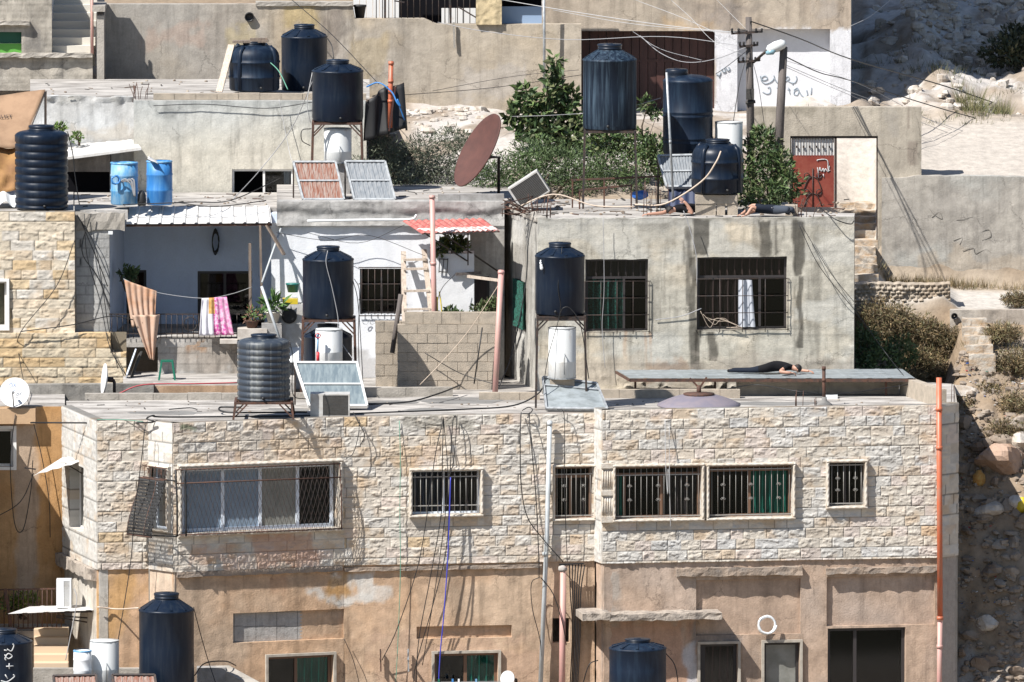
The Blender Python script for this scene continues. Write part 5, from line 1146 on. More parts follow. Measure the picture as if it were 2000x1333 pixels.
mb = MB(); q = at(703, 36, YE + .3); mb.lathe(q, [(.09, 0), (.1, .01), (.14, .27), (.155, .27), (.155, .31), (.13, .31), (.12, .28), (.01, .27)], 20); tag(obj('flower_pot', mb, M['black']), 'black plastic flower pot standing on the terrace wall', 'flower pot')
mb = MB(); mb.tube([at(1063, 172, YE - .35), at(1063, 70, YE - .35), at(1062, -40, YE - .35)], .032, 8); tag(obj('steel_pole', mb, M['steel']), 'slim bright steel pole in front of the terrace wall', 'pole')
# =================================================================== TALL BUILDING F with the brown garage gate
YF = 24.0; bf = thing('garage_building', 'tall beige building with dark brown garage gate and whitewashed base with scrawled writing', 'building', (Xat(1360, YF), 27, at(1400, 250, YF).z)); ZFB = at(1400, 262, YF).z - 1; ZFT = at(1400, -560, YF).z
sF = segpx(1062, YF, 1661, YF); Hgar = sF.rect(1136, 61, 1396, 260); Hwr = sF.rect(1440, 57, 1621, 224)
def colF(s, z, px, py):
    C = plaster((.44, .375, .30), (.40, .33, .26), 181, .25, .9, .1)(s, z, px, py)
    C = stain(C, px, py, 1280, 8, 1500, 24, (.23, .2, .17), .55, 5, 2); C = stain(C, px, py, 1380, 20, 1450, 60, (.22, .20, .19), .45, 9, 3); C = stain(C, px, py, 1290, 44, 1400, 61, (.52, .36, .2), .5, 7, 4); C = stain(C, px, py, 1600, 0, 1640, 40, (.33, .31, .29), .4, 8, 5)
    return stain(C, px, py, 1394, 58, 1700, 330, (.64, .64, .66), .97, 3, 6)
wallgrid('wall', bf, sF, 0, sF.L, ZFB, ZFT, colF, [Hgar, Hwr], res=.07, disp=rough_disp(.02, 3, 182), thick=.7)
wallgrid('recess_wall', bf, sF, Hwr[0] - .05, Hwr[1] + .05, Hwr[2] - .05, Hwr[3] + .05, plaster((.64, .64, .66), (.60, .60, .62), 183, .06, .8, .05), m='wall_clean', res=.08, disp=rough_disp(.01, 3, 4), thick=.05, off0=-.30)
mb = MB(); n = 16
for k in range(n): a = Hgar[0] + (Hgar[1] - Hgar[0]) * k / n; mb.box(a + .006, a + (Hgar[1] - Hgar[0]) / n - .006, -.66, -.6 + .014 * (k % 2), Hgar[2], Hgar[3] + .05, sF.xf)
for z in (.3, .68): mb.box(Hgar[0], Hgar[1], -.64, -.575, Hgar[2] + (Hgar[3] - Hgar[2]) * z, Hgar[2] + (Hgar[3] - Hgar[2]) * z + .06, sF.xf)
obj('garage_door', mb, M['redwood'], bf)
mb = MB(); s_ = Seg((Xat(1661, YF), YF), (Xat(1664, 34), 34)); mb.box(.72, s_.L, -.3, 0, ZFB - 1, ZFT, s_.xf); mb.box(Xat(1062, YF), Xat(1664, YF), 33.8, 34, ZFB, ZFT); mb.box(Xat(1062, YF) , Xat(1662, YF), YF + .75, 33.7, ZFT - .3, ZFT); obj('side_wall', mb, M['concrete'], bf)
mb = MB(); q = Seg((Xat(1062, YF), YF), (Xat(1062, YF) - .001, 33)); mb.box(Xat(1063, YF), Xat(1066, YF), YF + .72, 33.7, ZFB, ZFT - .31); obj('side_wall', mb, M['concrete'], bf)
def strokes(parent, seg, lines_, r, m, off, name='writing'):
    mb = MB()
    for L in lines_: mb.tube(smooth([seg.px(x, y, off) for x, y in L], 5), r, 5)
    return obj(name, mb, M[m], parent)
Z4 = lambda L: [(1250 + x / 3.174, y / 3.174) for x, y in L]           # traced from a 3.17x enlargement
gr = [[(745, 472), (752, 492), (770, 500), (790, 490), (778, 474), (760, 478), (752, 500), (772, 520), (800, 515), (822, 500), (832, 480), (828, 470)], [(832, 486), (848, 512), (872, 518), (905, 505), (925, 490), (915, 476), (905, 486), (918, 505), (945, 516), (962, 512), (972, 490), (966, 474)], [(880, 492), (884, 498)],
      [(760, 572), (785, 584), (806, 576), (808, 552), (800, 540)], [(792, 544), (796, 548)], [(848, 546), (874, 548)], [(920, 545), (926, 570), (930, 584)], [(915, 556), (930, 558)], [(952, 560), (972, 548), (984, 565), (976, 590), (956, 588), (958, 566), (980, 560), (998, 590), (1020, 605), (1038, 590), (1032, 560)], [(1017, 616), (1022, 622)], [(942, 522), (950, 526)], [(1062, 545), (1060, 606)]]
strokes(bf, sF, [Z4(L) for L in gr], .015, 'grafblue', -.295)
gr2 = [[(474, 462), (492, 470), (500, 450)], [(488, 476), (492, 480)], [(505, 430), (515, 448), (530, 444), (520, 425)], [(528, 420), (545, 440), (556, 430), (548, 418)]]
strokes(bf, sF, [Z4(L) for L in gr2], .016, 'grafblue', .012)
# =================================================================== GATE WALL G, steps and retaining wall
YG = 15.0; gwall = thing('gate_wall', 'stained concrete wall with a wide gateway at the top of worn steps', 'wall', (Xat(1650, YG), YG, at(1650, 560, YG).z)); ZGB = at(1650, 590, YG).z - .5
sG = segpx(1462, YG, 1799, YG); Hgt = sG.rect(1543, 266, 1714, 700); ZGT = at(1650, 210, YG).z
def colG(s, z, px, py):
    C = plaster((.41, .365, .30), (.46, .41, .335), 191, .2, .9, .1)(s, z, px, py)
    C = stain(C, px, py, 1460, 208, 1600, 228, (.27, .24, .19), .6, 5, 2); C = stain(C, px, py, 1728, 215, 1752, 260, (.36, .33, .29), .5, 6, 3); C = stain(C, px, py, 1732, 380, 1770, 520, (.42, .32, .24), .5, 10, 5)
    for x, y, a, b in ((1776, 230, 4, 22), (1782, 300, 10, 24), (1664, 232, 1, 16), (1674, 254, 1, 7), (1734, 390, 2, 12)): C = stain(C, px, py, x - a, y - b, x + a, y + b, (.24, .2, .165), .7, 2, x)
    return C
rdG = lambda s, z: .04 * (fbm(s * 2, z * 2, 5, 192) - .5) - .0 * sst(.62, .7, fbm(s * 1.6, z * 1.6, 4, 196)) * (s > 3.2)
wallgrid('wall', gwall, sG, 0, sG.L, ZGB, ZGT, colG, [Hgt], res=.05, disp=rdG, thick=.3, back=False)
mb = MB(); z0 = ZGB; mb.box(sG.L - .02, sG.L, -.3, -.01, z0, ZGT - .02, sG.xf); mb.box(-.0, .02, -.3, -.01, z0, ZGT - .02, sG.xf); obj('end_face', mb, M['concrete'], gwall)
mb = MB()
for a, b in (((1543, 268), (1543, 405)), ((1632, 268), (1632, 408)), ((1714, 268), (1714, 482)), ((1543, 268), (1714, 268))): mb.bar(sG.px(*a, -.06), sG.px(*b, -.06), .055, .055)
obj('gate_frame', mb, M['iron'], gwall)
gate = thing('iron_gate', 'red sheet-iron gate leaf with white barred top and scroll ornaments', 'gate', tuple(sG.px(1590, 404, -.05)))
mb = MB(); s0, _ = sG.sz(1546, 340, -.06); s1, _ = sG.sz(1629, 340, -.06); za = sG.sz(1590, 304, -.06)[1]; zb = sG.sz(1590, 405, -.06)[1]
mb.box(s0, s1, -.09, -.06, zb, za, sG.xf); obj('leaf', mb, M['redgate'], gate)
zc = sG.sz(1590, 270, -.06)[1]; mb = MB(); mb.box(s0, s1, -.10, -.085, za, zc, sG.xf); obj('upper_sheet', mb, M['wpaint'], gate)
mb = MB()
for k in range(15): u = s0 + (s1 - s0) * (k + .5) / 15; mb.tube([sG.pt(u, -.05, za), sG.pt(u, -.05, zc)], .007, 5)
obj('bars', mb, M['iron'], gate); mb = MB()
for k in range(6): u = s0 + (s1 - s0) * (k + .8) / 6.5; z = za + (zc - za) * .5; mb.box(u - .018, u + .018, -.06, -.03, z - .025, z + .025, sG.xf)
obj('studs', mb, M['iron'], gate); mb = MB()
um = (s0 + s1) / 2
for zf in (.34, .02):
    for sg in (-1, 1):
        P = [sG.pt(um + sg * (.02 + .18 * (1 - t) ** .5 * (1 if t < 1 else 0)), -.045, zb + (za - zb) * zf + .3 * t) for t in np.linspace(0, 1, 8)]; mb.tube(P[::-1], .012, 5)
        coil(mb, sG.pt(um + sg * .14, -.045, zb + (za - zb) * zf + .32), .06, .011, 1, (0, -1, 0))
mb.tube([sG.pt(um, -.045, zb), sG.pt(um, -.045, zb + (za - zb) * .75)], .012, 5); obj('scrollwork', mb, M['iron'], gate)
Zg = lambda L: [(1250 + x / 3.174, y / 3.174) for x, y in L]
strokes(gate, sG, [Zg(L) for L in ([(1100, 1000), (1104, 992), (1160, 994), (1166, 1050), (1178, 1060)], [(1100, 1040), (1106, 1080), (1104, 1108)], [(1110, 1060), (1116, 1040), (1124, 1064), (1136, 1046), (1142, 1068), (1150, 1048), (1166, 1066), (1174, 1030)], [(1136, 1080), (1140, 1100)])], .012, 'grafwhite', -.05)
# retaining wall and steps
sR = segpx(1799, YG - .12, 2160, YG - .12); rw = thing('retaining_wall', 'long weathered retaining wall with faint scrawls along the upper path', 'wall', (Xat(1900, YG), YG, at(1900, 548, YG).z)); ZRT = at(1900, 344, YG).z
def colR(s, z, px, py):
    C = plaster((.40, .37, .325), (.34, .315, .28), 201, .15, .9, .14)(s, z, px, py); C = mixc(C, (.42, .42, .39), .6 * sst(.5, .7, fbm(s * .8, z * .8, 4, 202)))
    return stain(C, px, py, 1790, 500, 2100, 570, (.40, .34, .27), .7, 9, 3)
wallgrid('wall', rw, sR, -.9, sR.L, ZGB, ZRT, colR, res=.05, disp=lambda s, z: .05 * (fbm(s * 2.5, z * 3.2, 5, 203) - .5), thick=.35, top=lambda s: ZRT + .10 * (fbm(s * 2, s * 0, 3, 205) - .5))
M['scrawl'] = mat('faded_scrawl', (.20, .185, .165), .9)
zz = [[(1815, 408), (1825, 420), (1840, 428), (1834, 415), (1820, 425)], [(1868, 430), (1890, 428), (1888, 420)], [(1880, 412), (1884, 426), (1900, 424)], [(1862, 470), (1880, 465), (1874, 478)], [(1915, 455), (1930, 448), (1935, 462), (1918, 470)], [(1880, 490), (1900, 484), (1905, 495), (1925, 488), (1936, 494)], [(1905, 420), (1915, 440)]]
strokes(rw, sR, zz, .006, 'scrawl', .004)
M['stepm'] = mat('worn_step', (.42, .385, .335), .95, col2=(.38, .27, .17), sc=4, bump=.8, bsc=18, stretch=(1, 1, 2))
steps = thing('stone_steps', 'worn pale steps climbing through the gateway', 'steps', (Xat(1690, 14), 13.8, at(1690, 556, 13.5).z))
def stepblock(parent, px0, px1, y, Y, rise, run, m='stepm', seed=0, name='step'):
    z1 = at((px0 + px1) / 2, y, Y).z; s = segpx(px0, Y, px1, Y); return roughbox(name, parent, s, 0, s.L, -run - .25, 0, z1 - rise - .3, z1, m, .025, seed)
for k, (y, Y) in enumerate(((536, 13.6), (518, 13.9), (501, 14.2), (484, 14.5))): stepblock(steps, 1640, 1716 - k * 2, y, Y, .15, .3, seed=k)
for k, (y, Y) in enumerate(((452, 15.6), (438, 15.95), (424, 16.3), (411, 16.65), (397, 17.0))): stepblock(steps, 1632, 1725, y, Y, .13, .35, seed=k + 9)
mb = MB(); z = at(1690, 458, 15.2).z; mb.box(Xat(1625, 15.2), Xat(1714, 15.2), 15.0, 15.55, ZGB, z - .12); obj('threshold', mb, M['stepm'], steps)
# rubble edge of the upper path, cut stone steps below it
YR = 11.8; rub = thing('rubble_wall', 'low dry rubble wall edging the path beside the rendered house', 'wall', (Xat(1760, YR), YR, at(1760, 620, YR).z)); s = segpx(1630, YR, 1856, YR); z1 = at(1760, 556, YR).z
C_r = plaster((.42, .36, .29), (.34, .27, .2), 211, .1, 1, .3); zz0 = z1 - .9
def dr(s, z):
    cx = np.floor(s / .13 + np.floor(z / .085) * .5); a = np.abs(s / .13 + np.floor(z / .085) * .5 - cx - .5); b = np.abs(z / .085 - np.floor(z / .085) - .5); return (.02 + .10 * vn(cx * 3.3, np.floor(z / .085) * 5.1, 3)) * (1 - sst(.3, .5, a)) * (1 - sst(.25, .5, b)) + .05 * fbm(s * 9, z * 9, 3, 5)
wallgrid('wall', rub, s, 0, s.L, zz0, z1, C_r, res=.025, disp=dr, thick=.5, top=lambda q: z1 + .12 * (fbm(q * 4, q * 0, 3, 9) - .5), back=True)
ls = thing('rough_steps', 'short flight of broken stone steps on the slope', 'steps', (Xat(1912, 10), 9.8, at(1912, 700, 9.5).z))
for k, (y, Y, a, b) in enumerate(((694, 8.9, 1893, 1945), (676, 9.3, 1888, 1940), (658, 9.7, 1884, 1936), (641, 10.1, 1880, 1934), (625, 10.5, 1880, 1928))): stepblock(ls, a, b, y, Y, .16, .35, 'stepm', 20 + k)
sk = segpx(1856, 11.2, 2160, 11.2); z1 = at(1930, 606, 11.2).z; ew = thing('path_kerb', 'low concrete kerb wall holding the upper path with a drain hole', 'kerb', (Xat(1950, 11.2), 11.2, z1 - .5)); wallgrid('wall', ew, sk, 0, sk.L, z1 - .9, z1, plaster((.43, .39, .34), (.36, .31, .26), 221, .2), res=.06, disp=rough_disp(.05, 4, 6), thick=.3, back=True); mb = MB(); q = at(1864, 618, 11.15); mb.lathe(q, [(.01, 0), (.075, 0), (.075, .06), (.06, .06), (.06, .01), (.01, .01)], 14, M=Vector((0, -1, 0)).to_track_quat('Z', 'Y').to_matrix(), cap=False); obj('drain_hole', mb, M['black'], ew)
# =================================================================== ORANGE HOUSE at the left edge, neighbours, roofs in front
YO = 3.5; ho = thing('orange_house', 'orange-plastered house half in deep shade at the picture edge', 'house', (Xat(60, YO), 5, ZBOT)); so_ = segpx(-160, YO, 128, YO); ZTO = at(60, 795, YO).z; Ho = so_.rect(-60, 838, 26, 912)
def colO(s, z, px, py):
    C = plaster((.43, .25, .115), (.46, .29, .15), 231, .22, .9, .1)(s, z, px, py); C = stain(C, px, py, 28, 826, 72, 1400, (.44, .345, .265), .85, 5, 3); return stain(C, px, py, 80, 800, 130, 1100, (.40, .2, .06), .35, 12, 4)
wallgrid('wall', ho, so_, 0, so_.L, ZBOT, ZTO, colO, [Ho], res=.05, disp=rough_disp(.02, 4, 232), thick=.2); window(ho, so_, Ho, (.5,), 'wpaint', ('pane', 'pane'), .08, .06); surround(ho, so_, Ho, wd=.07, out=.05, m=M['wpaint'], ropes=False)
mb = MB(); a, b, c, d = so_.rect(-160, 796, 70, 826); mb.box(a, b, .01, .28, c, d, so_.xf); obj('lintel', mb, mat('ochre_lintel', (.47, .32, .19), .9, col2=(.42, .28, .17), bump=.4), ho)
mb = MB(); mb.slab([(Xat(-160, YO), YO + .05), (Xat(126, YO), YO + .05), (Xat(126, 6.5), 6.5), (Xat(-160, 6.5), 6.5)], ZTO - .15, ZTO + .02); obj('roof', mb, M['cement'], ho)
mb = MB(); mb.box(Xat(-160, 5), Xat(126, 5), 5, 5.1, ZBOT, ZTO - .16); obj('inner_wall', mb, M['concrete'], ho)
zq = at(-34, 777, YO).z; nb = MB(); nb.box(-30, Xat(-34, YO), .9, YO - .02, ZBOT, zq); nbt = thing('neighbour_house', 'plain neighbouring house that shades the orange facade', 'house', (-20, 0, ZBOT)); obj('wall', nb, M['concrete'], nbt)
for (px0, px1, Yb, ytop, lab) in ((-60, 395, -2.4, 1347, 'flat concrete roof with tanks at the lower edge below the chamfered bay'), (1130, 1370, -2.4, 1350, 'flat concrete roof carrying the banded tank at the lower edge')):
    t = thing('flat_roof', lab, 'roof', (Xat((px0 + px1) / 2, -5), -5, ZBOT)); z = at((px0 + px1) / 2, ytop, Yb).z; mb = MB(); mb.box(Xat(px0, -4), Xat(px1, -4), -9, Yb, z - .25, z); obj('slab', mb, M['cement'], t); mb = MB(); mb.box(Xat(px0, -4) + .05, Xat(px1, -4) - .05, -8.9, Yb - .05, ZBOT - 2, z - .26); obj('wall', mb, M['concrete'], t)
    if px0 < 0: ZF1 = z
    else: ZF2 = z
t = thing('stair_parapet', 'sloping pale parapet with dark side beside the dark tank at the lower edge', 'parapet', (Xat(450, -2), -2, ZF1 - 1)); mb = MB()
P = [at(447, 1300, -1.6), at(530, 1345, -2.6), at(395, 1345, -2.6), at(392, 1318, -1.6)]; V = [(p.x, p.y, p.z) for p in (P[0], P[1])]; s_ = Seg((P[0].x, P[0].y), (P[1].x, P[1].y))
mb.add([P[0], P[1], P[1] + Vector((-.3, -.05, 0)), P[0] + Vector((-.3, -.05, 0)), P[0] - Vector((0, 0, 2)), P[1] - Vector((0, 0, 1.5)), P[1] + Vector((-.3, -.05, -1.5)), P[0] + Vector((-.3, -.05, -2))], [(0, 1, 2, 3), (7, 6, 5, 4), (0, 4, 5, 1), (1, 5, 6, 2), (2, 6, 7, 3), (3, 7, 4, 0)]); obj('wall', mb, M['concrete'], t)
mb = MB(); z1 = at(415, 1303, -1.7).z; mb.box(Xat(383, -1.7), Xat(440, -1.7), -1.9, -1.5, z1 - 1.5, z1); obj('wall', mb, M['blockgrey'], t)
t = thing('garden_wall', 'low grey plastered wall below the cream steps', 'wall', (Xat(130, -1.5), -1.5, ZF1 - .5)); mb = MB(); z1 = at(130, 1304, -1.6).z; mb.box(Xat(63, -1.6), Xat(300, -1.6), -1.8, -1.6, z1 - 1.2, z1); obj('wall', mb, M['concrete'], t)
cs = thing('cream_steps', 'cream coloured stair of four treads beside the white side wall', 'steps', (Xat(97, 1), 1, ZBOT + 1))
for k, (y, Y) in enumerate(((1296, .2), (1280, .55), (1263, .9), (1246, 1.25), (1230, 1.6))): z1 = at(97, y, Y).z; mb = MB(); mb.box(Xat(64, Y), Xat(131, Y), Y, Y + .5, z1 - .55, z1); obj('step', mb, mat('cream_step', (.55, .42, .29), .8) if k == 0 else bpy.data.materials['cream_step'], cs)
# balcony and sheet awning at the lower edge
lb = thing('iron_railing', 'dark iron balcony railing with plants behind it in deep shade', 'railing', (Xat(60, 2), 2.0, at(60, 1232, 2).z)); mb = MB()
for k in range(16): x = -20 + 140 * k / 15; mb.tube([at(x, 1150, 2), at(x, 1228, 2)], .012, 5)
for y in (1150, 1226): mb.bar(at(-40, y + 3, 2), at(120, y, 2), .03, .03)
obj('bars', mb, M['rust'], lb); mb = MB(); mb.bar(at(10, 1150, 1.9), at(24, 1240, 1.9), .07, .07); obj('post', mb, M['rust'], lb)
mb = MB(); z = at(60, 1232, 2).z; mb.box(Xat(-160, 2), Xat(132, 2), 1.9, 3.3, z - .15, z); tag(obj('balcony_slab', mb, M['cement']), 'concrete balcony slab under the dark iron railing', 'balcony')
la = thing('sheet_awning', 'sagging white sheet shelf on iron brackets carrying the air conditioner', 'awning', tuple(at(100, 1195, .6))); corr(la, [at(58, 1185, 1.7), at(185, 1181, 1.7), at(182, 1192, .5), at(16, 1199, .5)], 'wmetal', .01, .4, 'sheet')
mb = MB(); mb.bar(at(118, 1196, .7), at(184, 1194, .7), .04, .05); mb.bar(at(110, 1206, .9), at(184, 1218, 1.2), .025, .03); mb.bar(at(110, 1203, .9), at(184, 1208, 1.2), .025, .03); obj('bracket', mb, M['iron'], la)
sw = thing('window_awning', 'small white ribbed awning over the narrow side window', 'awning', tuple(at(110, 925, 1.2))); corr(sw, [at(118, 896, 3.0), at(163, 888, 2.2), at(164, 901, 1.6), at(66, 929, 1.9)], 'wmetal', .02, .22, 'sheet', trap=False); mb = MB(); mb.bar(at(48, 914, 1.9), at(70, 917, 1.9), .03, .03); mb.bar(at(160, 925, 2.2), at(128, 906, 1.8), .02, .02); obj('bracket', mb, M['iron'], sw)
# =================================================================== TERRAIN
pxs = [-900, 700, 775, 900, 1140, 1240, 1400, 1480, 1640, 1672, 1719, 1736, 1790, 1840, 1872, 1960, 2060, 2900]
def zz_(px, L): return [(Y, at(px, y, Y).z) if y is not None else (Y, z) for Y, y, z in [(l[0], l[1], None) if len(l) == 2 else (l[0], None, l[2]) for l in L]]
LOW = ZBOT + .3
fr = [(-60, None, LOW - 4), (-10, None, LOW - 3), (-3, None, LOW - 1), (8.4, None, LOW)]
back = lambda a: [(30, a), (46, a - 290), (90, a - 900), (260, a - 900)]
hid = fr + [(12, None, LOW + 2.2), (14, None, ZC0 + 1.6), (21.4, None, ZRD - .6), (22, None, ZRD - .3), (28, None, ZRD), (46, -230), (90, -800), (260, -800)]
up = fr + [(11.8, None, ZC0), (14, 392), (17, 300), (19.5, 235), (21.4, 214), (22.5, None, ZRD), (28, None, ZRD + .4), (46, -230), (90, -800), (260, -800)]
mid = fr + [(12, None, LOW + 3), (12.6, 396), (17, 300), (20, 235), (23.4, 222), (28, 200), (46, -230), (90, -800), (260, -800)]
gt = fr + [(12, None, LOW + 3), (13.5, 560), (14.9, 470), (15.2, 460), (17.0, 397), (19.5, 275), (22, 236), (28, 150), (34, 80), (46, -120), (90, -700), (260, -700)]
r0 = fr + [(8.8, 792), (10.6, 764), (10.9, 735), (11.15, 690), (11.35, 640), (11.6, 606), (11.9, 566), (14.8, 551), (15.1, 440), (15.25, 350), (18, 280), (21, 242), (24, 212), (29, 130), (36, 30), (46, -120), (90, -700), (260, -700)]
r1 = [(-60, None, LOW - 6), (-10, None, LOW - 5), (1, 1520), (3.3, 1340), (4.2, 1230), (5.0, 1110), (5.8, 1000), (6.8, 890), (8.0, 800), (8.8, 785), (10.5, 760), (10.9, 730), (11.15, 685), (11.4, 635), (11.7, 575), (14.8, 551), (15.1, 440), (15.25, 352), (18, 290), (21, 240), (24, 205), (28, 120), (32, 60), (37, 12), (46, -110), (90, -700), (260, -700)]
r2 = [(-60, None, LOW - 6), (-10, None, LOW - 5), (1, 1520), (3.3, 1340), (4.2, 1230), (5.0, 1110), (5.8, 1000), (6.8, 890), (8.0, 790), (9.2, 712), (11, 640), (11.5, 606), (14.8, 556), (15.1, 440), (15.25, 352), (18, 292), (21, 238), (24, 190), (27, 140), (31, 80), (36, 20), (46, -120), (90, -700), (260, -700)]
r3 = [(-60, None, LOW - 6), (-10, None, LOW - 5), (1, 1540), (3.6, 1340), (4.4, 1210), (5.2, 1080), (5.9, 980), (6.8, 880), (8.0, 785), (9.2, 715), (11, 650), (11.5, 612), (14.8, 558), (15.1, 440), (15.25, 350), (18, 296), (21, 236), (24, 215), (27, 160), (31, 95), (36, 25), (46, -130), (90, -700), (260, -700)]
gt2 = r0[:10] + [(13.4, 562), (14.9, 500), (15.2, 480), (17.0, 418), (17.6, 380), (19.5, 275), (22, 236), (28, 150), (34, 80), (46, -120), (90, -700), (260, -700)]
ctl = [hid, hid, up, up, mid, mid, mid, mid, gt, gt2, gt2, r0, r0, r1, r2, r3, r3, r3]
XS = np.array([Xat(p, 12) for p in pxs])
def fineaxis(bp):
    out = []
    for a, b, st in bp: out += list(np.arange(a, b - 1e-6, st))
    return np.array(out + [bp[-1][1]])
gx = fineaxis([(-320, -20, 30), (-20, -3, .5), (-3, 7.0, .16), (7.0, 13.2, .085), (13.2, 20, .5), (20, 320, 30)]); gy = fineaxis([(-60, -4, 4), (-4, 8, .11), (8, 15.4, .085), (15.4, 24, .13), (24, 46, .16), (46, 260, 12)])
tab = np.array([np.interp(gy, [q[0] for q in zz_(p, L)], [q[1] for q in zz_(p, L)]) for p, L in zip(pxs, ctl)])
GX, GY = np.meshgrid(gx, gy); Zt = np.stack([np.interp(gx, XS, tab[:, j]) for j in range(len(gy))])
rid = lambda x, y, o, s: 1 - np.abs(2 * fbm(x, y, o, s) - 1)
px_, py_ = project(np.stack([GX, GY, Zt], -1).reshape(-1, 3)); px_ = px_.reshape(GX.shape); py_ = py_.reshape(GX.shape)
rocky = sst(20.5, 24, GY) * sst(6.2, 7.2, GX); bank = sst(6.8, 7.4, GX) * sst(11.2, 10.4, GY); midz = sst(-2.6, -2.0, GX) * sst(7, 6.2, GX) * sst(13, 15, GY)
Zt = Zt + rocky * (.9 * (rid(GX * .35, GY * .3, 5, 301) - .6) + .25 * (fbm(GX * 2.2, GY * 2, 4, 302) - .5)) + bank * (.40 * (fbm(GX * .9, GY * .9, 4, 303) - .5) + .34 * (rid(GX * 2.2, GY * 2.2, 5, 304) - .6)) + midz * .25 * (fbm(GX * 1.3, GY * 1.3, 4, 305) - .5) + .03 * (fbm(GX * 5, GY * 5, 3, 306) - .5)
a = fbm(GX * .5, GY * .5, 5, 311); C = np.ones(GX.shape + (3,)) * np.array((.24, .18, .125)); C = mixc(C, (.32, .265, .205), sst(.4, .62, a))
C = mixc(C, mixc(np.ones(GX.shape + (3,)) * np.array((.52, .48, .43)), (.36, .30, .24), sst(.45, .7, fbm(GX * 1.1, GY * .8, 5, 312))), np.clip(rocky + midz, 0, 1)) if False else C
lime = np.ones(GX.shape + (3,)) * np.array((.45, .42, .39)); lime = mixc(lime, (.27, .225, .18), sst(.44, .64, fbm(GX * 1.1, GY * .9, 5, 312))); lime = mixc(lime, (.20, .15, .11), sst(.62, .8, fbm(GX * 3, GY * 3, 4, 313)) * .7)
k = np.clip(rocky + midz * .95, 0, 1)[..., None]; C = C * (1 - k) + lime * k
conc = sst(6.6, 6.9, GX) * sst(15, 15.2, GY) * (1 - sst(20.3, 21.8, GY + .8 * (fbm(GX * .7, GY * .7, 3, 4) - .5))); path = sst(6.6, 6.9, GX) * sst(11.6, 11.8, GY) * (1 - sst(14.0, 14.5, GY + .5 * (a - .5)))
C = mixc(C, (.43, .39, .345), conc * .9); C = mixc(C, (.47, .44, .40), path * .9); C = mixc(C, (.33, .27, .205), sst(13.7, 14.4, GY) * sst(15, 14.7, GY) * .9)
C = mixc(C, (.46, .42, .37), sst(5.6, 6.6, GX) * (1 - sst(6.9, 7.2, GX)) * sst(15, 15.5, GY) * .9)
C = mixc(C, (.30, .27, .24), bank * sst(.45, .62, fbm(GX * 1.7, GY * 1.7, 4, 315)) * .8); C = mixc(C, (.27, .195, .125), bank * sst(8.8, 9.6, GX) * sst(3, 6, GY) * sst(11, 8, GY) * .7)
mb = MB(); ny, nx = GX.shape; mb.v = np.stack([GX, GY, Zt], -1).reshape(-1, 3).tolist(); ii = np.arange(ny * nx).reshape(ny, nx); F = np.stack([ii[:-1, :-1], ii[:-1, 1:], ii[1:, 1:], ii[1:, :-1]], -1).reshape(-1, 4)
mb.f = [tuple(f) for f in F.tolist()]; mb.sm = [True] * len(mb.f); mb.m = [0] * len(mb.f); mb.c = C.reshape(-1, 3); struct('hillside', mb, M['earth'], 'stony hillside of limestone, dry soil and pale concrete rising behind the houses')
def gz(x, y):
    i = int(np.clip(np.searchsorted(gx, x) - 1, 0, nx - 2)); j = int(np.clip(np.searchsorted(gy, y) - 1, 0, ny - 2)); u = (x - gx[i]) / (gx[i + 1] - gx[i]); v = (y - gy[j]) / (gy[j + 1] - gy[j])
    return float((Zt[j, i] * (1 - u) + Zt[j, i + 1] * u) * (1 - v) + (Zt[j + 1, i] * (1 - u) + Zt[j + 1, i + 1] * u) * v)
# =================================================================== WATER TANKS AND STANDS
tank(30, 134, 245, 411, 9.4, 'ribbed', 'tank', 'ribbed black water tank standing on the split-stone corner house')
T2 = tank(448, 547, 80, 180, 16.2, 'squat', 'tank_blue', 'squat black water tank with a board across its lid beside a taller tank')
tank(550, 640, 48, 179, 17.2, 'cone', 'tank', 'smooth cone-topped black tank behind the block-edged upper roof')
tank(610, 710, 117, 239, 12.0, 'cone', 'tank', 'cone-topped black tank on a rusty stand before the upper house')
stand(612, 706, 240, 371, 12.0, 'rusty iron stand above the white cylinder before the upper house')
tank(1138, 1243, 86, 255, 9.4, 'cone', 'tank_old', 'dusty streaked tank raised on the tallest stand before the shrubs')
stand(1142, 1240, 256, 408, 9.4, 'tall thin-legged iron stand under the dusty streaked tank', 'iron', brace=False)
tank(1294, 1392, 135, 304, 10.8, 'tall', 'tank_blue', 'tall bluish banded tank with an off-centre lid near the utility poles')
tank(1350, 1452, 272, 380, 8.4, 'squat', 'tank', 'squat black tank resting on concrete blocks on the rendered house')
tank(591, 691, 481, 624, 5.6, 'cone', 'tank', 'black tank on a stand stacked directly above another black tank')
stand(592, 692, 625, 768, 5.6, 'rusty stand wrapped around the lower of two stacked tanks')
tank(594, 688, 633, 768, 5.7, 'cone', 'tank', 'black tank half hidden under the stand of another tank')
tank(1045, 1142, 474, 617, 2.9, 'cone', 'tank', 'black tank with white paint splash raised before the rendered house')
stand(1050, 1142, 618, 797, 2.9, 'stand with thick top plate over a white cylinder before the rendered house', 'iron', plate=True)
tank(463, 567, 653, 786, .75, 'ribbed', 'tank_grey', 'faded grey ribbed tank on a short stand at the street roof edge')
stand(460, 570, 786, 820, .75, 'short iron stand under the faded grey ribbed tank', 'rust', group='iron tank stands')
tank(270, 378, 1158, 1346, -3.2, 'cone', 'tank', 'black tank before the orange plaster beside two white cylinders')
T13 = tank(-50, 62, 1228, 1370, -3.4, 'cone', 'tank', 'black tank with white painted marks cut by the picture edge')
tank(1190, 1302, 1248, 1352, -3.2, 'cone', 'tank_blue', 'black tank under the broken concrete canopy beside small windows')
mb = MB()
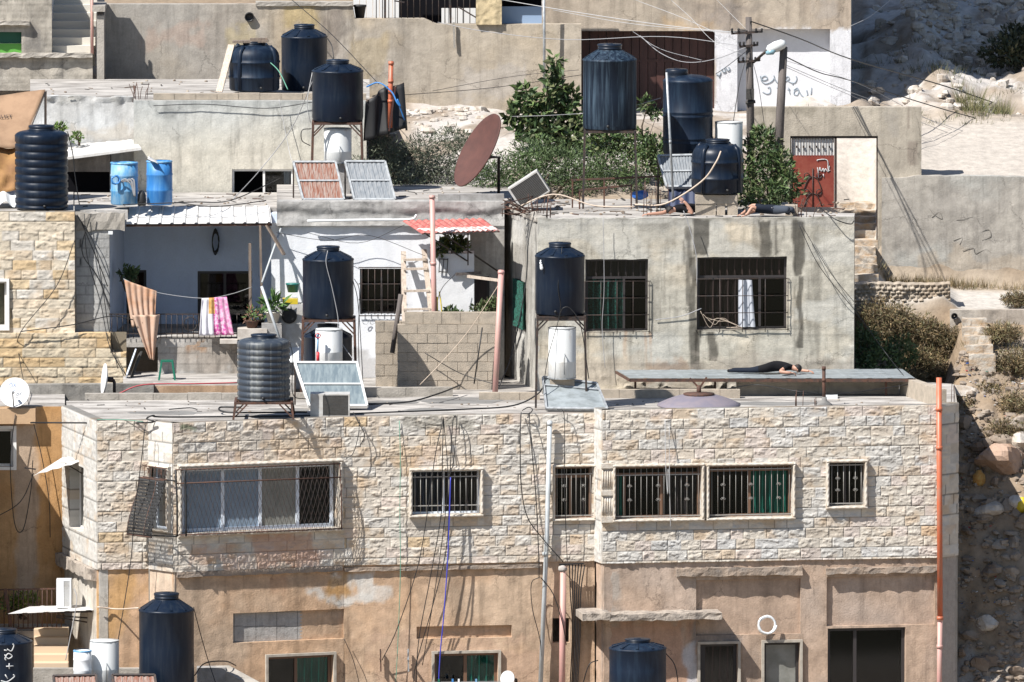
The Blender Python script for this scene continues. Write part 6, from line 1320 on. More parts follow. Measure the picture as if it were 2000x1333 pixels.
for L in ([(14, 1268), (22, 1272), (27, 1262), (25, 1258)], [(8, 1270), (14, 1271)], [(9, 1279), (16, 1287), (24, 1282), (16, 1277), (10, 1286), (12, 1290)], [(18, 1296), (18, 1307)], [(12, 1302), (26, 1301)], [(2, 1330), (14, 1332), (28, 1322), (26, 1318)], [(10, 1318), (15, 1326)]):
    mb.tube(smooth([at(x, y, -3.4 - .63 * math.sqrt(max(.05, 1 - ((x - 6) / 57) ** 2))) for x, y in L], 4), .013, 5)
obj('painted_mark', mb, M['grafwhite'], T13)
mb = MB(); p = at(1056, 515, 2.9 - .5)
for dx, dz, r in ((0, 0, .03), (.012, -.06, .035), (.02, -.1, .04), (.0, .05, .02)): mb.rock(p + Vector((dx, .04, dz)), (r, .02, r * 1.3), int(r * 999), 6, .1, sm=True)
tag(obj('paint_splash', mb, M['plastic_white']), 'white paint splash on the shoulder of the raised tank', 'paint splash')
mb = MB(); q = at(497, 82, 16.1); mb.bar(q + Vector((-.5, 0, 0)), q + Vector((.32, 0, .02)), .3, .05); mb.bar(q + Vector((-.1, -.05, .06)), q + Vector((.3, -.05, .07)), .1, .05); tag(obj('wooden_board', mb, M['wood']), 'weathered boards laid over the lid of the squat tank', 'board')
mb = MB(); mb.bar(at(428, 180, 15.5), at(452, 88, 16.1), .16, .03); tag(obj('plank', mb, M['palewood']), 'long pale plank leaning against the squat tank', 'plank')
# concrete blocks under the squat tank
for i, (x, y, w_, h_, lab) in enumerate(((1378, 400, 40, 38, 'concrete block pier under the squat tank, wide and next to the propped arm'), (1408, 400, 16, 38, 'narrow concrete block standing between two dark gaps under the squat tank'), (1431, 400, 20, 38, 'concrete block pier under the squat tank nearest the person in a dark shirt'))):
    mb = MB(); a = at(x - w_ / 2, y + h_ / 2, 8.0); b = at(x + w_ / 2, y - h_ / 2, 8.0); mb.box(a.x, b.x, 8.0, 8.5, ZRB, ZRB + (b.z - a.z)); tag(obj('concrete_block', mb, M['block']), lab, 'concrete block', 'blocks under the squat tank')
mb = MB(); a = at(1358, 399, 8.0); b = at(1440, 381, 8.0); mb.box(a.x, b.x, 7.98, 8.9, b.z - .2, b.z - .005); tag(obj('concrete_slab', mb, M['block']), 'concrete slab bridging the blocks under the squat tank', 'slab')
mb = MB(); a = at(1534, 412, 8.0); mb.box(a.x, a.x + .28, 7.9, 8.3, ZRB, ZRB + .22); tag(obj('concrete_block', mb, M['block']), 'single concrete block near the red gate at the roof edge', 'concrete block')
# cylinders, barrels
boiler(633, 687, 253, 320, 11.9, 'dented white cylinder hung below the rusty stand by the upper house')
mb = MB(); mb.box(Xat(636, 11.9), Xat(684, 11.9), 11.7, 12.2, ZRC - .02, at(660, 318, 12.0).z - .01); tag(obj('pedestal', mb, M['blockgrey']), 'grey pedestal carrying the dented white cylinder', 'pedestal')
boiler(1396, 1450, 240, 318, 10.8, 'white cylinder with a steel lid beside the wooden utility pole', False)
mb = MB(); mb.box(Xat(1400, 10.8), Xat(1446, 10.8), 10.5, 11.1, ZRB, at(1420, 317, 10.6).z - .01); tag(obj('pedestal', mb, M['block']), 'block pedestal under the white cylinder behind the squat tank', 'pedestal')
t = boiler(616, 669, 645, 712, 4.75, 'clean white cylinder in front of the two stacked tanks', False)
mb = MB(); mb.tube([at(621, 652, 4.3), at(620, 690, 4.3)], .025, 8); obj('gauge', mb, mat('gauge_blue', (.25, .42, .6), .4), t); mb = MB(); mb.tube([at(621, 688, 4.28), at(621, 708, 4.28)], .035, 8); coil(mb, at(621, 656, 4.28), .05, .012, 1, (0, -1, 0)); obj('valve', mb, mat('valve_red', (.55, .03, .04), .5), t)
mb = MB(); mb.box(Xat(618, 4.75), Xat(667, 4.75), 4.72, 5.0, ZT - .02, at(640, 712, 4.5).z - .01); tag(obj('pedestal', mb, M['blockgrey']), 'low pedestal under the clean white cylinder behind the collector panel', 'pedestal')
boiler(1071, 1125, 642, 742, 2.6, 'tall white cylinder hanging below the stand with thick top plate')
mb = MB(); mb.box(Xat(1074, 2.6), Xat(1122, 2.6), 2.45, 2.9, ZT - .02, at(1098, 742, 2.3).z - .01); tag(obj('pedestal', mb, M['block']), 'low pedestal under the tall white cylinder', 'pedestal')
boiler(174, 231, 1254, 1338, -3.3, 'large white cylinder beside the black tank at the lower edge'); 
def can(px0, px1, y0, y1, Y, m, label, name='blue_barrel', cat='barrel', group='blue plastic barrels on the roof', lip=True, tilt=0):
    r = (px1 - px0) / 2 / scl(Y); cx = Xat((px0 + px1) / 2, Y); zb = at((px0 + px1) / 2, y1, Y - r).z; H = at((px0 + px1) / 2, y0, Y - r).z - zb; t = thing(name, label, cat, (cx, Y, zb), group); b = MB()
    b.lathe((cx, Y, zb), [(r * .9, 0), (r * .97, .03), (r * .97, H * .3), (r * 1.0, H * .32), (r, H * .35), (r * .97, H * .37), (r * .97, H * .66), (r, H * .68), (r, H * .71), (r * .97, H * .73), (r * .95, H), (r * .85, H), (r * .83, H - .05), (.01, H - .05)], 28); obj('body', b, M[m], t)
    if lip: b = MB(); b.lathe((cx, Y, zb + H - .03), [(r * .96, 0), (r * .99, .01), (r * .99, .035), (r * .9, .04), (r * .84, .04)], 28, cap=False); obj('rim', b, M['barrel_pale'], t)
    return t
can(216, 271, 320, 402, 9.7, 'barrel_pale', 'pale blue barrel draped with hoses and rags beside a plain one'); can(286, 338, 317, 402, 9.7, 'barrel', 'plain bright blue barrel at the roof edge')
can(141, 178, 1273, 1330, -3.7, 'plastic_white', 'small white plastic drum in front of the large white cylinder', 'plastic_drum', 'drum', None)
mb = MB(); coil(mb, at(225, 352, 9.35), .09, .016, 3, (.3, -1, .1), .03, 3); tag(obj('hose_coil', mb, M['barrel']), 'coil of blue hose hung on the pale blue barrel', 'hose')
mb = MB(); rs = random.Random(5)
for k in range(9): mb.tube(smooth([at(236 + k * 2, 354 + k % 3, 9.32), at(246 + 2 * k, 350 + 2 * k % 7, 9.28), at(256 + k, 362 + 2 * k, 9.3), at(262 + k % 3, 384, 9.33)]), .012, 5)
tag(obj('rag_bundle', mb, M['cable_grey']), 'bundle of grey rags and wires on the pale blue barrel', 'rag')
mb = MB(); mb.lathe(at(277, 402, 9.45), [(.01, 0), (.09, 0), (.10, .1), (.09, .25), (.05, .33), (.01, .34)], 16); tag(obj('jerrycan', mb, M['black']), 'small dark can standing between the two blue barrels', 'can')
# =================================================================== SOLAR COLLECTORS AND BOXES
zr = ZRC - .02
def pan(lab, tl, tr, bl, br, YT_, YB_, **kw): return collector(lab, at(*tl, YT_), at(*tr, YT_), at(*bl, YB_), at(*br, YB_), **kw)
pan('collector with rust-red absorber strips leaning before the upper house', (573, 318), (655, 318), (592, 391), (672, 391), 10.6, 9.9, m='absorber_red', slats=9, legs=zr)
pan('collector with grey absorber strips beside the rust-red one', (674, 317), (752, 317), (692, 391), (772, 391), 10.6, 9.9, m='absorber', slats=9, legs=zr)
pan('glazed collector of two bays leaning in front of the clean white cylinder', (576, 710), (697, 710), (604, 794), (717, 794), 3.4, 2.3, m='panel', bars=(.5,), legs=ZT, fm='wpaint')
pan('sheet-backed collector sloping away under the plated tank stand', (1060, 738), (1165, 750), (1067, 799), (1186, 800), 2.6, 2.0, m='graysheet', bars=(.25,), legs=None)
pan('dusty grooved collector behind the squat tank on the rendered house', (1285, 306), (1368, 304), (1302, 366), (1372, 366), 9.8, 9.2, m='absorber', slats=14, legs=ZRB)
pan('rusty collector at the lower edge beside the white drum', (104, 1322), (187, 1320), (112, 1390), (196, 1390), -3.9, -4.6, m='absorber_red', slats=8, fm='iron')
pan('rusty collector at the lower edge before the black tank', (219, 1320), (302, 1320), (228, 1390), (312, 1390), -3.9, -4.6, m='absorber_red', slats=8, fm='iron')
def unit(label, c0, c1, Y, d, m='acgrey', fin='acdark', tilt=0, name='cooler_unit', cat='cooling unit', fx=.32):
    a = at(*c0, Y); b = at(*c1, Y); w_, h_ = b.x - a.x, a.z - b.z; t = thing(name, label, cat, ((a.x + b.x) / 2, Y, b.z)); M3 = Matrix.Rotation(tilt, 3, 'Y'); ctr = Vector(((a.x + b.x) / 2, Y, b.z)); X = lambda x, y, z: ctr + M3 @ Vector((x, y, z))
    mb = MB(); k = .03
    mb.box(-w_ / 2, w_ / 2, .02, d, 0, h_, X)
    for q in ((-w_ / 2, -w_ / 2 + w_ * fx, 0, h_), (w_ / 2 - k, w_ / 2, 0, h_), (-w_ / 2 + w_ * fx, w_ / 2 - k, 0, k), (-w_ / 2 + w_ * fx, w_ / 2 - k, h_ - k, h_)): mb.box(q[0], q[1], 0, .02, q[2], q[3], X)
    obj('casing', mb, M[m], t); mb = MB()
    for i in range(16): z = k + (h_ - 2 * k) * (i + .5) / 16; mb.box(-w_ / 2 + w_ * fx, w_ / 2 - k, .008, .016, z - h_ * .02, z + h_ * .02, X)
    obj('fins', mb, M[fin], t); return t
unit('metal fan unit standing at the street roof edge before the glazed collector', (606, 770), (683, 815), 1.0, .5)
unit('tilted old cooler unit lying on the roof edge beside the rusty dish', (1012, 345), (1080, 392), 9.0, .6, tilt=R(-33), fx=.06)
t = unit('white air conditioner on the sheet awning beside the side wall', (110, 1133), (139, 1188), 1.0, .35, 'plastic_white', 'acgrey', fx=.5, name='air_conditioner', cat='air conditioner')
# =================================================================== SATELLITE DISHES
dish(at(946, 301, 11.0), (-.825, -.30, .48), .90, .2, 'dishrust', 'big rusty satellite dish on a black post above the white house', (Xat(974, 11.6), 11.6, ZRC - .02), arm=False)
d_ = dish(at(29, 768, 3.3), (-.12, -.93, .34), .33, .06, 'dishwhite', 'white satellite dish with a faint blue mark on the orange house', at(36, 815, 3.45), arm=True)
mb = MB()
for L in ([(18, 752), (22, 748), (24, 755), (19, 757)], [(26, 749), (31, 756)], [(31, 749), (26, 757)], [(20, 762), (31, 763)]): mb.tube(smooth([at(x, y, 3.16) for x, y in L], 4), .008, 4)
obj('mark', mb, mat('pale_blue_mark', (.2, .3, .6), .7), d_)
dish(at(207, 741, 5.2), (-.97, -.16, .1), .34, .06, 'dishwhite', 'white satellite dish seen edge-on below the split-stone house', (Xat(223, 5.2), 5.2, at(223, 790, 5.2).z), arm=False)
t = dish(at(1365, 771, 2.6), (0, .03, -1), .9, .24, 'dishgrey', 'large grey satellite dish lying face down on the street roof', None, arm=False)
mb = MB(); q = at(1365, 771, 2.6); mb.lathe(q + Vector((0, 0, .0)), [(.34, -.02), (.34, .03), (.05, .05)], 24); mb.tube([q, q + Vector((0, 0, .2))], .05, 8); mb.bar(q + Vector((0, 0, .12)), q + Vector((.17, 0, .38)), .04, .04); mb.bar(q + Vector((0, 0, .15)), q + Vector((-.2, 0, .36)), .04, .04); obj('mount', mb, M['rust'], t)
dish(at(992, 1326, -.3), (-.5, -.85, .2), .17, .03, 'dishwhite', 'small white satellite dish on the orange wall at the lower edge', at(1008, 1345, .2), arm=False)
# =================================================================== UTILITY POLES, LAMP, ROOF PIPES
t = thing('utility_pole', 'wooden utility pole carrying insulators and cable clamps before the whitewashed wall', 'utility pole', (Xat(1466, 11.4), 11.4, ZRB - .5)); mb = MB(); mb.tube([(Xat(1468, 11.4), 11.4, ZRB - .5), at(1465, 180, 11.4), at(1462, 34, 11.4)], [.095, .088, .07], 10); obj('post', mb, M['polewood'], t)
for (x, y, dx) in ((1462, 66, 34), (1464, 92, 20), (1465, 122, 24)):
    mb = MB(); mb.bar(at(x - dx, y, 11.28), at(x + dx * .8, y - 4, 11.28), .035, .05); c = obj('crossarm', mb, M['iron'], t); mb = MB()
    for k in (-1, -.6, .45, .8): q = at(x + dx * k * .95, y - 4, 11.26); mb.lathe(q, [(.01, -.02), (.03, -.01), (.018, .02), (.03, .04), (.02, .07), (.01, .075)], 8)
    obj('insulator', mb, M['black'], c)
mb = MB(); q = at(1465, 184, 11.3); mb.box(q.x - .09, q.x + .09, q.y - .08, q.y, q.z - .12, q.z + .12); mb.tube([q + Vector((-.1, 0, -.2)), q + Vector((.12, 0, -.17))], .04, 6); obj('clamp_box', mb, M['acdark'], t)
t = thing('utility_pole', 'leaning weathered pole with the street lamp head above the gate wall', 'utility pole', (Xat(1518, 11.0), 11.0, ZRB - .6)); mb = MB(); mb.tube([(Xat(1514, 11.0), 11.0, ZRB - .6), at(1524, 220, 11.0), at(1531, 92, 11.0)], [.11, .1, .085], 10); obj('post', mb, M['polewood'], t)
t = thing('street_lamp', 'white street lamp head on a short arm between the utility poles', 'street lamp', tuple(at(1515, 95, 10.9))); mb = MB(); a = at(1498, 99, 10.8); b = at(1534, 84, 10.9); d = (b - a)
mb.tube([a, a.lerp(b, .12), a.lerp(b, .5), a.lerp(b, .85), b], [.05, .10, .125, .11, .06], 12); obj('housing', mb, M['lamp'], t); mb = MB(); mb.tube([a + Vector((-.02, -.05, -.06)), a.lerp(b, .28) + Vector((0, -.05, -.07)), a.lerp(b, .42) + Vector((0, -.05, -.05))], [.04, .075, .05], 10); obj('lens', mb, M['lampglass'], t); mb = MB(); mb.tube([a, at(1483, 112, 11.1), at(1472, 122, 11.35)], .03, 8); obj('arm', mb, M['iron'], t)
def rpipe(label, p, q, r, m, name='vent_pipe', cat='pipe', rings=(.02,), group=None): mb = MB(); p, q = Vector(p), Vector(q); mb.tube([p, q], r, 12); [mb.tube([p.lerp(q, k) - (q - p).normalized() * .035, p.lerp(q, k) + (q - p).normalized() * .035], r * 1.18, 12) for k in rings]; return tag(obj(name, mb, M[m]), label, cat, group)
rpipe('orange vent pipe rising beside the black draped sheet', at(764, 120, 13.6), (Xat(762, 13.6), 13.6, at(762, 250, 13.6).z), .055, 'orange', rings=(.03, .3, .6))
rpipe('long pink pipe leaning against the raw block wall end', at(979, 528, 6.2), at(967, 768, 5.6), .065, 'pink')
rpipe('pink pipe rising past the red awning', at(844, 385, 7.6), (Xat(851, 7.6), 7.6, ZT - .02), .06, 'pink', rings=(.0, .35))
rpipe('slim rusty post with wires on the street roof', at(1609, 716, 3.4), (Xat(1610, 3.4), 3.4, ZT - .02), .04, 'rust', 'iron_post', 'post', rings=(.05, .35))
rpipe('thin pale steel tube standing before the banded tank', at(1302, 142, 9.0), (Xat(1316, 9.0), 9.0, ZRB), .028, 'steel', 'steel_tube', 'pole', rings=(.5,))
mb = MB(); q = at(1610, 782, 3.4); mb.lathe((q.x, 3.4, ZT - .02), [(.2, 0), (.16, .05), (.06, .12), (.05, .2)], 12); tag(obj('post_footing', mb, M['cementdark']), 'mortar footing of the rusty post', 'footing')
mb = MB(); a = on(1612, 778, ZT); mb.box(a.x, a.x + .27, a.y, a.y + .2, ZT - .015, ZT + .07); mb.box(a.x - .06, a.x, a.y + .05, a.y + .15, ZT - .015, ZT + .05); tag(obj('lamp_box', mb, M['plastic_white']), 'small white box lying at the foot of the rusty post', 'box')
# rebar bundles sticking out of the concrete
def rebar(label, px, py, Y, n, h, sp, seed, zb=None, lean=.1, group='rusty rebar left standing on roof columns'):
    rs = random.Random(seed); mb = MB(); q = at(px, py, Y)
    for k in range(n):
        x = q.x + rs.uniform(-sp, sp); y = q.y + rs.uniform(-sp, sp); z = zb if zb is not None else q.z; dx = rs.uniform(-lean, lean); mb.tube([(x, y, z), (x + dx * .4, y, z + h * .5), (x + dx, y + rs.uniform(-.05, .05), z + h * rs.uniform(.7, 1.1))], .0075, 5)
    return tag(obj('rebar', mb, M['rust']), label, 'rebar', group)
rebar('rebar tuft on the corner of the upper house roof', 275, 200, 14.5, 7, .5, .2, 1); rebar('rebar pair leaning from the broken post at the white shed roof', 265, 222, 14.9, 3, .65, .08, 2, lean=.25)
rebar('four rebar rods on the street roof near the rusty post', 1560, 796, 2.7, 4, .42, .09, 3, ZT - .02, .02); rebar('close pair of rebar rods before the rusty post', 1594, 799, 2.4, 3, .36, .06, 4, ZT - .02, .02)
rebar('rebar rods beside the orange corner pipe', 1856, 792, 3.0, 3, .5, .1, 5, ZT, .02); rebar('rebar rods rising at the joint of the white and rendered houses', 1060, 425, 7.2, 9, .5, .28, 6, ZRB, .05)
rebar('rebar sprouting beside the single concrete block near the gate', 1570, 416, 7.3, 8, .5, .2, 7, ZRB, .25); rebar('rebar rods at the foot of the tilted cooler unit', 1055, 400, 8.4, 8, .4, .3, 8, ZRB, .12); rebar('rebar rods between the tank stand legs', 1285, 412, 8.0, 8, .75, .35, 9, ZRB, .06)
mb = MB(); q = at(1020, 425, 7.4)
for k in range(14): rs = random.Random(k); mb.tube([q + Vector((rs.uniform(-.5, .3), rs.uniform(-.2, .3), rs.uniform(0, .3))), q + Vector((rs.uniform(-.5, .3), rs.uniform(-.2, .3), rs.uniform(0, .5))), q + Vector((rs.uniform(-.5, .5), rs.uniform(-.2, .3), rs.uniform(0, .3)))], .011, 5)
tag(obj('wire_tangle', mb, M['rust']), 'tangle of bent rods and wire at the corner of the rendered house', 'wire')
t = thing('old_railing', 'rusty low pipe rails across the roof behind the tall stand', 'railing', (Xat(1200, 9.8), 9.9, ZRB)); mb = MB(); mb.bar(at(1115, 352, 9.9), at(1290, 345, 9.9), .04, .04); mb.bar(at(1130, 372, 9.6), at(1235, 362, 9.6), .05, .04); obj('rail', mb, M['rust'], t); mb = MB()
for x in (1118, 1180, 1286): p = at(x, 350, 9.9); mb = MB(); mb.bar(p, (p.x, p.y, ZRB), .035, .035); obj('support', mb, M['rust'], t)
for x, y in ((1132, 372), (1233, 363)): p = at(x, y, 9.6); mb = MB(); mb.bar(p, (p.x, p.y, ZRB), .035, .035); obj('support', mb, M['rust'], t)
# =================================================================== TARPS, DRAPED SHEETS, LAUNDRY
def cloth(name, label, cat, P, m, amp=.05, fold=4, nu=24, nv=16, seed=0, thick=True, mats=None, mfn=None):
    TL, TR, BL_, BR = map(Vector, P); nrm = (TR - TL).cross(BL_ - TL).normalized(); mb = MB()
    def f(u, v):
        q = (TL * (1 - u) + TR * u) * (1 - v) + (BL_ * (1 - u) + BR * u) * v
        w_ = amp * (math.sin(u * fold * 6.28 + seed + .8 * math.sin(v * 3)) * (.35 + .65 * v) + 1.2 * (float(vn(u * 4 + seed, v * 4, seed)) - .5)); return q + nrm * w_
    mb.grid(f, nu, nv)
    if mfn: mb.m = [mfn((i % nu + .5) / nu, (i // nu + .5) / nv) for i in range(nu * nv)]
    o = obj(name, mb, [M[k] for k in (mats or [m])]); md = o.modifiers.new('solid', 'SOLIDIFY'); md.thickness = .008
    return tag(o, label, cat)
tp = thing('brown_tarp', 'brown tarpaulin stretched as a tent behind the ribbed tank', 'tarpaulin', tuple(at(30, 350, 11)))
def tarp(P, m, seed, amp=.05):
    TL, TR, BL_, BR = map(Vector, P); mb = MB(); nrm = (TR - TL).cross(BL_ - TL).normalized(); mb.grid(lambda u, v: (TL * (1 - u) + TR * u) * (1 - v) + (BL_ * (1 - u) + BR * u) * v + nrm * amp * (float(fbm(u * 3 + seed, v * 3, 3, seed)) - .5) * 4, 14, 14); o = obj('sheet', mb, M[m], tp); o.modifiers.new('solid', 'SOLIDIFY').thickness = .01; return o
tarp([at(-40, 192, 12.2), at(89, 177, 12.0), at(-40, 290, 10.6), at(42, 288, 10.8)], 'tarp', 2, .015); tarp([at(-40, 288, 10.7), at(44, 286, 10.9), at(-40, 372, 10.2), at(30, 372, 10.2)], 'tarpo', 4, .1)
mb = MB(); mb.tube([at(89, 178, 12.05), (Xat(89, 12.05), 12.05, ZCL - .02)], .03, 6); mb.tube([at(88, 180, 12.0), at(40, 296, 10.7)], .025, 6); obj('pole', mb, M['wood'], tp)
try:
    ft = bpy.data.curves.new('lettering', 'FONT'); ft.body = 'ALIST'; ft.size = .15; ft.extrude = .001; fo = bpy.data.objects.new('text_source', ft); COL.objects.link(fo); bpy.context.view_layer.update()
    me = bpy.data.meshes.new_from_object(fo.evaluated_get(bpy.context.evaluated_depsgraph_get())); bpy.data.objects.remove(fo); mb = MB(); u0 = Vector((1, 0, 0)); A_ = at(-8, 231, 11.42); up_ = (at(0, 192, 12.15) - at(0, 290, 10.68)).normalized(); nn_ = u0.cross(up_)
    mb.add([A_ + u0 * v.co.x + up_ * v.co.y + nn_ * .012 for v in me.vertices], [tuple(p.vertices) for p in me.polygons]); obj('lettering', mb, M['graf'], tp)
except Exception: pass
cloth('white_sheet', 'crumpled pale plastic sheet heaped beside the ribbed tank', 'plastic sheet', [at(-30, 360, 10.8), at(34, 366, 10.8), at(-30, 402, 9.6), at(36, 398, 9.6)], 'plastic_white', .07, 2, 18, 12, 3)
cloth('white_scrap', 'white scrap sheet resting on the rim of the plain barrel', 'sheet', [at(290, 306, 9.6), at(312, 318, 9.6), at(288, 310, 9.3), at(308, 321, 9.3)], 'wmetal', .01, 1, 6, 4)
bs = thing('black_sheet', 'black plastic sheeting draped over a frame beside the orange vent pipe', 'plastic sheet', (Xat(745, 14), 14, at(745, 285, 14).z)); mb = MB(); p0, p1, p2, p3, p4, p5 = at(716, 200, 13.5), at(752, 170, 13.9), at(786, 165, 14.3), at(794, 250, 14.0), at(756, 262, 13.6), at(714, 276, 13.5)
def dr_(A, B, C_, D_, seed): A, B, C_, D_ = map(Vector, (A, B, C_, D_)); mb = MB(); n = (B - A).cross(D_ - A).normalized(); mb.grid(lambda u, v: (A * (1 - u) + B * u) * (1 - v) + (D_ * (1 - u) + C_ * u) * v + n * .05 * math.sin(u * 9 + seed + v), 12, 10); o = obj('drape', mb, M['black'], bs); o.modifiers.new('solid', 'SOLIDIFY').thickness = .01
dr_(p0, p1, p4, p5, 1); dr_(p1, p2, p3, p4, 2.4); dr_(at(716, 200, 13.5), at(735, 185, 15.4), at(735, 240, 15.4), p5, .5)
mb = MB(); mb.bar(at(752, 168, 13.95), at(756, 268, 13.7), .05, .05); mb.bar(at(786, 163, 14.35), at(794, 255, 14.1), .05, .05); mb.bar(at(716, 198, 13.55), at(788, 163, 14.35), .04, .04); obj('frame', mb, M['wood'], bs)
mb = MB(); mb.bar(at(772, 170, 13.5), at(760, 256, 13.5), .12, .04); tag(obj('rusty_plank', mb, M['redwood']), 'reddish plank leaning on the black sheeting', 'plank')
cable('blue hose looped over the black sheeting', [(716, 170, 13.6), (740, 162, 13.5), (765, 180, 13.4), (775, 200, 13.3), (782, 208, 13.3), (776, 195, 13.3), (790, 235, 13.4)], .018, 'barrel', 'hose', cat='hose')
# laundry
cable('clothesline across the shaded balcony', [(241, 545, 8.95), (300, 570, 8.9), (395, 583, 8.9), (450, 575, 8.95), (492, 561, 9.1)], .006, 'cable_white', 'clothesline', cat='clothesline')
bl = cloth('beige_blanket', 'long beige blanket hanging from the clothesline down over the parapet', 'blanket', [at(243, 547, 8.82), at(306, 569, 8.82), at(258, 640, 8.7), at(303, 622, 8.7)], 'blanket', .035, 5, 40, 18, 2)
bl2 = MB(); A, B, C_, D_ = at(258, 616, 8.66), at(312, 615, 8.66), at(301, 704, 8.6), at(292, 702, 8.6)
bl2.grid(lambda u, v: (A * (1 - u) + B * u) * (1 - v) + (D_ * (1 - u) + C_ * u) * v + Vector((0, -1, 0)) * (.05 * math.sin(u * 17 + 1.5 * v) * (1 - .5 * v)), 30, 20); o = obj('lower_fold', bl2, M['blanket'], bl); o.modifiers.new('solid', 'SOLIDIFY').thickness = .008
M['c_w'] = mat('cloth_pale', (.62, .60, .64), .95); M['c_o'] = mat('cloth_orange', (.42, .20, .05), .95, col2=(.5, .35, .12), sc=18); M['c_m'] = mat('cloth_magenta', (.42, .05, .24), .95, col2=(.6, .42, .50), sc=14, lo=.45, hi=.6); M['c_p'] = mat('cloth_pink', (.50, .14, .32), .95, col2=(.62, .45, .52), sc=10)
lay = ['c_w', 'c_m', 'c_o', 'c_p']
cloth('patterned_cloth', 'pink and white patterned cloth hung on the balcony clothesline', 'laundry', [at(394, 583, 8.85), at(443, 580, 8.85), at(389, 656, 8.78), at(457, 655, 8.78)], 'c_p', .03, 5, 40, 14, 5, mats=lay, mfn=lambda u, v: 0 if u < .28 else (2 if u < .5 and v < .4 else (0 if u < .42 and v > .4 else (1 if u < .62 or (v > .55 and u < .8) else 3))))
# =================================================================== SMALL THINGS AROUND THE BALCONY AND YARD
t = thing('green_stool', 'small green plastic stool on the ledge below the balcony', 'stool', tuple(at(326, 742, 7.6))); zs = at(326, 704, 7.6).z; zf = at(326, 745, 7.4).z; xc = Xat(326, 7.6); mb = MB(); mb.box(xc - .14, xc + .14, 7.46, 7.74, zs - .03, zs); obj('seat', mb, M['plastic_green'], t)
for sx in (-1, 1):
    for sy in (-1, 1): mb = MB(); mb.bar((xc + sx * .12, 7.6 + sy * .12, zs - .02), (xc + sx * .18, 7.6 + sy * .17, zf), .05, .04); obj('leg', mb, M['plastic_green'], t)
mb = MB(); mb.box(Xat(244, 7.6), Xat(575, 7.6), 7.1, 8.95, zf - .25, zf); struct('terrace', mb, M['cement'], 'narrow cement ledge in front of the balcony parapet')
mb = MB(); mb.bar(at(246, 738, 7.9), at(264, 688, 8.25), .34, .03, up=(1, .2, .1)); tag(obj('framed_screen', mb, M['alu']), 'old framed screen leaning below the beige blanket', 'screen')
mb = MB(); mb.bar(at(254, 745, 8.1), at(274, 690, 8.4), .3, .04, up=(1, .3, .1)); tag(obj('dark_board', mb, M['acdark']), 'dark board leaning behind the old framed screen', 'board')
def pot(label, px, py, Y, r, h, m='potwhite', plant=True, seed=0, n=120, lsz=.12, cols=((.06, .12, .03), (.09, .16, .05))):
    q = at(px, py, Y); t = thing('potted_plant', label, 'potted plant', tuple(q)); mb = MB(); mb.lathe(q, [(r * .68, 0), (r, h * .9), (r * 1.1, h * .9), (r * 1.1, h), (r * .9, h), (r * .85, h * .85), (.01, h * .85)], 18); obj('pot', mb, M[m], t)
    if plant: obj('foliage', leaves([(q + Vector((0, 0, h + r * .8)), (r * 1.2, r * 1.1, r * .95))], n, lsz, cols, seed, .3, .2), M['leaf'], t)
pot('big white pot with spiky plant on the balcony ledge', 533, 630, 8.8, .17, .24, seed=3, lsz=.28, n=70); mb = MB(); p = at(533, 631, 8.8); mb.box(p.x - .25, p.x + .2, 8.6, 9.0, p.z - 1.4, p.z); tag(obj('pedestal', mb, M['blockgrey']), 'plastered pedestal under the big white pot', 'pedestal')
pot('reddish box of herbs on the balcony ledge', 492, 640, 8.8, .16, .16, 'rust', seed=4, n=80, cols=((.10, .16, .05), (.2, .1, .06))); pot('dark trough of small plants behind the railing end', 505, 636, 9.0, .14, .12, 'black', seed=6, n=60)
mb = MB(); p = at(487, 641, 8.8); mb.box(Xat(464, 8.8), Xat(522, 8.8), 8.55, 9.1, p.z - .9, p.z); tag(obj('planter_wall', mb, M['slab_edge']), 'low masonry ledge carrying the herb box at the balcony end', 'ledge')
mb = MB(); q = at(567, 583, 9.2); mb.box(q.x - .17, q.x + .17, 9.0, 9.35, q.z - .12, q.z); tag(obj('yellow_crate', mb, M['plastic_yellow']), 'yellow plastic crate on the dark washing machine', 'crate'); mb = MB(); q = at(572, 571, 9.2); mb.lathe(q, [(.11, 0), (.15, .17), (.16, .17), (.16, .2), (.01, .2)], 16); tag(obj('green_bucket', mb, mat('teal_bucket', (.02, .15, .13), .4)), 'teal plastic bucket in the yellow crate', 'bucket')
t = thing('washing_machine', 'dark grey washing machine in the shade beside the stacked tanks', 'washing machine', tuple(at(565, 640, 9.1))); q = at(565, 594, 9.1); zf2 = at(565, 640, 9.1).z; mb = MB(); mb.box(q.x - .3, q.x + .3, 9.0, 9.5, zf2 - .6, q.z); obj('casing', mb, M['acgrey'], t); mb = MB(); mb.lathe(Vector((q.x, 9.0, (q.z + zf2) / 2)), [(.17, 0), (.17, .03), (.12, .04), (.01, .02)], 20, M=Vector((0, -1, 0)).to_track_quat('Z', 'Y').to_matrix()); obj('door', mb, M['black'], t)
mb = MB(); q = at(555, 640, 9.3); nv = 10
mb.grid(lambda u, v: at(508 + 85 * u, 708 - (55 * (.35 + .65 * u ** .5)) * v, 8.6 + .7 * v), 12, 6); o = tag(obj('white_cover', mb, M['plastic_white']), 'white plastic cover bulging behind the faded ribbed tank', 'cover'); o.modifiers.new('s', 'SOLIDIFY').thickness = .01
lad = thing('wooden_ladder', 'home-made pale wooden ladder leaning on the white wall beside the grilled window', 'ladder', (Xat(815, 9), 9.0, ZC0 + 1))
for (a, b) in (((788, 492), (790, 652)), ((828, 488), (846, 645))): mb = MB(); mb.bar(at(*a, 9.45), at(*b, 8.6), .11, .05); obj('rail', mb, M['palewood'], lad)
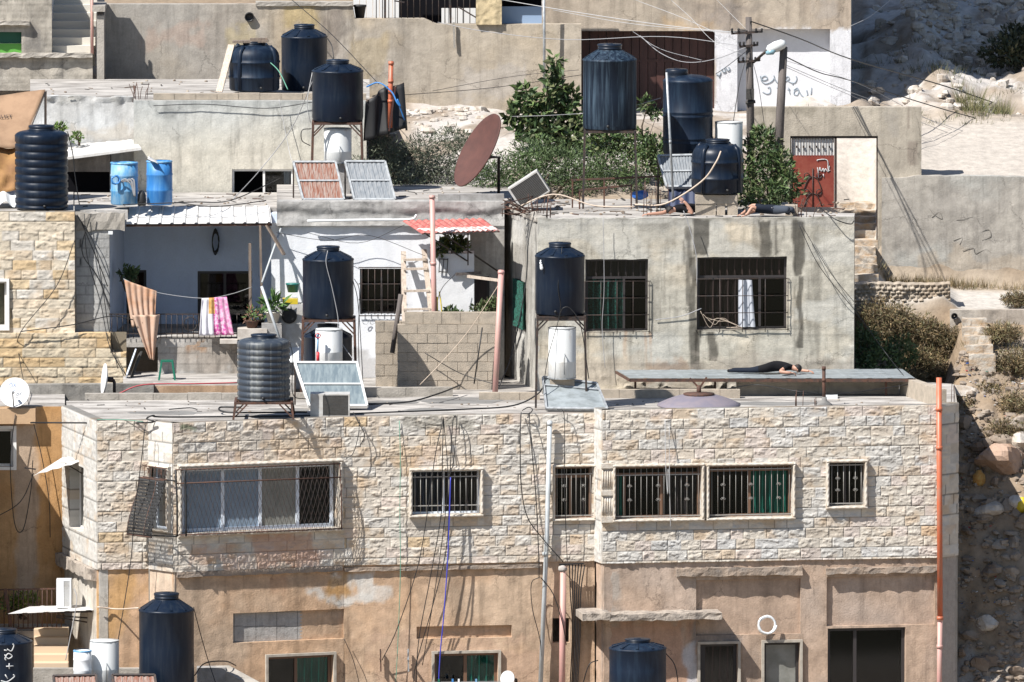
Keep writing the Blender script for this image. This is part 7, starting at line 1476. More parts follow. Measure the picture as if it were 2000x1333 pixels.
for k, y in enumerate((508, 526, 569, 605)): mb = MB(); f_ = (y - 490) / 160; mb.bar(at(788, y, 9.38 - .8 * f_), at(832 + 12 * f_, y - 1, 9.38 - .8 * f_), .08, .05); obj('rung', mb, M['palewood'], lad)
rpipe('weathered grey beam leaning on the stepped block wall', at(783, 575, 7.3), at(766, 690, 7.2), .055, 'polewood', 'wooden_beam', 'beam', rings=())
mb = MB(); mb.bar(at(555, 498, 9.0), at(521, 440, 9.2), .10, .04); tag(obj('short_plank', mb, M['wood']), 'short dark plank slanting beside the balcony post', 'plank')
rpipe('long pale pole slanting from the balcony post to the ledge', at(511, 560, 8.4), at(548, 668, 8.0), .032, 'pipe_grey', 'steel_pole', 'pole', rings=()); rpipe('dark pole slanting up to the awning end', at(551, 440, 9.6), at(512, 552, 8.5), .025, 'pipe_grey', 'steel_pole', 'pole', rings=())
mb = MB(); coil(mb, at(421, 485, YB - .12), .13, .018, 6, (0, -1, 0), .05, 2); o = tag(obj('cable_coil', mb, M['cable']), 'coil of black cable hung on the shaded balcony wall', 'cable'); o.scale = (.55, 1, 1.9)
mb = MB(); q = at(216, 455, 8.95); mb.box(q.x - .05, q.x + .05, 8.85, 9.1, q.z - .03, q.z + .04); tag(obj('security_camera', mb, M['plastic_white']), 'small white camera on the block pillar', 'camera')
mb = MB(); mb.bar(at(912, 540, 8.2), at(975, 548, 7.6), .06, .06); tag(obj('wooden_batten', mb, M['palewood']), 'pale wooden batten propped before the annexe door', 'batten'); mb = MB(); mb.bar(at(890, 536, 8.35), at(940, 533, 8.5), .05, .06); tag(obj('dark_batten', mb, M['polewood']), 'grey batten nailed across the annexe corner', 'batten')
mb = MB(); q = at(866, 520, YA - .06); 
for k in range(3): mb.bar(q + Vector((-.1 + .09 * k, 0, -.15)), q + Vector((-.08 + .09 * k, 0, .17)), .02, .02)
mb.bar(q + Vector((-.1, -.01, .16)), q + Vector((.1, -.01, .15)), .02, .02); mb.bar(q + Vector((-.1, -.01, -.12)), q + Vector((.08, -.01, -.14)), .02, .02); tag(obj('vent_grille', mb, M['acdark']), 'small iron vent grille on the white annexe wall', 'vent')
cable('yellow-green hose hanging beside the pink pipe', [(858, 570, 7.7), (862, 600, 7.6), (864, 640, 7.6), (856, 640, 7.6), (854, 580, 7.6)], .014, 'plastic_yellow', 'hose', cat='hose')
mb = MB(); coil(mb, S[6].px(1498, 1221, .08), .19, .026, 2, tuple(-S[6].n * -1), .02, 3); tag(obj('pipe_coil', mb, M['plastic_white']), 'ring of white plastic pipe hung above the small window', 'pipe')
t = thing('blue_bag', 'blue plastic bag under the tall tank stand', 'bag', tuple(at(1250, 388, 9.9))); mb = MB(); mb.rock(at(1250, 381, 9.9), (.19, .15, .12), 4, 12, .2); obj('bag', mb, M['plastic_blue'], t)
t = thing('blue_sheet', 'dark blue sheet hanging behind the arm propped on the roof', 'plastic sheet', tuple(at(1328, 412, 9))); 
mb = MB(); A, B, C_, D_ = at(1305, 366, 9.3), at(1362, 366, 9.3), at(1362, 414, 8.8), at(1305, 414, 8.8); mb.grid(lambda u, v: (A * (1 - u) + B * u) * (1 - v) + (D_ * (1 - u) + C_ * u) * v + Vector((0, .03 * math.sin(u * 20), 0)), 16, 6); obj('sheet', mb, mat('dark_blue_sheet', (.02, .03, .07), .6), t)
mb = MB()
for k in range(4): q = at(868 + 14 * k, 1334, -.02); 
mb.bar(S[4].px(835, 1333, .25), S[4].px(985, 1331, .25), .012, .012); tag(obj('clothesline', mb, M['cable_grey']), 'thin line of pegs before the lower green-curtained window', 'clothesline')
for k, (x, m_, nm) in enumerate(((857, 'plastic_green', 'green'), (884, 'barrel', 'blue'), (896, 'plastic_white', 'white'), (930, 'barrel_pale', 'pale blue'))): mb = MB(); q = S[4].px(x, 1330, .25); mb.box(q.x - .02, q.x + .02, q.y - .015, q.y + .015, q.z - .06, q.z + .04); tag(obj('clothes_peg', mb, M[m_]), nm + ' clothes peg on the thin line below the window', 'peg')
mb = MB(); q = S[4].px(993, 1290, .1); mb.box(q.x - .02, q.x + .02, q.y - .1, q.y, q.z - .2, q.z + .25); tag(obj('cable_bracket', mb, M['steel']), 'small steel bracket gathering cables beside the lower window', 'bracket') if False else None
for (x0, x1, lab) in ((743, 752, 'rusty'), (797, 806, 'pale')):
    mb = MB(); mb.bar(S[4].px(x0, 1268, .06), S[4].px(x0 + 1, 1312, .06), .05, .03); mb.bar(S[4].px(x0, 1288, .03), S[4].px(x0, 1288, .42), .04, .04); tag(obj('wall_bracket', mb, M['steel' if lab == 'pale' else 'rust']), lab + ' iron wall bracket below the hanging cables', 'bracket')
# =================================================================== PLANTS
OL = ((.11, .125, .085), (.15, .16, .115), (.075, .09, .055)); GR = ((.075, .115, .045), (.10, .145, .055), (.05, .08, .03)); FG = ((.06, .10, .035), (.095, .14, .045), (.04, .07, .025), (.10, .11, .05)); DRY = ((.26, .19, .10), (.21, .155, .085), (.16, .15, .075), (.13, .10, .06)); LG = ((.09, .15, .03), (.12, .17, .04), (.06, .11, .025))
def clump(pts): return [(at(x, y, Y), r) for x, y, Y, r in pts]
shrub('grey-green olive-like shrub behind the grey collector', at(800, 392, 14.6), clump([(752, 300, 14.6, (.42, .5, .38)), (820, 300, 15.2, (.55, .6, .45)), (775, 350, 14.2, (.6, .6, .42)), (860, 345, 14.4, (.6, .6, .45)), (905, 300, 15.4, (.45, .5, .45)), (740, 270, 14.8, (.3, .35, .25)), (880, 270, 15.8, (.4, .4, .25)), (800, 330, 15.5, (1.0, .5, .5)), (700, 340, 13.9, (.3, .4, .4))]), 9500, .10, OL, 1, aspect=.22, shell=.3)
shrub('dense fine-leaved green shrub behind the rusty dish', at(1060, 392, 13.4), clump([(1000, 340, 13.6, (.6, .6, .5)), (1080, 320, 13.8, (.7, .6, .5)), (1130, 350, 13.4, (.6, .5, .4)), (1040, 300, 14.6, (.5, .5, .4)), (1190, 330, 13.6, (.5, .5, .45)), (955, 350, 13.6, (.5, .5, .4)), (1240, 350, 13.4, (.35, .4, .35)), (1080, 345, 14.6, (1.4, .4, .6)), (1180, 310, 14.8, (.8, .4, .5))]), 12500, .10, GR, 2, aspect=.25, shell=.3)
shrub('broad-leaved fig tree against the terrace wall', at(1072, 300, 17.2), clump([(1085, 122, 17.2, (.14, .16, .16)), (1078, 150, 17.2, (.2, .2, .18)), (1092, 172, 17.2, (.22, .2, .16)), (1068, 190, 17.0, (.24, .2, .16)), (1024, 178, 17.0, (.18, .2, .13)), (1034, 202, 16.8, (.26, .2, .15)), (1012, 228, 17.0, (.26, .25, .14)), (1050, 224, 16.8, (.34, .3, .2)), (1098, 214, 17.2, (.3, .3, .22)), (1118, 190, 17.3, (.14, .15, .16)), (1126, 238, 17.0, (.3, .3, .2)), (1070, 256, 16.6, (.42, .3, .18)), (1112, 272, 16.6, (.4, .3, .2)), (1030, 258, 16.8, (.3, .25, .14)), (1000, 212, 17.2, (.12, .12, .08))]), 1750, .2, FG, 3, name='fig_tree', cat='tree', aspect=.5, shell=.15, stems=13, droop=.5)
shrub('dark leafy bush between the dusty tank and the banded tank', at(1255, 300, 14), clump([(1180, 275, 14.2, (.45, .4, .35)), (1240, 285, 14.0, (.4, .4, .35)), (1275, 300, 12.8, (.35, .4, .4)), (1300, 330, 12.4, (.3, .35, .35)), (1262, 205, 14.0, (.13, .12, .2)), (1278, 222, 14.0, (.15, .12, .1))]), 2600, .13, FG, 4, aspect=.45, shell=.3)
shrub('leafy bush growing between the wooden poles', at(1495, 408, 10.6), clump([(1490, 290, 10.9, (.4, .4, .42)), (1470, 345, 10.6, (.3, .4, .4)), (1520, 330, 10.6, (.38, .4, .45)), (1505, 380, 9.9, (.45, .4, .28)), (1545, 365, 10.2, (.25, .3, .35)), (1490, 262, 11.2, (.25, .25, .18)), (1455, 385, 9.6, (.2, .3, .25))]), 2500, .14, FG, 5, aspect=.4, shell=.3, stems=6)
shrub('dark green bush in the corner beside the rendered house', at(1710, 760, 8.9), clump([(1690, 680, 9.6, (.35, .5, .45)), (1720, 710, 9.1, (.45, .5, .4)), (1760, 690, 9.5, (.35, .4, .35)), (1690, 735, 8.9, (.3, .3, .3))]), 2600, .11, GR, 6, aspect=.4, shell=.35)
for i, (x, y, Y, rx, rz, n, lab) in enumerate(((1725, 632, 11.2, .65, .36, 1300, 'dry brown bush below the rubble wall'), (1795, 655, 11.1, .55, .32, 1200, 'tan dry thorn bush in the middle of the bank'), (1800, 712, 10.9, .5, .3, 1100, 'straw-coloured bush beside the rough steps'), (1845, 675, 11.0, .4, .3, 900, 'small dry bush next to the broken stone steps'), (1765, 752, 10.6, .5, .25, 900, 'brown scrub above the sheet roof end'), (1850, 742, 10.6, .45, .28, 900, 'olive-brown scrub behind the orange corner pipe'), (1700, 668, 11.0, .5, .3, 1000, 'dry scrub at the shaded foot of the rubble wall'), (1990, 592, 11.9, .35, .16, 500, 'low dry grass clump on the upper path'), (1985, 720, 8.9, .45, .3, 800, 'dry weeds beyond the stone steps'), (1960, 660, 9.8, .4, .22, 700, 'tan grass clump beside the drain kerb'), (1880, 800, 8.0, .3, .2, 500, 'sparse twigs at the orange pipe foot'), (1985, 800, 7.8, .35, .25, 600, 'straw-coloured clump over the dirt track'), (1930, 770, 8.3, .3, .16, 400, 'low dry tuft in the litter'), (1965, 858, 7.1, .45, .3, 800, 'brown twiggy bush above the large boulder'))):
    q = at(x, y, Y); shrub(lab, q, [(q + Vector((0, 0, rz * .5)), (rx, rx * .8, rz)), (q + Vector((rx * .5, -.1, rz * .3)), (rx * .6, rx * .6, rz * .8)), (q + Vector((-rx * .5, .1, rz * .35)), (rx * .6, rx * .6, rz * .8))], n * 3, .11, DRY, 20 + i, name='dry_bush', cat='bush', aspect=.16, shell=.1, group='dry bushes on the bank', stems=7)
shrub('dark shrub in the shade of the rocky slope', at(1975, 120, 28), clump([(1965, 105, 28, (.6, .6, .35)), (2005, 95, 28.4, (.6, .6, .35)), (1985, 70, 29, (.4, .4, .25))]), 1800, .14, ((.04, .05, .025), (.06, .06, .03)), 40, shell=.3)
shrub('small potted shrub at the foot of the white annexe', at(882, 632, 7.6), clump([(882, 618, 7.6, (.26, .2, .14))]), 330, .13, FG, 41, stems=3, shell=.2); shrub('mixed green plants beside the annexe door', at(945, 632, 7.6), clump([(945, 612, 7.7, (.28, .25, .2)), (960, 595, 7.7, (.15, .15, .15))]), 500, .11, ((.06, .09, .03), (.10, .10, .05)), 42, stems=3, shell=.2)
shrub('dark hanging plants under the red awning', at(885, 500, 8.6), clump([(888, 478, 8.6, (.26, .2, .16)), (862, 484, 8.5, (.12, .12, .14))]), 420, .14, ((.03, .05, .02), (.10, .12, .03)), 43, stems=2, shell=.2)
shrub('leafy plant in the dark balcony corner', at(252, 560, 10), clump([(252, 535, 10.2, (.2, .2, .14))]), 200, .12, GR, 44, stems=2, shell=.2)
shrub('yellow-green plant behind the lower railing', at(45, 1200, 2.6), clump([(42, 1172, 2.6, (.4, .3, .16)), (20, 1185, 2.5, (.2, .2, .2))]), 420, .11, ((.16, .18, .03), (.10, .14, .03)), 45, stems=4, shell=.2)
for i, (x, y, Y, n, lab) in enumerate(((118, 250, 14.6, 160, 'green weed on the shed roof behind the ribbed tank'), (150, 268, 14.5, 110, 'yellowish weeds beside the dark stem on the shed roof'))): shrub(lab, at(x, y + 8, Y), clump([(x, y, Y, (.16, .15, .1))]), n, .09, LG, 50 + i, name='weed', cat='weed', stems=2, shell=.2)
rs = random.Random(77); mb = MB()
for k in range(900):
    x = rs.uniform(7.0, 12.5); y = rs.choice((rs.uniform(5, 10.8), rs.uniform(14.2, 14.8), rs.uniform(20.5, 30))); z = gz(x, y); p = project([(x, y, z)]); d_ = float(vn(np.array([x * .8]), np.array([y * .8]), 9)[0])
    if d_ < .45: continue
    grass_tuft(mb, (x, y, z - .02), rs.uniform(.12, .3), 9, .14, DRY if y < 20 else ((.16, .14, .08), (.09, .10, .05)), rs, .007)
for k in range(60): x = Xat(rs.uniform(1870, 1965), 23); y = rs.uniform(21.5, 24); grass_tuft(mb, (x, y, gz(x, y) - .02), rs.uniform(.25, .55), 12, .12, ((.12, .13, .05), (.18, .16, .08)), rs, .008)
o = obj('dry_grass', mb, M['leaf']); tag(o, 'dry grass tufts scattered over the stony slope', 'grass', kind='stuff')
# =================================================================== ROCKS AND RUBBLE
def onhill(px, py, Y0, Y1):                     # where the sight line meets the slope
    best = None
    for Y in np.linspace(Y0, Y1, 90):
        q = at(px, py, Y); d = abs(q.z - gz(q.x, q.y))
        if best is None or d < best[0]: best = (d, q)
    return best[1]
for i, (x, y, r, m_, lab) in enumerate(((1955, 905, (.62, .5, .42), 'rockbrown', 'large brown boulder on the slope beside the stone house corner'), (1992, 868, (.35, .3, .24), 'rockm', 'pale boulder above the large brown one'), (1990, 985, (.25, .22, .2), 'rockm', 'rounded pale rock near the yellow can'), (1935, 705, (.24, .2, .15), 'rockm', 'pale rock at the bottom of the broken steps'), (1920, 718, (.2, .18, .14), 'rockbrown', 'pinkish rock below the broken steps'), (1868, 770, (.5, .35, .16), 'rockm', 'flat pale limestone slab beside the orange corner pipe'), (1930, 1000, (.35, .3, .22), 'rockm', 'grey rock in the shade beside the stone house'), (1925, 1220, (.3, .25, .2), 'rockm', 'block in the deep shade low beside the stone house'))):
    q = onhill(x, y, 2, 11); mb = MB(); mb.rock(q + Vector((0, 0, r[2] * .25)), r, 60 + i, 12, .35); tag(obj('boulder', mb, M[m_]), lab, 'boulder', 'boulders on the slope')
rs = random.Random(5); mb = MB()
for k in range(1500):
    x = rs.uniform(1872, 2030); y = rs.uniform(730, 1333) if k % 3 else rs.uniform(700, 900); q = onhill(x, y, 2, 11) if k < 0 else None
    Y = rs.uniform(3.2, 9.5); X = Xat(x, Y); z = gz(X, Y); r = .02 + .13 * rs.random() ** 4; mb.rock((X, Y, z + r * .2), (r * rs.uniform(.8, 1.4), r, r * .7), k, 4, .55)
M['rubblem'] = mat('slope_rubble', (.30, .255, .21), .95, col2=(.17, .125, .09), sc=.9, bump=.6, bsc=14, lo=.38, hi=.62)
tag(obj('rubble', mb, M['rubblem']), 'loose limestone rubble lying on the lower slope', 'rubble', kind='stuff')
mb = MB()
for k in range(900):
    Y = rs.uniform(22, 38); X = Xat(rs.uniform(1700, 2030), Y)
    if k < 650: X = Xat(rs.uniform(1790, 2030), Y); Y = rs.uniform(29, 38)
    z = gz(X, Y); r = .04 + .2 * rs.random() ** 2.5; mb.rock((X, Y, z + r * .25), (r * rs.uniform(.8, 1.5), r, r * .75), k + 999, 4, .55)
for k in range(160): Y = rs.uniform(18.5, 21.2); X = Xat(rs.uniform(770, 1130), Y); r = .03 + .14 * rs.random() ** 3; mb.rock((X, Y, gz(X, Y) + r * .2), (r * 1.3, r, r * .7), k + 3000, 4, .4)
tag(obj('rubble', mb, M['rockm']), 'limestone scree on the upper rocky slope and below the terrace wall', 'rubble', kind='stuff')
mb = MB(); cc = ['plastic_white', 'plastic_blue', 'valve_red', 'teal_bucket', 'black']
for k in range(120):
    Y = rs.uniform(4.5, 9.3); X = Xat(rs.uniform(1880, 2010), Y); s = rs.uniform(.015, .045); q = Vector((X, Y, gz(X, Y) + s * .5)); a = rs.uniform(0, 6.28); mb.bar(q, q + Vector((math.cos(a) * s * 2, math.sin(a) * s, rs.uniform(-.3, .6) * s)), s, s * .4, rs.choice((0, 0, 0, 0, 4, 4, 1, 2, 3)))
tag(obj('litter', mb, [M['plastic_white'], M['plastic_blue'], bpy.data.materials['valve_red'], bpy.data.materials['teal_bucket'], M['black']]), 'scattered litter of plastic scraps on the lower slope', 'litter', kind='stuff')
for (x, y, m_, lab) in ((1912, 943, 'c_o', 'orange plastic can in the shade beside the boulder'), (1997, 996, 'plastic_yellow', 'yellow plastic can on the sunny slope')):
    q = onhill(x, y, 3, 10); mb = MB(); mb.lathe(q - Vector((0, 0, .05)), [(.01, 0), (.13, 0), (.15, .1), (.14, .22), (.07, .28), (.05, .33), (.01, .33)], 14); tag(obj('plastic_can', mb, M[m_]), lab, 'can')
# =================================================================== PEOPLE LYING ON THE ROOFS
def J(x, y, z, r, zone): return ((x, y, z), r, zone)
def body(P, arms, legs):
    j = {'pelvis': P['pelvis'], 'waist': P['waist'], 'chest': P['chest'], 'neck0': P['neck0'], 'neck': P['neck'], 'head': P['head'], 'crown': P['crown']}
    e = [('pelvis', 'waist'), ('waist', 'chest'), ('chest', 'neck0'), ('neck0', 'neck'), ('neck', 'head'), ('head', 'crown')]
    for s, A in arms.items():
        pr = 'chest'
        for k, v in zip(('shoulder', 'elbow', 'wrist', 'palm'), A): j[k + s] = v; e.append((pr, k + s)); pr = k + s
    for s, L in legs.items():
        pr = 'pelvis'
        for k, v in zip(('hip', 'knee', 'ankle', 'toe'), L): j[k + s] = v; e.append((pr, k + s)); pr = k + s
    return j, e
B_, S_, JN, SH = 'cloth_black', 'skin', 'cloth_jeans', 'shoe'
def shift(v, o): return ((v[0][0] + o.x, v[0][1] + o.y, v[0][2] + o.z), v[1], v[2])
def place(o, P, arms, legs): return {k: shift(v, o) for k, v in P.items()}, {k: [shift(v, o) for v in A] for k, A in arms.items()}, {k: [shift(v, o) for v in L] for k, L in legs.items()}
# 1: lying face down on the sheet roof, head towards the street post
o1 = at(1500, 735, 5.75); zsh = LT[3].lerp(LT[0], .42).z + .012; o1 = Vector((Xat(1500, 5.85), 5.85, zsh + .005))
P = dict(pelvis=J(0.06, .08, .155, .15, B_), waist=J(.19, .06, .175, .14, B_), chest=J(.36, .03, .175, .155, B_), neck0=J(.52, -.02, .14, .07, B_), neck=J(.57, -.03, .125, .055, S_), head=J(.65, -.05, .115, .085, S_), crown=J(.72, -.05, .12, .075, S_))
arms = dict(a=[J(.42, -.14, .15, .062, B_), J(.26, -.30, .07, .045, S_), J(.44, -.36, .05, .034, S_), J(.51, -.34, .05, .034, S_)], b=[J(.42, .15, .13, .06, B_), J(.62, .3, .06, .042, S_), J(.85, .16, .04, .032, S_), J(.92, .12, .04, .032, S_)])
legs = dict(a=[J(-.02, -.07, .12, .095, B_), J(-.38, .05, .06, .055, 'cloth_navy'), J(-.80, .16, .05, .04, 'cloth_navy'), J(-.90, .2, .04, .034, B_)], b=[J(-.02, .10, .12, .095, B_), J(-.36, .26, .06, .055, 'cloth_navy'), J(-.72, .42, .05, .04, 'cloth_navy'), J(-.80, .47, .04, .034, B_)])
P, arms, legs = place(o1, P, arms, legs); j, e = body(P, arms, legs); hp = Vector(j['head'][0])
person('person in black clothes lying face down on the sheet roof with one arm bent', j, e, (hp, .088, (.25, -.9, -.25), (.95, .2, .1)), [(Vector(j['palma'][0]), (.9, .2, -.1), (0, 0, 1)), (Vector(j['palmb'][0]), (.9, -.3, -.1), (0, 0, 1))], (.75, .25, .55))
# 2: lying on the rendered house roof, head on folded arm, legs drawn up behind
o2 = Vector((Xat(1498, 7.6), 7.55, ZRB + .005))
P = dict(pelvis=J(.20, .10, .15, .135, 'cloth_navy'), waist=J(.04, .06, .165, .125, 'cloth_navy'), chest=J(-.13, .02, .17, .13, 'cloth_navy'), neck0=J(-.26, .0, .15, .07, 'cloth_navy'), neck=J(-.31, -.01, .14, .055, S_), head=J(-.39, -.03, .13, .085, S_), crown=J(-.46, -.03, .13, .072, S_))
arms = dict(a=[J(-.18, -.12, .18, .06, 'cloth_navy'), J(-.34, -.16, .23, .044, S_), J(-.44, -.22, .08, .034, S_), J(-.50, -.22, .05, .034, S_)], b=[J(-.16, .14, .22, .06, 'cloth_navy'), J(-.33, .2, .24, .044, S_), J(-.52, .08, .08, .034, S_), J(-.58, .04, .05, .034, S_)])
legs = dict(a=[J(.26, .0, .15, .105, JN), J(.46, -.2, .19, .08, JN), J(.44, .2, .08, .05, JN), J(.52, .26, .045, .04, SH)], b=[J(.27, .18, .14, .098, JN), J(.56, .06, .16, .07, JN), J(.58, .42, .07, .045, JN), J(.66, .46, .05, .04, SH)])
P, arms, legs = place(o2, P, arms, legs); j, e = body(P, arms, legs); hp = Vector(j['head'][0])
p2 = person('person in dark shirt and grey jeans lying by the roof edge near the leafy bush', j, e, (hp, .086, (-.1, -.92, .2), (-.95, 0, .2)), [(Vector(j['palma'][0]), (-.9, .1, -.2), (0, 0, 1)), (Vector(j['palmb'][0]), (-.9, .1, -.2), (0, 0, 1))], (-.75, .3, .55))
mb = MB()
for k in range(2): mb.box(o2.x + .09 + .05 * k, o2.x + .11 + .05 * k, o2.y - .06, o2.y - .045, ZRB + .16, ZRB + .22)
obj('shirt_print', mb, M['shoe'], p2)
# 3: lying half hidden by the concrete blocks, one arm raised
o3 = Vector((Xat(1322, 7.75), 7.8, ZRB + .005))
P = dict(pelvis=J(.34, .35, .14, .13, B_), waist=J(.22, .24, .15, .12, B_), chest=J(.08, .10, .16, .13, B_), neck0=J(-.04, .02, .14, .07, B_), neck=J(-.08, -.01, .13, .055, S_), head=J(-.15, -.04, .125, .085, S_), crown=J(-.22, -.06, .125, .072, S_))
arms = dict(a=[J(.14, -.04, .18, .06, B_), J(.36, -.10, .06, .046, S_), J(.20, -.10, .29, .034, S_), J(.14, -.09, .33, .036, S_)], b=[J(-.02, .2, .16, .06, B_), J(-.32, .02, .06, .044, S_), J(-.60, -.06, .045, .033, S_), J(-.67, -.07, .04, .033, S_)])
legs = dict(a=[J(.38, .34, .13, .095, B_), J(.52, .75, .09, .065, B_), J(.60, 1.1, .06, .045, B_), J(.62, 1.2, .05, .04, SH)], b=[J(.42, .45, .13, .095, B_), J(.62, .8, .09, .065, B_), J(.74, 1.12, .06, .045, B_), J(.77, 1.2, .05, .04, SH)])
P, arms, legs = place(o3, P, arms, legs); j, e = body(P, arms, legs); hp = Vector(j['head'][0])
person('person in black lying beside the concrete blocks with one forearm raised', j, e, (hp, .086, (-.3, -.85, .35), (-.9, -.2, .1)), [(Vector(j['palma'][0]), (-.7, 0, .7), (0, -1, 0)), (Vector(j['palmb'][0]), (-1, -.1, 0), (0, 0, 1))], (-.6, .3, .6))
# =================================================================== CABLES
G = None
def W(label, pts, r=.009, m='cable_white', g=None): return cable(label, pts, r * (.62 if m == 'cable_white' else .85), m, g and 'cable' or 'cable', g)
for i, (pts, m_, r) in enumerate((
    ([(980, 0, 20), (1130, 25, 16), (1300, 50, 13), (1462, 66, 11.3)], 'cable_white', .014), ([(1080, 20, 20), (1220, 45, 15), (1350, 58, 13), (1464, 66, 11.3)], 'cable_white', .011),
    ([(1240, 0, 18), (1340, 38, 14), (1440, 84, 11.5)], 'cable_white', .010), ([(1310, 0, 16), (1350, 36, 13), (1395, 82, 11.6), (1462, 112, 11.3)], 'cable_white', .008), ([(1400, 0, 16), (1435, 35, 12), (1462, 62, 11.3)], 'cable_white', .007),
    ([(1250, 70, 16), (1290, 104, 14), (1340, 122, 12.5), (1400, 115, 11.8), (1464, 90, 11.3)], 'cable_grey', .010), ([(1236, 62, 16), (1290, 96, 14), (1370, 118, 12)], 'cable_grey', .007), ([(855, 44, 19), (950, 62, 17), (1110, 78, 14), (1300, 72, 12.5), (1462, 92, 11.3)], 'cable_grey', .009),
    ([(1466, 42, 11.3), (1560, 75, 13), (1662, 116, 17), (1850, 170, 22), (2010, 226, 26)], 'cable', .018), ([(1536, 112, 11), (1600, 142, 13), (1662, 158, 16), (1850, 216, 20), (2010, 258, 24)], 'cable', .016), ([(1536, 128, 11), (1660, 180, 15), (1740, 208, 17), (1880, 256, 20), (2010, 296, 24)], 'cable_white', .011), ([(1536, 132, 11), (1650, 182, 15), (1800, 240, 19), (2010, 320, 22)], 'cable_grey', .007),
    ([(1532, 118, 11), (1680, 165, 16), (1850, 250, 20), (2010, 290, 22)], 'cable_grey', .006), ([(1660, 52, 23), (1700, 32, 25), (1745, -5, 28)], 'cable_white', .010), ([(1465, 95, 11.3), (1420, 130, 11), (1398, 145, 10.9)], 'cable', .010), ([(1460, 60, 11.3), (1430, 62, 11.8), (1396, 60, 13)], 'cable', .010),
    ([(1462, 100, 11.3), (1445, 160, 11), (1432, 240, 10.8)], 'cable', .010), ([(1470, 120, 11.3), (1482, 170, 11.1), (1493, 245, 11)], 'cable', .008), ([(1540, 100, 11), (1505, 102, 11.1), (1470, 118, 11.3)], 'cable_grey', .007),
    ([(570, 0, 21), (650, 70, 19), (740, 165, 14.5)], 'cable', .010), ([(845, 178, 21), (1000, 150, 20), (1130, 137, 19)], 'cable', .007), ([(786, 186, 16), (960, 172, 18), (1140, 146, 19)], 'cable', .008), ([(1243, 206, 10), (1290, 192, 10.2)], 'cable_grey', .009), ([(1000, 228, 16), (1070, 226, 14), (1140, 222, 10)], 'cable_grey', .008), ([(1296, 190, 10.4), (1262, 282, 9.8)], 'cable', .007), ([(1242, 248, 9.5), (1278, 268, 9.8), (1284, 300, 9.8)], 'cable', .010))):
    names = ['thick pale wire running to the pole from above the fig tree', 'pale wire crossing above the garage gate to the pole', 'pale wire dropping from the roofline to the pole insulators', 'thin pale wire slanting across the garage gate corner', 'short thin wire dropping onto the pole top', 'slack grey wire looping across the garage gate', 'thin slack wire below the looping wire', 'grey wire stretched from the terrace railing to the pole', 'heavy black cable from the pole top over the hillside', 'heavy black cable from the leaning pole over the hillside', 'pale cable from the leaning pole across the gate wall', 'thin grey wire above the gate wall towards the slope', 'fine wire sagging in front of the whitewashed recess', 'pale wire crossing the shaded rock beside the tall building', 'black tail of cable by the scrawled pier', 'black drop wire beside the pole top', 'black wire hanging down behind the white cylinder', 'thin wire hanging down along the pole to the bush', 'thin wire bridging lamp and pole', 'dark wire slanting down over the terrace wall to the black sheeting', 'fine wire across the terrace wall', 'fine lower wire across the terrace wall to the dusty tank', 'grey hose joining the dusty tank and the banded tank', 'grey wire stretched before the fig tree', 'thin wire dropping from the banded tank', 'dark hose curling from the dusty tank base']
    W(names[i], pts, r, m_)
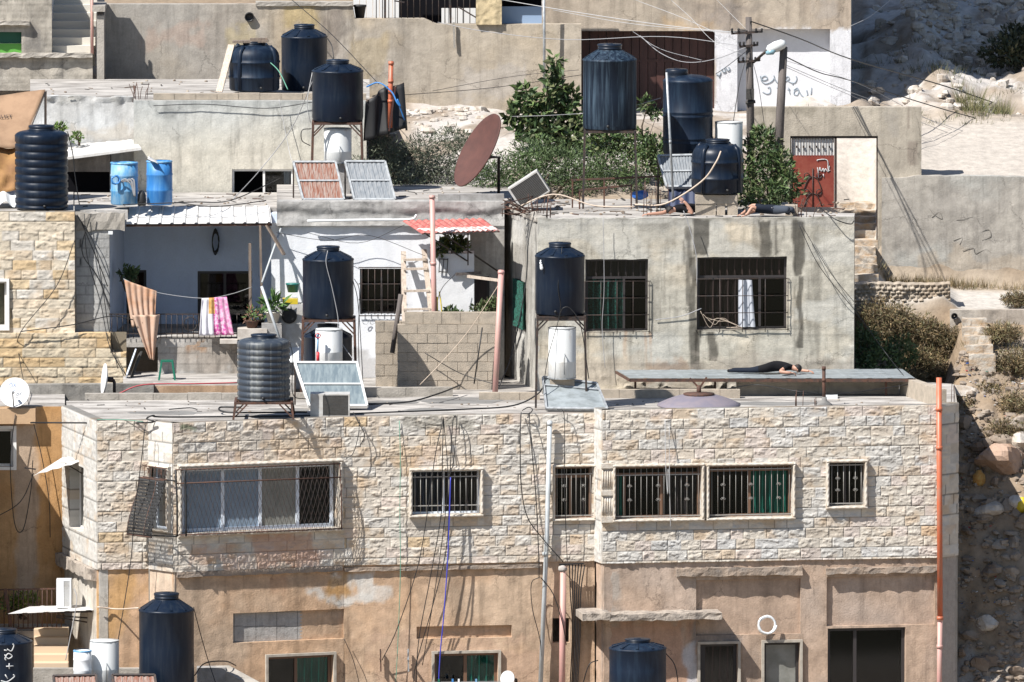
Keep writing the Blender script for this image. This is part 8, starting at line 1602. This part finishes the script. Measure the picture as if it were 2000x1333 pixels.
# cables hanging over the stone facade
sA = S[4]
for i, (pts, m_, r) in enumerate((
    ([(866, 818, .12), (850, 890, .3), (835, 1000, .34), (815, 1110, .36), (775, 1230, .3), (746, 1290, .12)], 'cable', .010), ([(866, 816, .1), (864, 900, .28), (862, 1000, .34), (842, 1120, .36), (818, 1250, .3), (812, 1345, .2)], 'cable', .010), ([(866, 817, .1), (875, 930, .3), (868, 1020, .3), (850, 1150, .3), (825, 1300, .25)], 'cable', .009), ([(890, 812, .1), (884, 830, .2), (878, 950, .3), (872, 1070, .34), (846, 1180, .34), (812, 1300, .2), (808, 1345, .2)], 'cable', .010), ([(886, 812, .1), (892, 822, .2), (886, 900, .3), (878, 930, .32)], 'cable', .009), ([(880, 932, .3), (878, 1000, .33), (874, 1100, .34), (867, 1200, .32), (860, 1275, .28), (856, 1345, .2)], 'cable_blue', .013),
    ([(1018, 806, .1), (1016, 860, .25), (1018, 950, .3), (1030, 1010, .3), (1058, 1050, .34), (1100, 1098, .3)], 'cable', .012), ([(1034, 806, .1), (1036, 850, .25), (1046, 960, .3), (1052, 1080, .3), (1053, 1130, .3)], 'cable', .011), ([(1020, 802, .1), (1032, 796, .05), (1040, 800, .1), (1034, 808, .15), (1020, 808, .12)], 'cable', .012), ([(1088, 800, .1), (1102, 812, .2), (1102, 920, .3), (1104, 1000, .3), (1108, 1098, .25)], 'cable', .009), ([(780, 822, .05), (782, 900, .12), (781, 1000, .12), (782, 1120, .12), (776, 1280, .12), (772, 1345, .1)], 'cable_green', .008), ([(702, 820, .1), (700, 850, .2), (690, 885, .25), (676, 896, .2)], 'cable', .009), ([(690, 806, .05), (700, 826, .2), (712, 850, .2), (704, 870, .2)], 'cable', .010), ([(1053, 1128, .3), (1038, 1140, .2), (1040, 1190, .2), (1056, 1260, .2), (1056, 1345, .2)], 'cable', .009), ([(1056, 1128, .25), (1080, 1160, .25), (1098, 1215, .3), (1106, 1260, .2)], 'cable', .012), ([(672, 1248, .1), (690, 1290, .15), (704, 1345, .15)], 'cable', .008), ([(1305, 915, .1), (1304, 965, .25), (1300, 900, .3), (1299, 820, .1)], 'cable_white', .008), ([(1307, 830, .1), (1308, 960, .2), (1310, 1036, .12)], 'cable_white', .007))):
    names = ['black cable bowing widest across the grilled facade window', 'black cable hanging straight past the facade window centre', 'thin black cable beside the blue hose', 'black cable from the curb fixing down to the lower window', 'short black loop above the facade window', 'blue hose hanging from the facade window down to the pegs', 'black cable sweeping across to the bundle above the pink drainpipe', 'black cable hanging along the pale drainpipe', 'small black loop at the roof edge above the drainpipe', 'thin cable down past the narrow brown window', 'green cord hanging down the stone facade', 'black cable end curling beside the bay window', 'tangled cable end at the roof edge by the fan unit', 'thin black loop under the pale drainpipe', 'black cable slanting across the dark wall hole', 'short cable beside the lower brown window', 'white cord looped over the paired grilled windows', 'thin white cord hanging past the paired windows']
    cable(names[i], pts, r, m_, seg=sA if i < 16 else S[6])
for i, (pts, m_, r) in enumerate((
    ([(60, 826, 1.8), (285, 826, -.05), (286, 818, -.1), (300, 812, -.1), (330, 815, .2), (600, 812, 1.0), (720, 807, 1.35), (900, 800, 1.9), (1000, 793, 2.3), (1050, 770, 2.5), (1065, 745, 2.6)], 'cable', .018), ([(284, 830, -.35), (276, 900, -.45), (262, 1010, -.45), (255, 1100, -.4), (230, 1256, -.6)], 'cable', .010), ([(190, 820, .2), (235, 820, .1), (280, 824, -.05)], 'cable_green', .008), ([(470, 796, 1.6), (430, 796, 1.8), (450, 806, 1.2), (600, 805, 1.4)], 'cable', .02), ([(330, 800, 2), (370, 797, 2.4), (385, 800, 2.2)], 'cable', .012), ([(720, 790, 3), (800, 785, 3.4), (860, 768, 4.2), (900, 752, 5.6)], 'cable', .02),
    ([(1098, 482, 2.5), (1090, 560, 2.35), (1094, 610, 2.35), (1070, 700, 2.2), (1060, 770, 2.2)], 'cable', .008), ([(1092, 618, 2.35), (1100, 602, 2.3), (1115, 604, 2.3), (1135, 640, 2.3), (1150, 740, 2.4)], 'cable', .01), ([(640, 490, 5.05), (637, 515, 5.0), (648, 560, 5.0), (660, 620, 5.0), (662, 660, 4.9), (695, 710, 4.6)], 'cable_grey', .009), ([(692, 545, 5.4), (702, 570, 5.4), (700, 650, 5.3), (702, 740, 5.0)], 'cable', .009), ([(690, 550, 5.5), (699, 590, 5.4), (706, 690, 5.3), (710, 780, 4.6)], 'cable', .009), ([(565, 665, .4), (572, 700, .35), (572, 770, .4), (600, 780, .5)], 'cable', .010), ([(1044, 415, 7.0), (1032, 470, 6.6), (1026, 560, 6.4), (1000, 690, 6.2), (975, 755, 5.6)], 'cable', .013), ([(1178, 425, 6.5), (1180, 560, 6.5), (1176, 640, 6.5), (1182, 720, 6.5)], 'cable_grey', .007), ([(1335, 412, 6.5), (1345, 440, 6.5), (1360, 500, 6.45), (1361, 560, 6.45)], 'cable_grey', .009), ([(1558, 434, 6.7), (1600, 520, 6.6), (1668, 605, 6.9), (1730, 690, 7.2), (1766, 735, 5.6)], 'cable', .008), ([(1562, 434, 6.7), (1620, 530, 6.6), (1668, 590, 6.9)], 'cable', .007), ([(1240, 400, 8), (1300, 398, 7.8), (1370, 355, 7.7), (1398, 318, 7.6), (1408, 296, 7.7)], 'cable_tan', .018), ([(1000, 410, 8.5), (1080, 380, 8.4), (1160, 402, 8.2), (1240, 404, 8)], 'cable_tan', .016), ([(1600, 405, 7.4), (1630, 428, 6.8), (1660, 438, 6.9), (1668, 432, 7)], 'cable', .012), ([(1420, 760, 4.5), (1480, 752, 4.8), (1560, 765, 4), (1640, 770, 4.4), (1785, 750, 5.3)], 'cable', .012), ([(1280, 625, 6.72), (1330, 618, 6.74), (1370, 603, 6.72)], 'cable_grey', .01),
    ([(146, 470, 8.4), (110, 560, 8.35), (40, 650, 8.3), (38, 700, 8.2), (58, 800, 3.3)], 'cable', .009), ([(150, 420, 8.8), (185, 480, 8.75), (200, 560, 8.75), (212, 640, 8.7), (230, 720, 8.3)], 'cable', .010), ([(165, 418, 8.8), (170, 500, 8.75), (196, 590, 8.7), (215, 680, 8.3), (250, 740, 8.2)], 'cable', .010), ([(178, 418, 8.8), (160, 490, 8.75), (190, 540, 8.75), (215, 600, 8.7)], 'cable', .012), ([(155, 425, 8.8), (195, 520, 8.75), (210, 560, 8.75)], 'cable', .012), ([(40, 648, 8.3), (140, 635, 8.3), (215, 618, 8.5), (260, 625, 8.5)], 'cable', .012), ([(30, 810, 3.2), (20, 900, 3.2), (28, 1020, 3.1), (45, 1035, 3.1), (60, 960, 3.0), (64, 900, 2.6)], 'cable', .010), ([(58, 800, 3.3), (74, 860, 3.3), (85, 910, 3.3), (96, 980, 3.3), (98, 1050, 3.3)], 'cable', .010), ([(66, 924, 2), (40, 980, 2), (-10, 1012, 2)], 'cable', .010), ([(240, 400, 9.3), (300, 398, 9.3), (380, 395, 9.3), (450, 392, 10), (545, 350, 12)], 'cable', .012), ([(340, 395, 9.4), (420, 404, 9.3), (520, 392, 9.6)], 'cable', .012), ([(455, 390, 11), (510, 330, 13), (570, 250, 13), (610, 160, 12.2)], 'cable_grey', .010), ([(545, 195, 14), (552, 230, 14), (566, 300, 13.8), (572, 318, 13)], 'cable_white', .008), ([(525, 120, 15.8), (545, 140, 15.5), (562, 175, 15)], 'cable_green', .012), ([(610, 142, 12), (600, 200, 11.9), (606, 240, 12)], 'cable_white', .009), ([(606, 285, 11.9), (590, 275, 11.8), (590, 255, 11.8), (608, 252, 11.9)], 'cable', .010), ([(300, 207, 14.1), (400, 204, 14.1), (520, 212, 14.1), (610, 200, 14.1)], 'cable', .009), ([(640, 76, 17), (648, 90, 16.8), (652, 115, 16.6)], 'cable', .012), ([(132, 258, 8.9), (142, 300, 9.0), (146, 340, 9.0), (155, 400, 9.0)], 'cable', .012),
    ([(830, 690, 6.7), (900, 730, 6.6), (970, 752, 6.2)], 'cable', .010), ([(942, 640, 6.65), (926, 750, 6.6)], 'cable', .016), ([(975, 555, 6.3), (920, 640, 6.6), (870, 700, 6.6), (820, 752, 6.4)], 'cable_tan', .008), ([(600, 455, 9.4), (700, 475, 9.2), (790, 440, 9.2)], 'cable', .006), ([(540, 455, 9.4), (640, 470, 9.3), (720, 460, 9.3), (830, 500, 9.2)], 'cable', .006), ([(890, 535, 8.2), (860, 570, 8), (845, 640, 7.9)], 'cable', .008), ([(230, 770, 5.8), (280, 752, 5.8), (380, 750, 5.9), (465, 748, 6)], 'cable_red', .016), ([(378, 1186, -3), (392, 1240, -2.8), (408, 1295, -2.2), (425, 1345, -2.6)], 'cable', .010), ([(380, 1320, -2.8), (400, 1296, -2.4), (440, 1292, -2), (460, 1300, -1.4)], 'cable', .014), ([(190, 1186, -.1), (230, 1190, -.2), (270, 1188, -2.5)], 'cable_tan', .018), ([(1300, 1276, -3), (1318, 1300, -3), (1326, 1345, -3)], 'cable', .012), ([(1136, 1345, -.4), (1150, 1300, -.5), (1168, 1290, -.4)], 'cable', .012), ([(145, 1150, .6), (150, 1175, .5), (138, 1240, .4), (128, 1290, .3)], 'cable_grey', .010))):
    cable(['heavy black cable lying along the street roof edge', 'black cable hanging straight down the bay corner', 'green wire along the chamfered roof edge', 'black hose loop under the faded ribbed tank', 'short cable scrap on the street roof', 'thick black hose across the middle of the street roof', 'thin cord hanging down the front of the splashed tank', 'hose curving from the splashed tank base', 'grey hose hanging down the front of the upper stacked tank', 'black cable beside the upper stacked tank', 'second black cable behind the glazed collector', 'black hose down the side of the faded ribbed tank', 'black cable hanging at the pale side of the rendered house', 'pale wire hanging down the rendered wall between tank and window', 'grey conduit above the window with the white curtain', 'long guy wire slanting over the rendered wall to the sheet roof', 'short guy wire on the rendered wall corner', 'tan hose rising to the squat tank', 'tan hose lying across the rendered house roof', 'black cable sagging at the roof corner near the gate', 'black cable lying behind the rusty post', 'twisted wire stretched between the two big windows', 'black cable slanting over the ochre split stones', 'black cable down the grey block pillar edge', 'black cable crossing the pillar to the framed screen', 'black cable crossing the middle of the block pillar', 'short black cable on the block pillar top', 'black cable running along the split stone corner', 'black loop hanging on the orange house', 'black cable down the sunny strip of orange plaster', 'black cable dropping from the small awning into shade', 'cable lying in front of the blue barrels', 'cable lying on the balcony roof beyond the barrels', 'grey wire slanting over the sliding window to the raised tank', 'white hose hanging on the upper house wall', 'green hose between the two roof tanks', 'white hose beside the raised cone tank', 'black loop on the rusty stand leg', 'thin cable along the top of the upper house wall', 'hose at the side of the smooth cone tank', 'black hose down the ribbed tank side', 'thin cable lying over the block wall', 'dark pole cable leaning over the block wall', 'tan string slanting over the block wall', 'fine wire sagging across the white wall', 'fine wire from the awning to the ladder', 'thin wire at the annexe corner', 'red hose lying behind the roof curb', 'cable hanging from the lower black tank', 'black cable over the dark pier at the lower edge', 'tan pipe from the awning to the lower black tank', 'black hose beside the canopy tank', 'black hose curling at the canopy corner', 'grey wire trailing from the air conditioner'][i], pts, r, m_)

# =================================================================== LOOSE SCRAPS ON THE ROOFS
rs = random.Random(31); mb = MB(); mats_ = ['rubblem', 'wood', 'acdark', 'block', 'rust']
def scrap(x, y, z, s, k):
    if k == 0 or k == 3: mb.rock((x, y, z + s * .3), (s, s * rs.uniform(.6, 1), s * .6), rs.randrange(9999), 4, .4, mi=0 if k == 0 else 3)
    else: a = rs.uniform(0, 6.28); l = s * rs.uniform(2, 6); mb.bar((x, y, z + s * .25), (x + math.cos(a) * l, y + math.sin(a) * l, z + s * rs.uniform(.2, .8)), s * .6, s * .4, k)
for k in range(150): x = Xat(rs.uniform(1060, 1660), 9); y = rs.uniform(7.4, 12); scrap(x, y, ZRB, rs.uniform(.015, .06), rs.choice((0, 0, 1, 2, 3, 4)))
for k in range(110): p = on(rs.uniform(160, 1800), rs.uniform(778, 806), ZT); scrap(p.x, p.y, ZT - .012, rs.uniform(.012, .04), rs.choice((0, 0, 1, 2, 3)))
for k in range(70): x = Xat(rs.uniform(560, 980), 10); y = rs.uniform(9.8, 13); scrap(x, y, ZRC - .02, rs.uniform(.015, .05), rs.choice((0, 0, 1, 2, 3, 4)))
for k in range(70): x = Xat(rs.uniform(150, 530), 10); y = rs.uniform(10.2, 13.5); scrap(x, y, ZRC2, rs.uniform(.015, .05), rs.choice((0, 0, 1, 2, 3, 4)))
for k in range(60): x = Xat(rs.uniform(80, 710), 16); y = rs.uniform(14.8, 20); scrap(x, y, ZRD - .02, rs.uniform(.015, .05), rs.choice((0, 0, 1, 2, 3)))
tag(obj('debris', mb, [M[k] for k in mats_]), 'small scraps of stone, wood and metal lying on the flat roofs', 'debris', kind='stuff')
rs = random.Random(8); mb = MB()
for k in range(140):
    Y = rs.uniform(3.2, 7.5); X = Xat(rs.uniform(1876, 2030), Y); r = .08 + .22 * rs.random() ** 2; mb.rock((X, Y, gz(X, Y) + r * .15), (r * rs.uniform(.8, 1.5), r, r * .8), k + 7000, 6, .6)
tag(obj('rubble', mb, M['rubblem']), 'larger broken blocks heaped in the shade beside the stone house', 'rubble', kind='stuff')
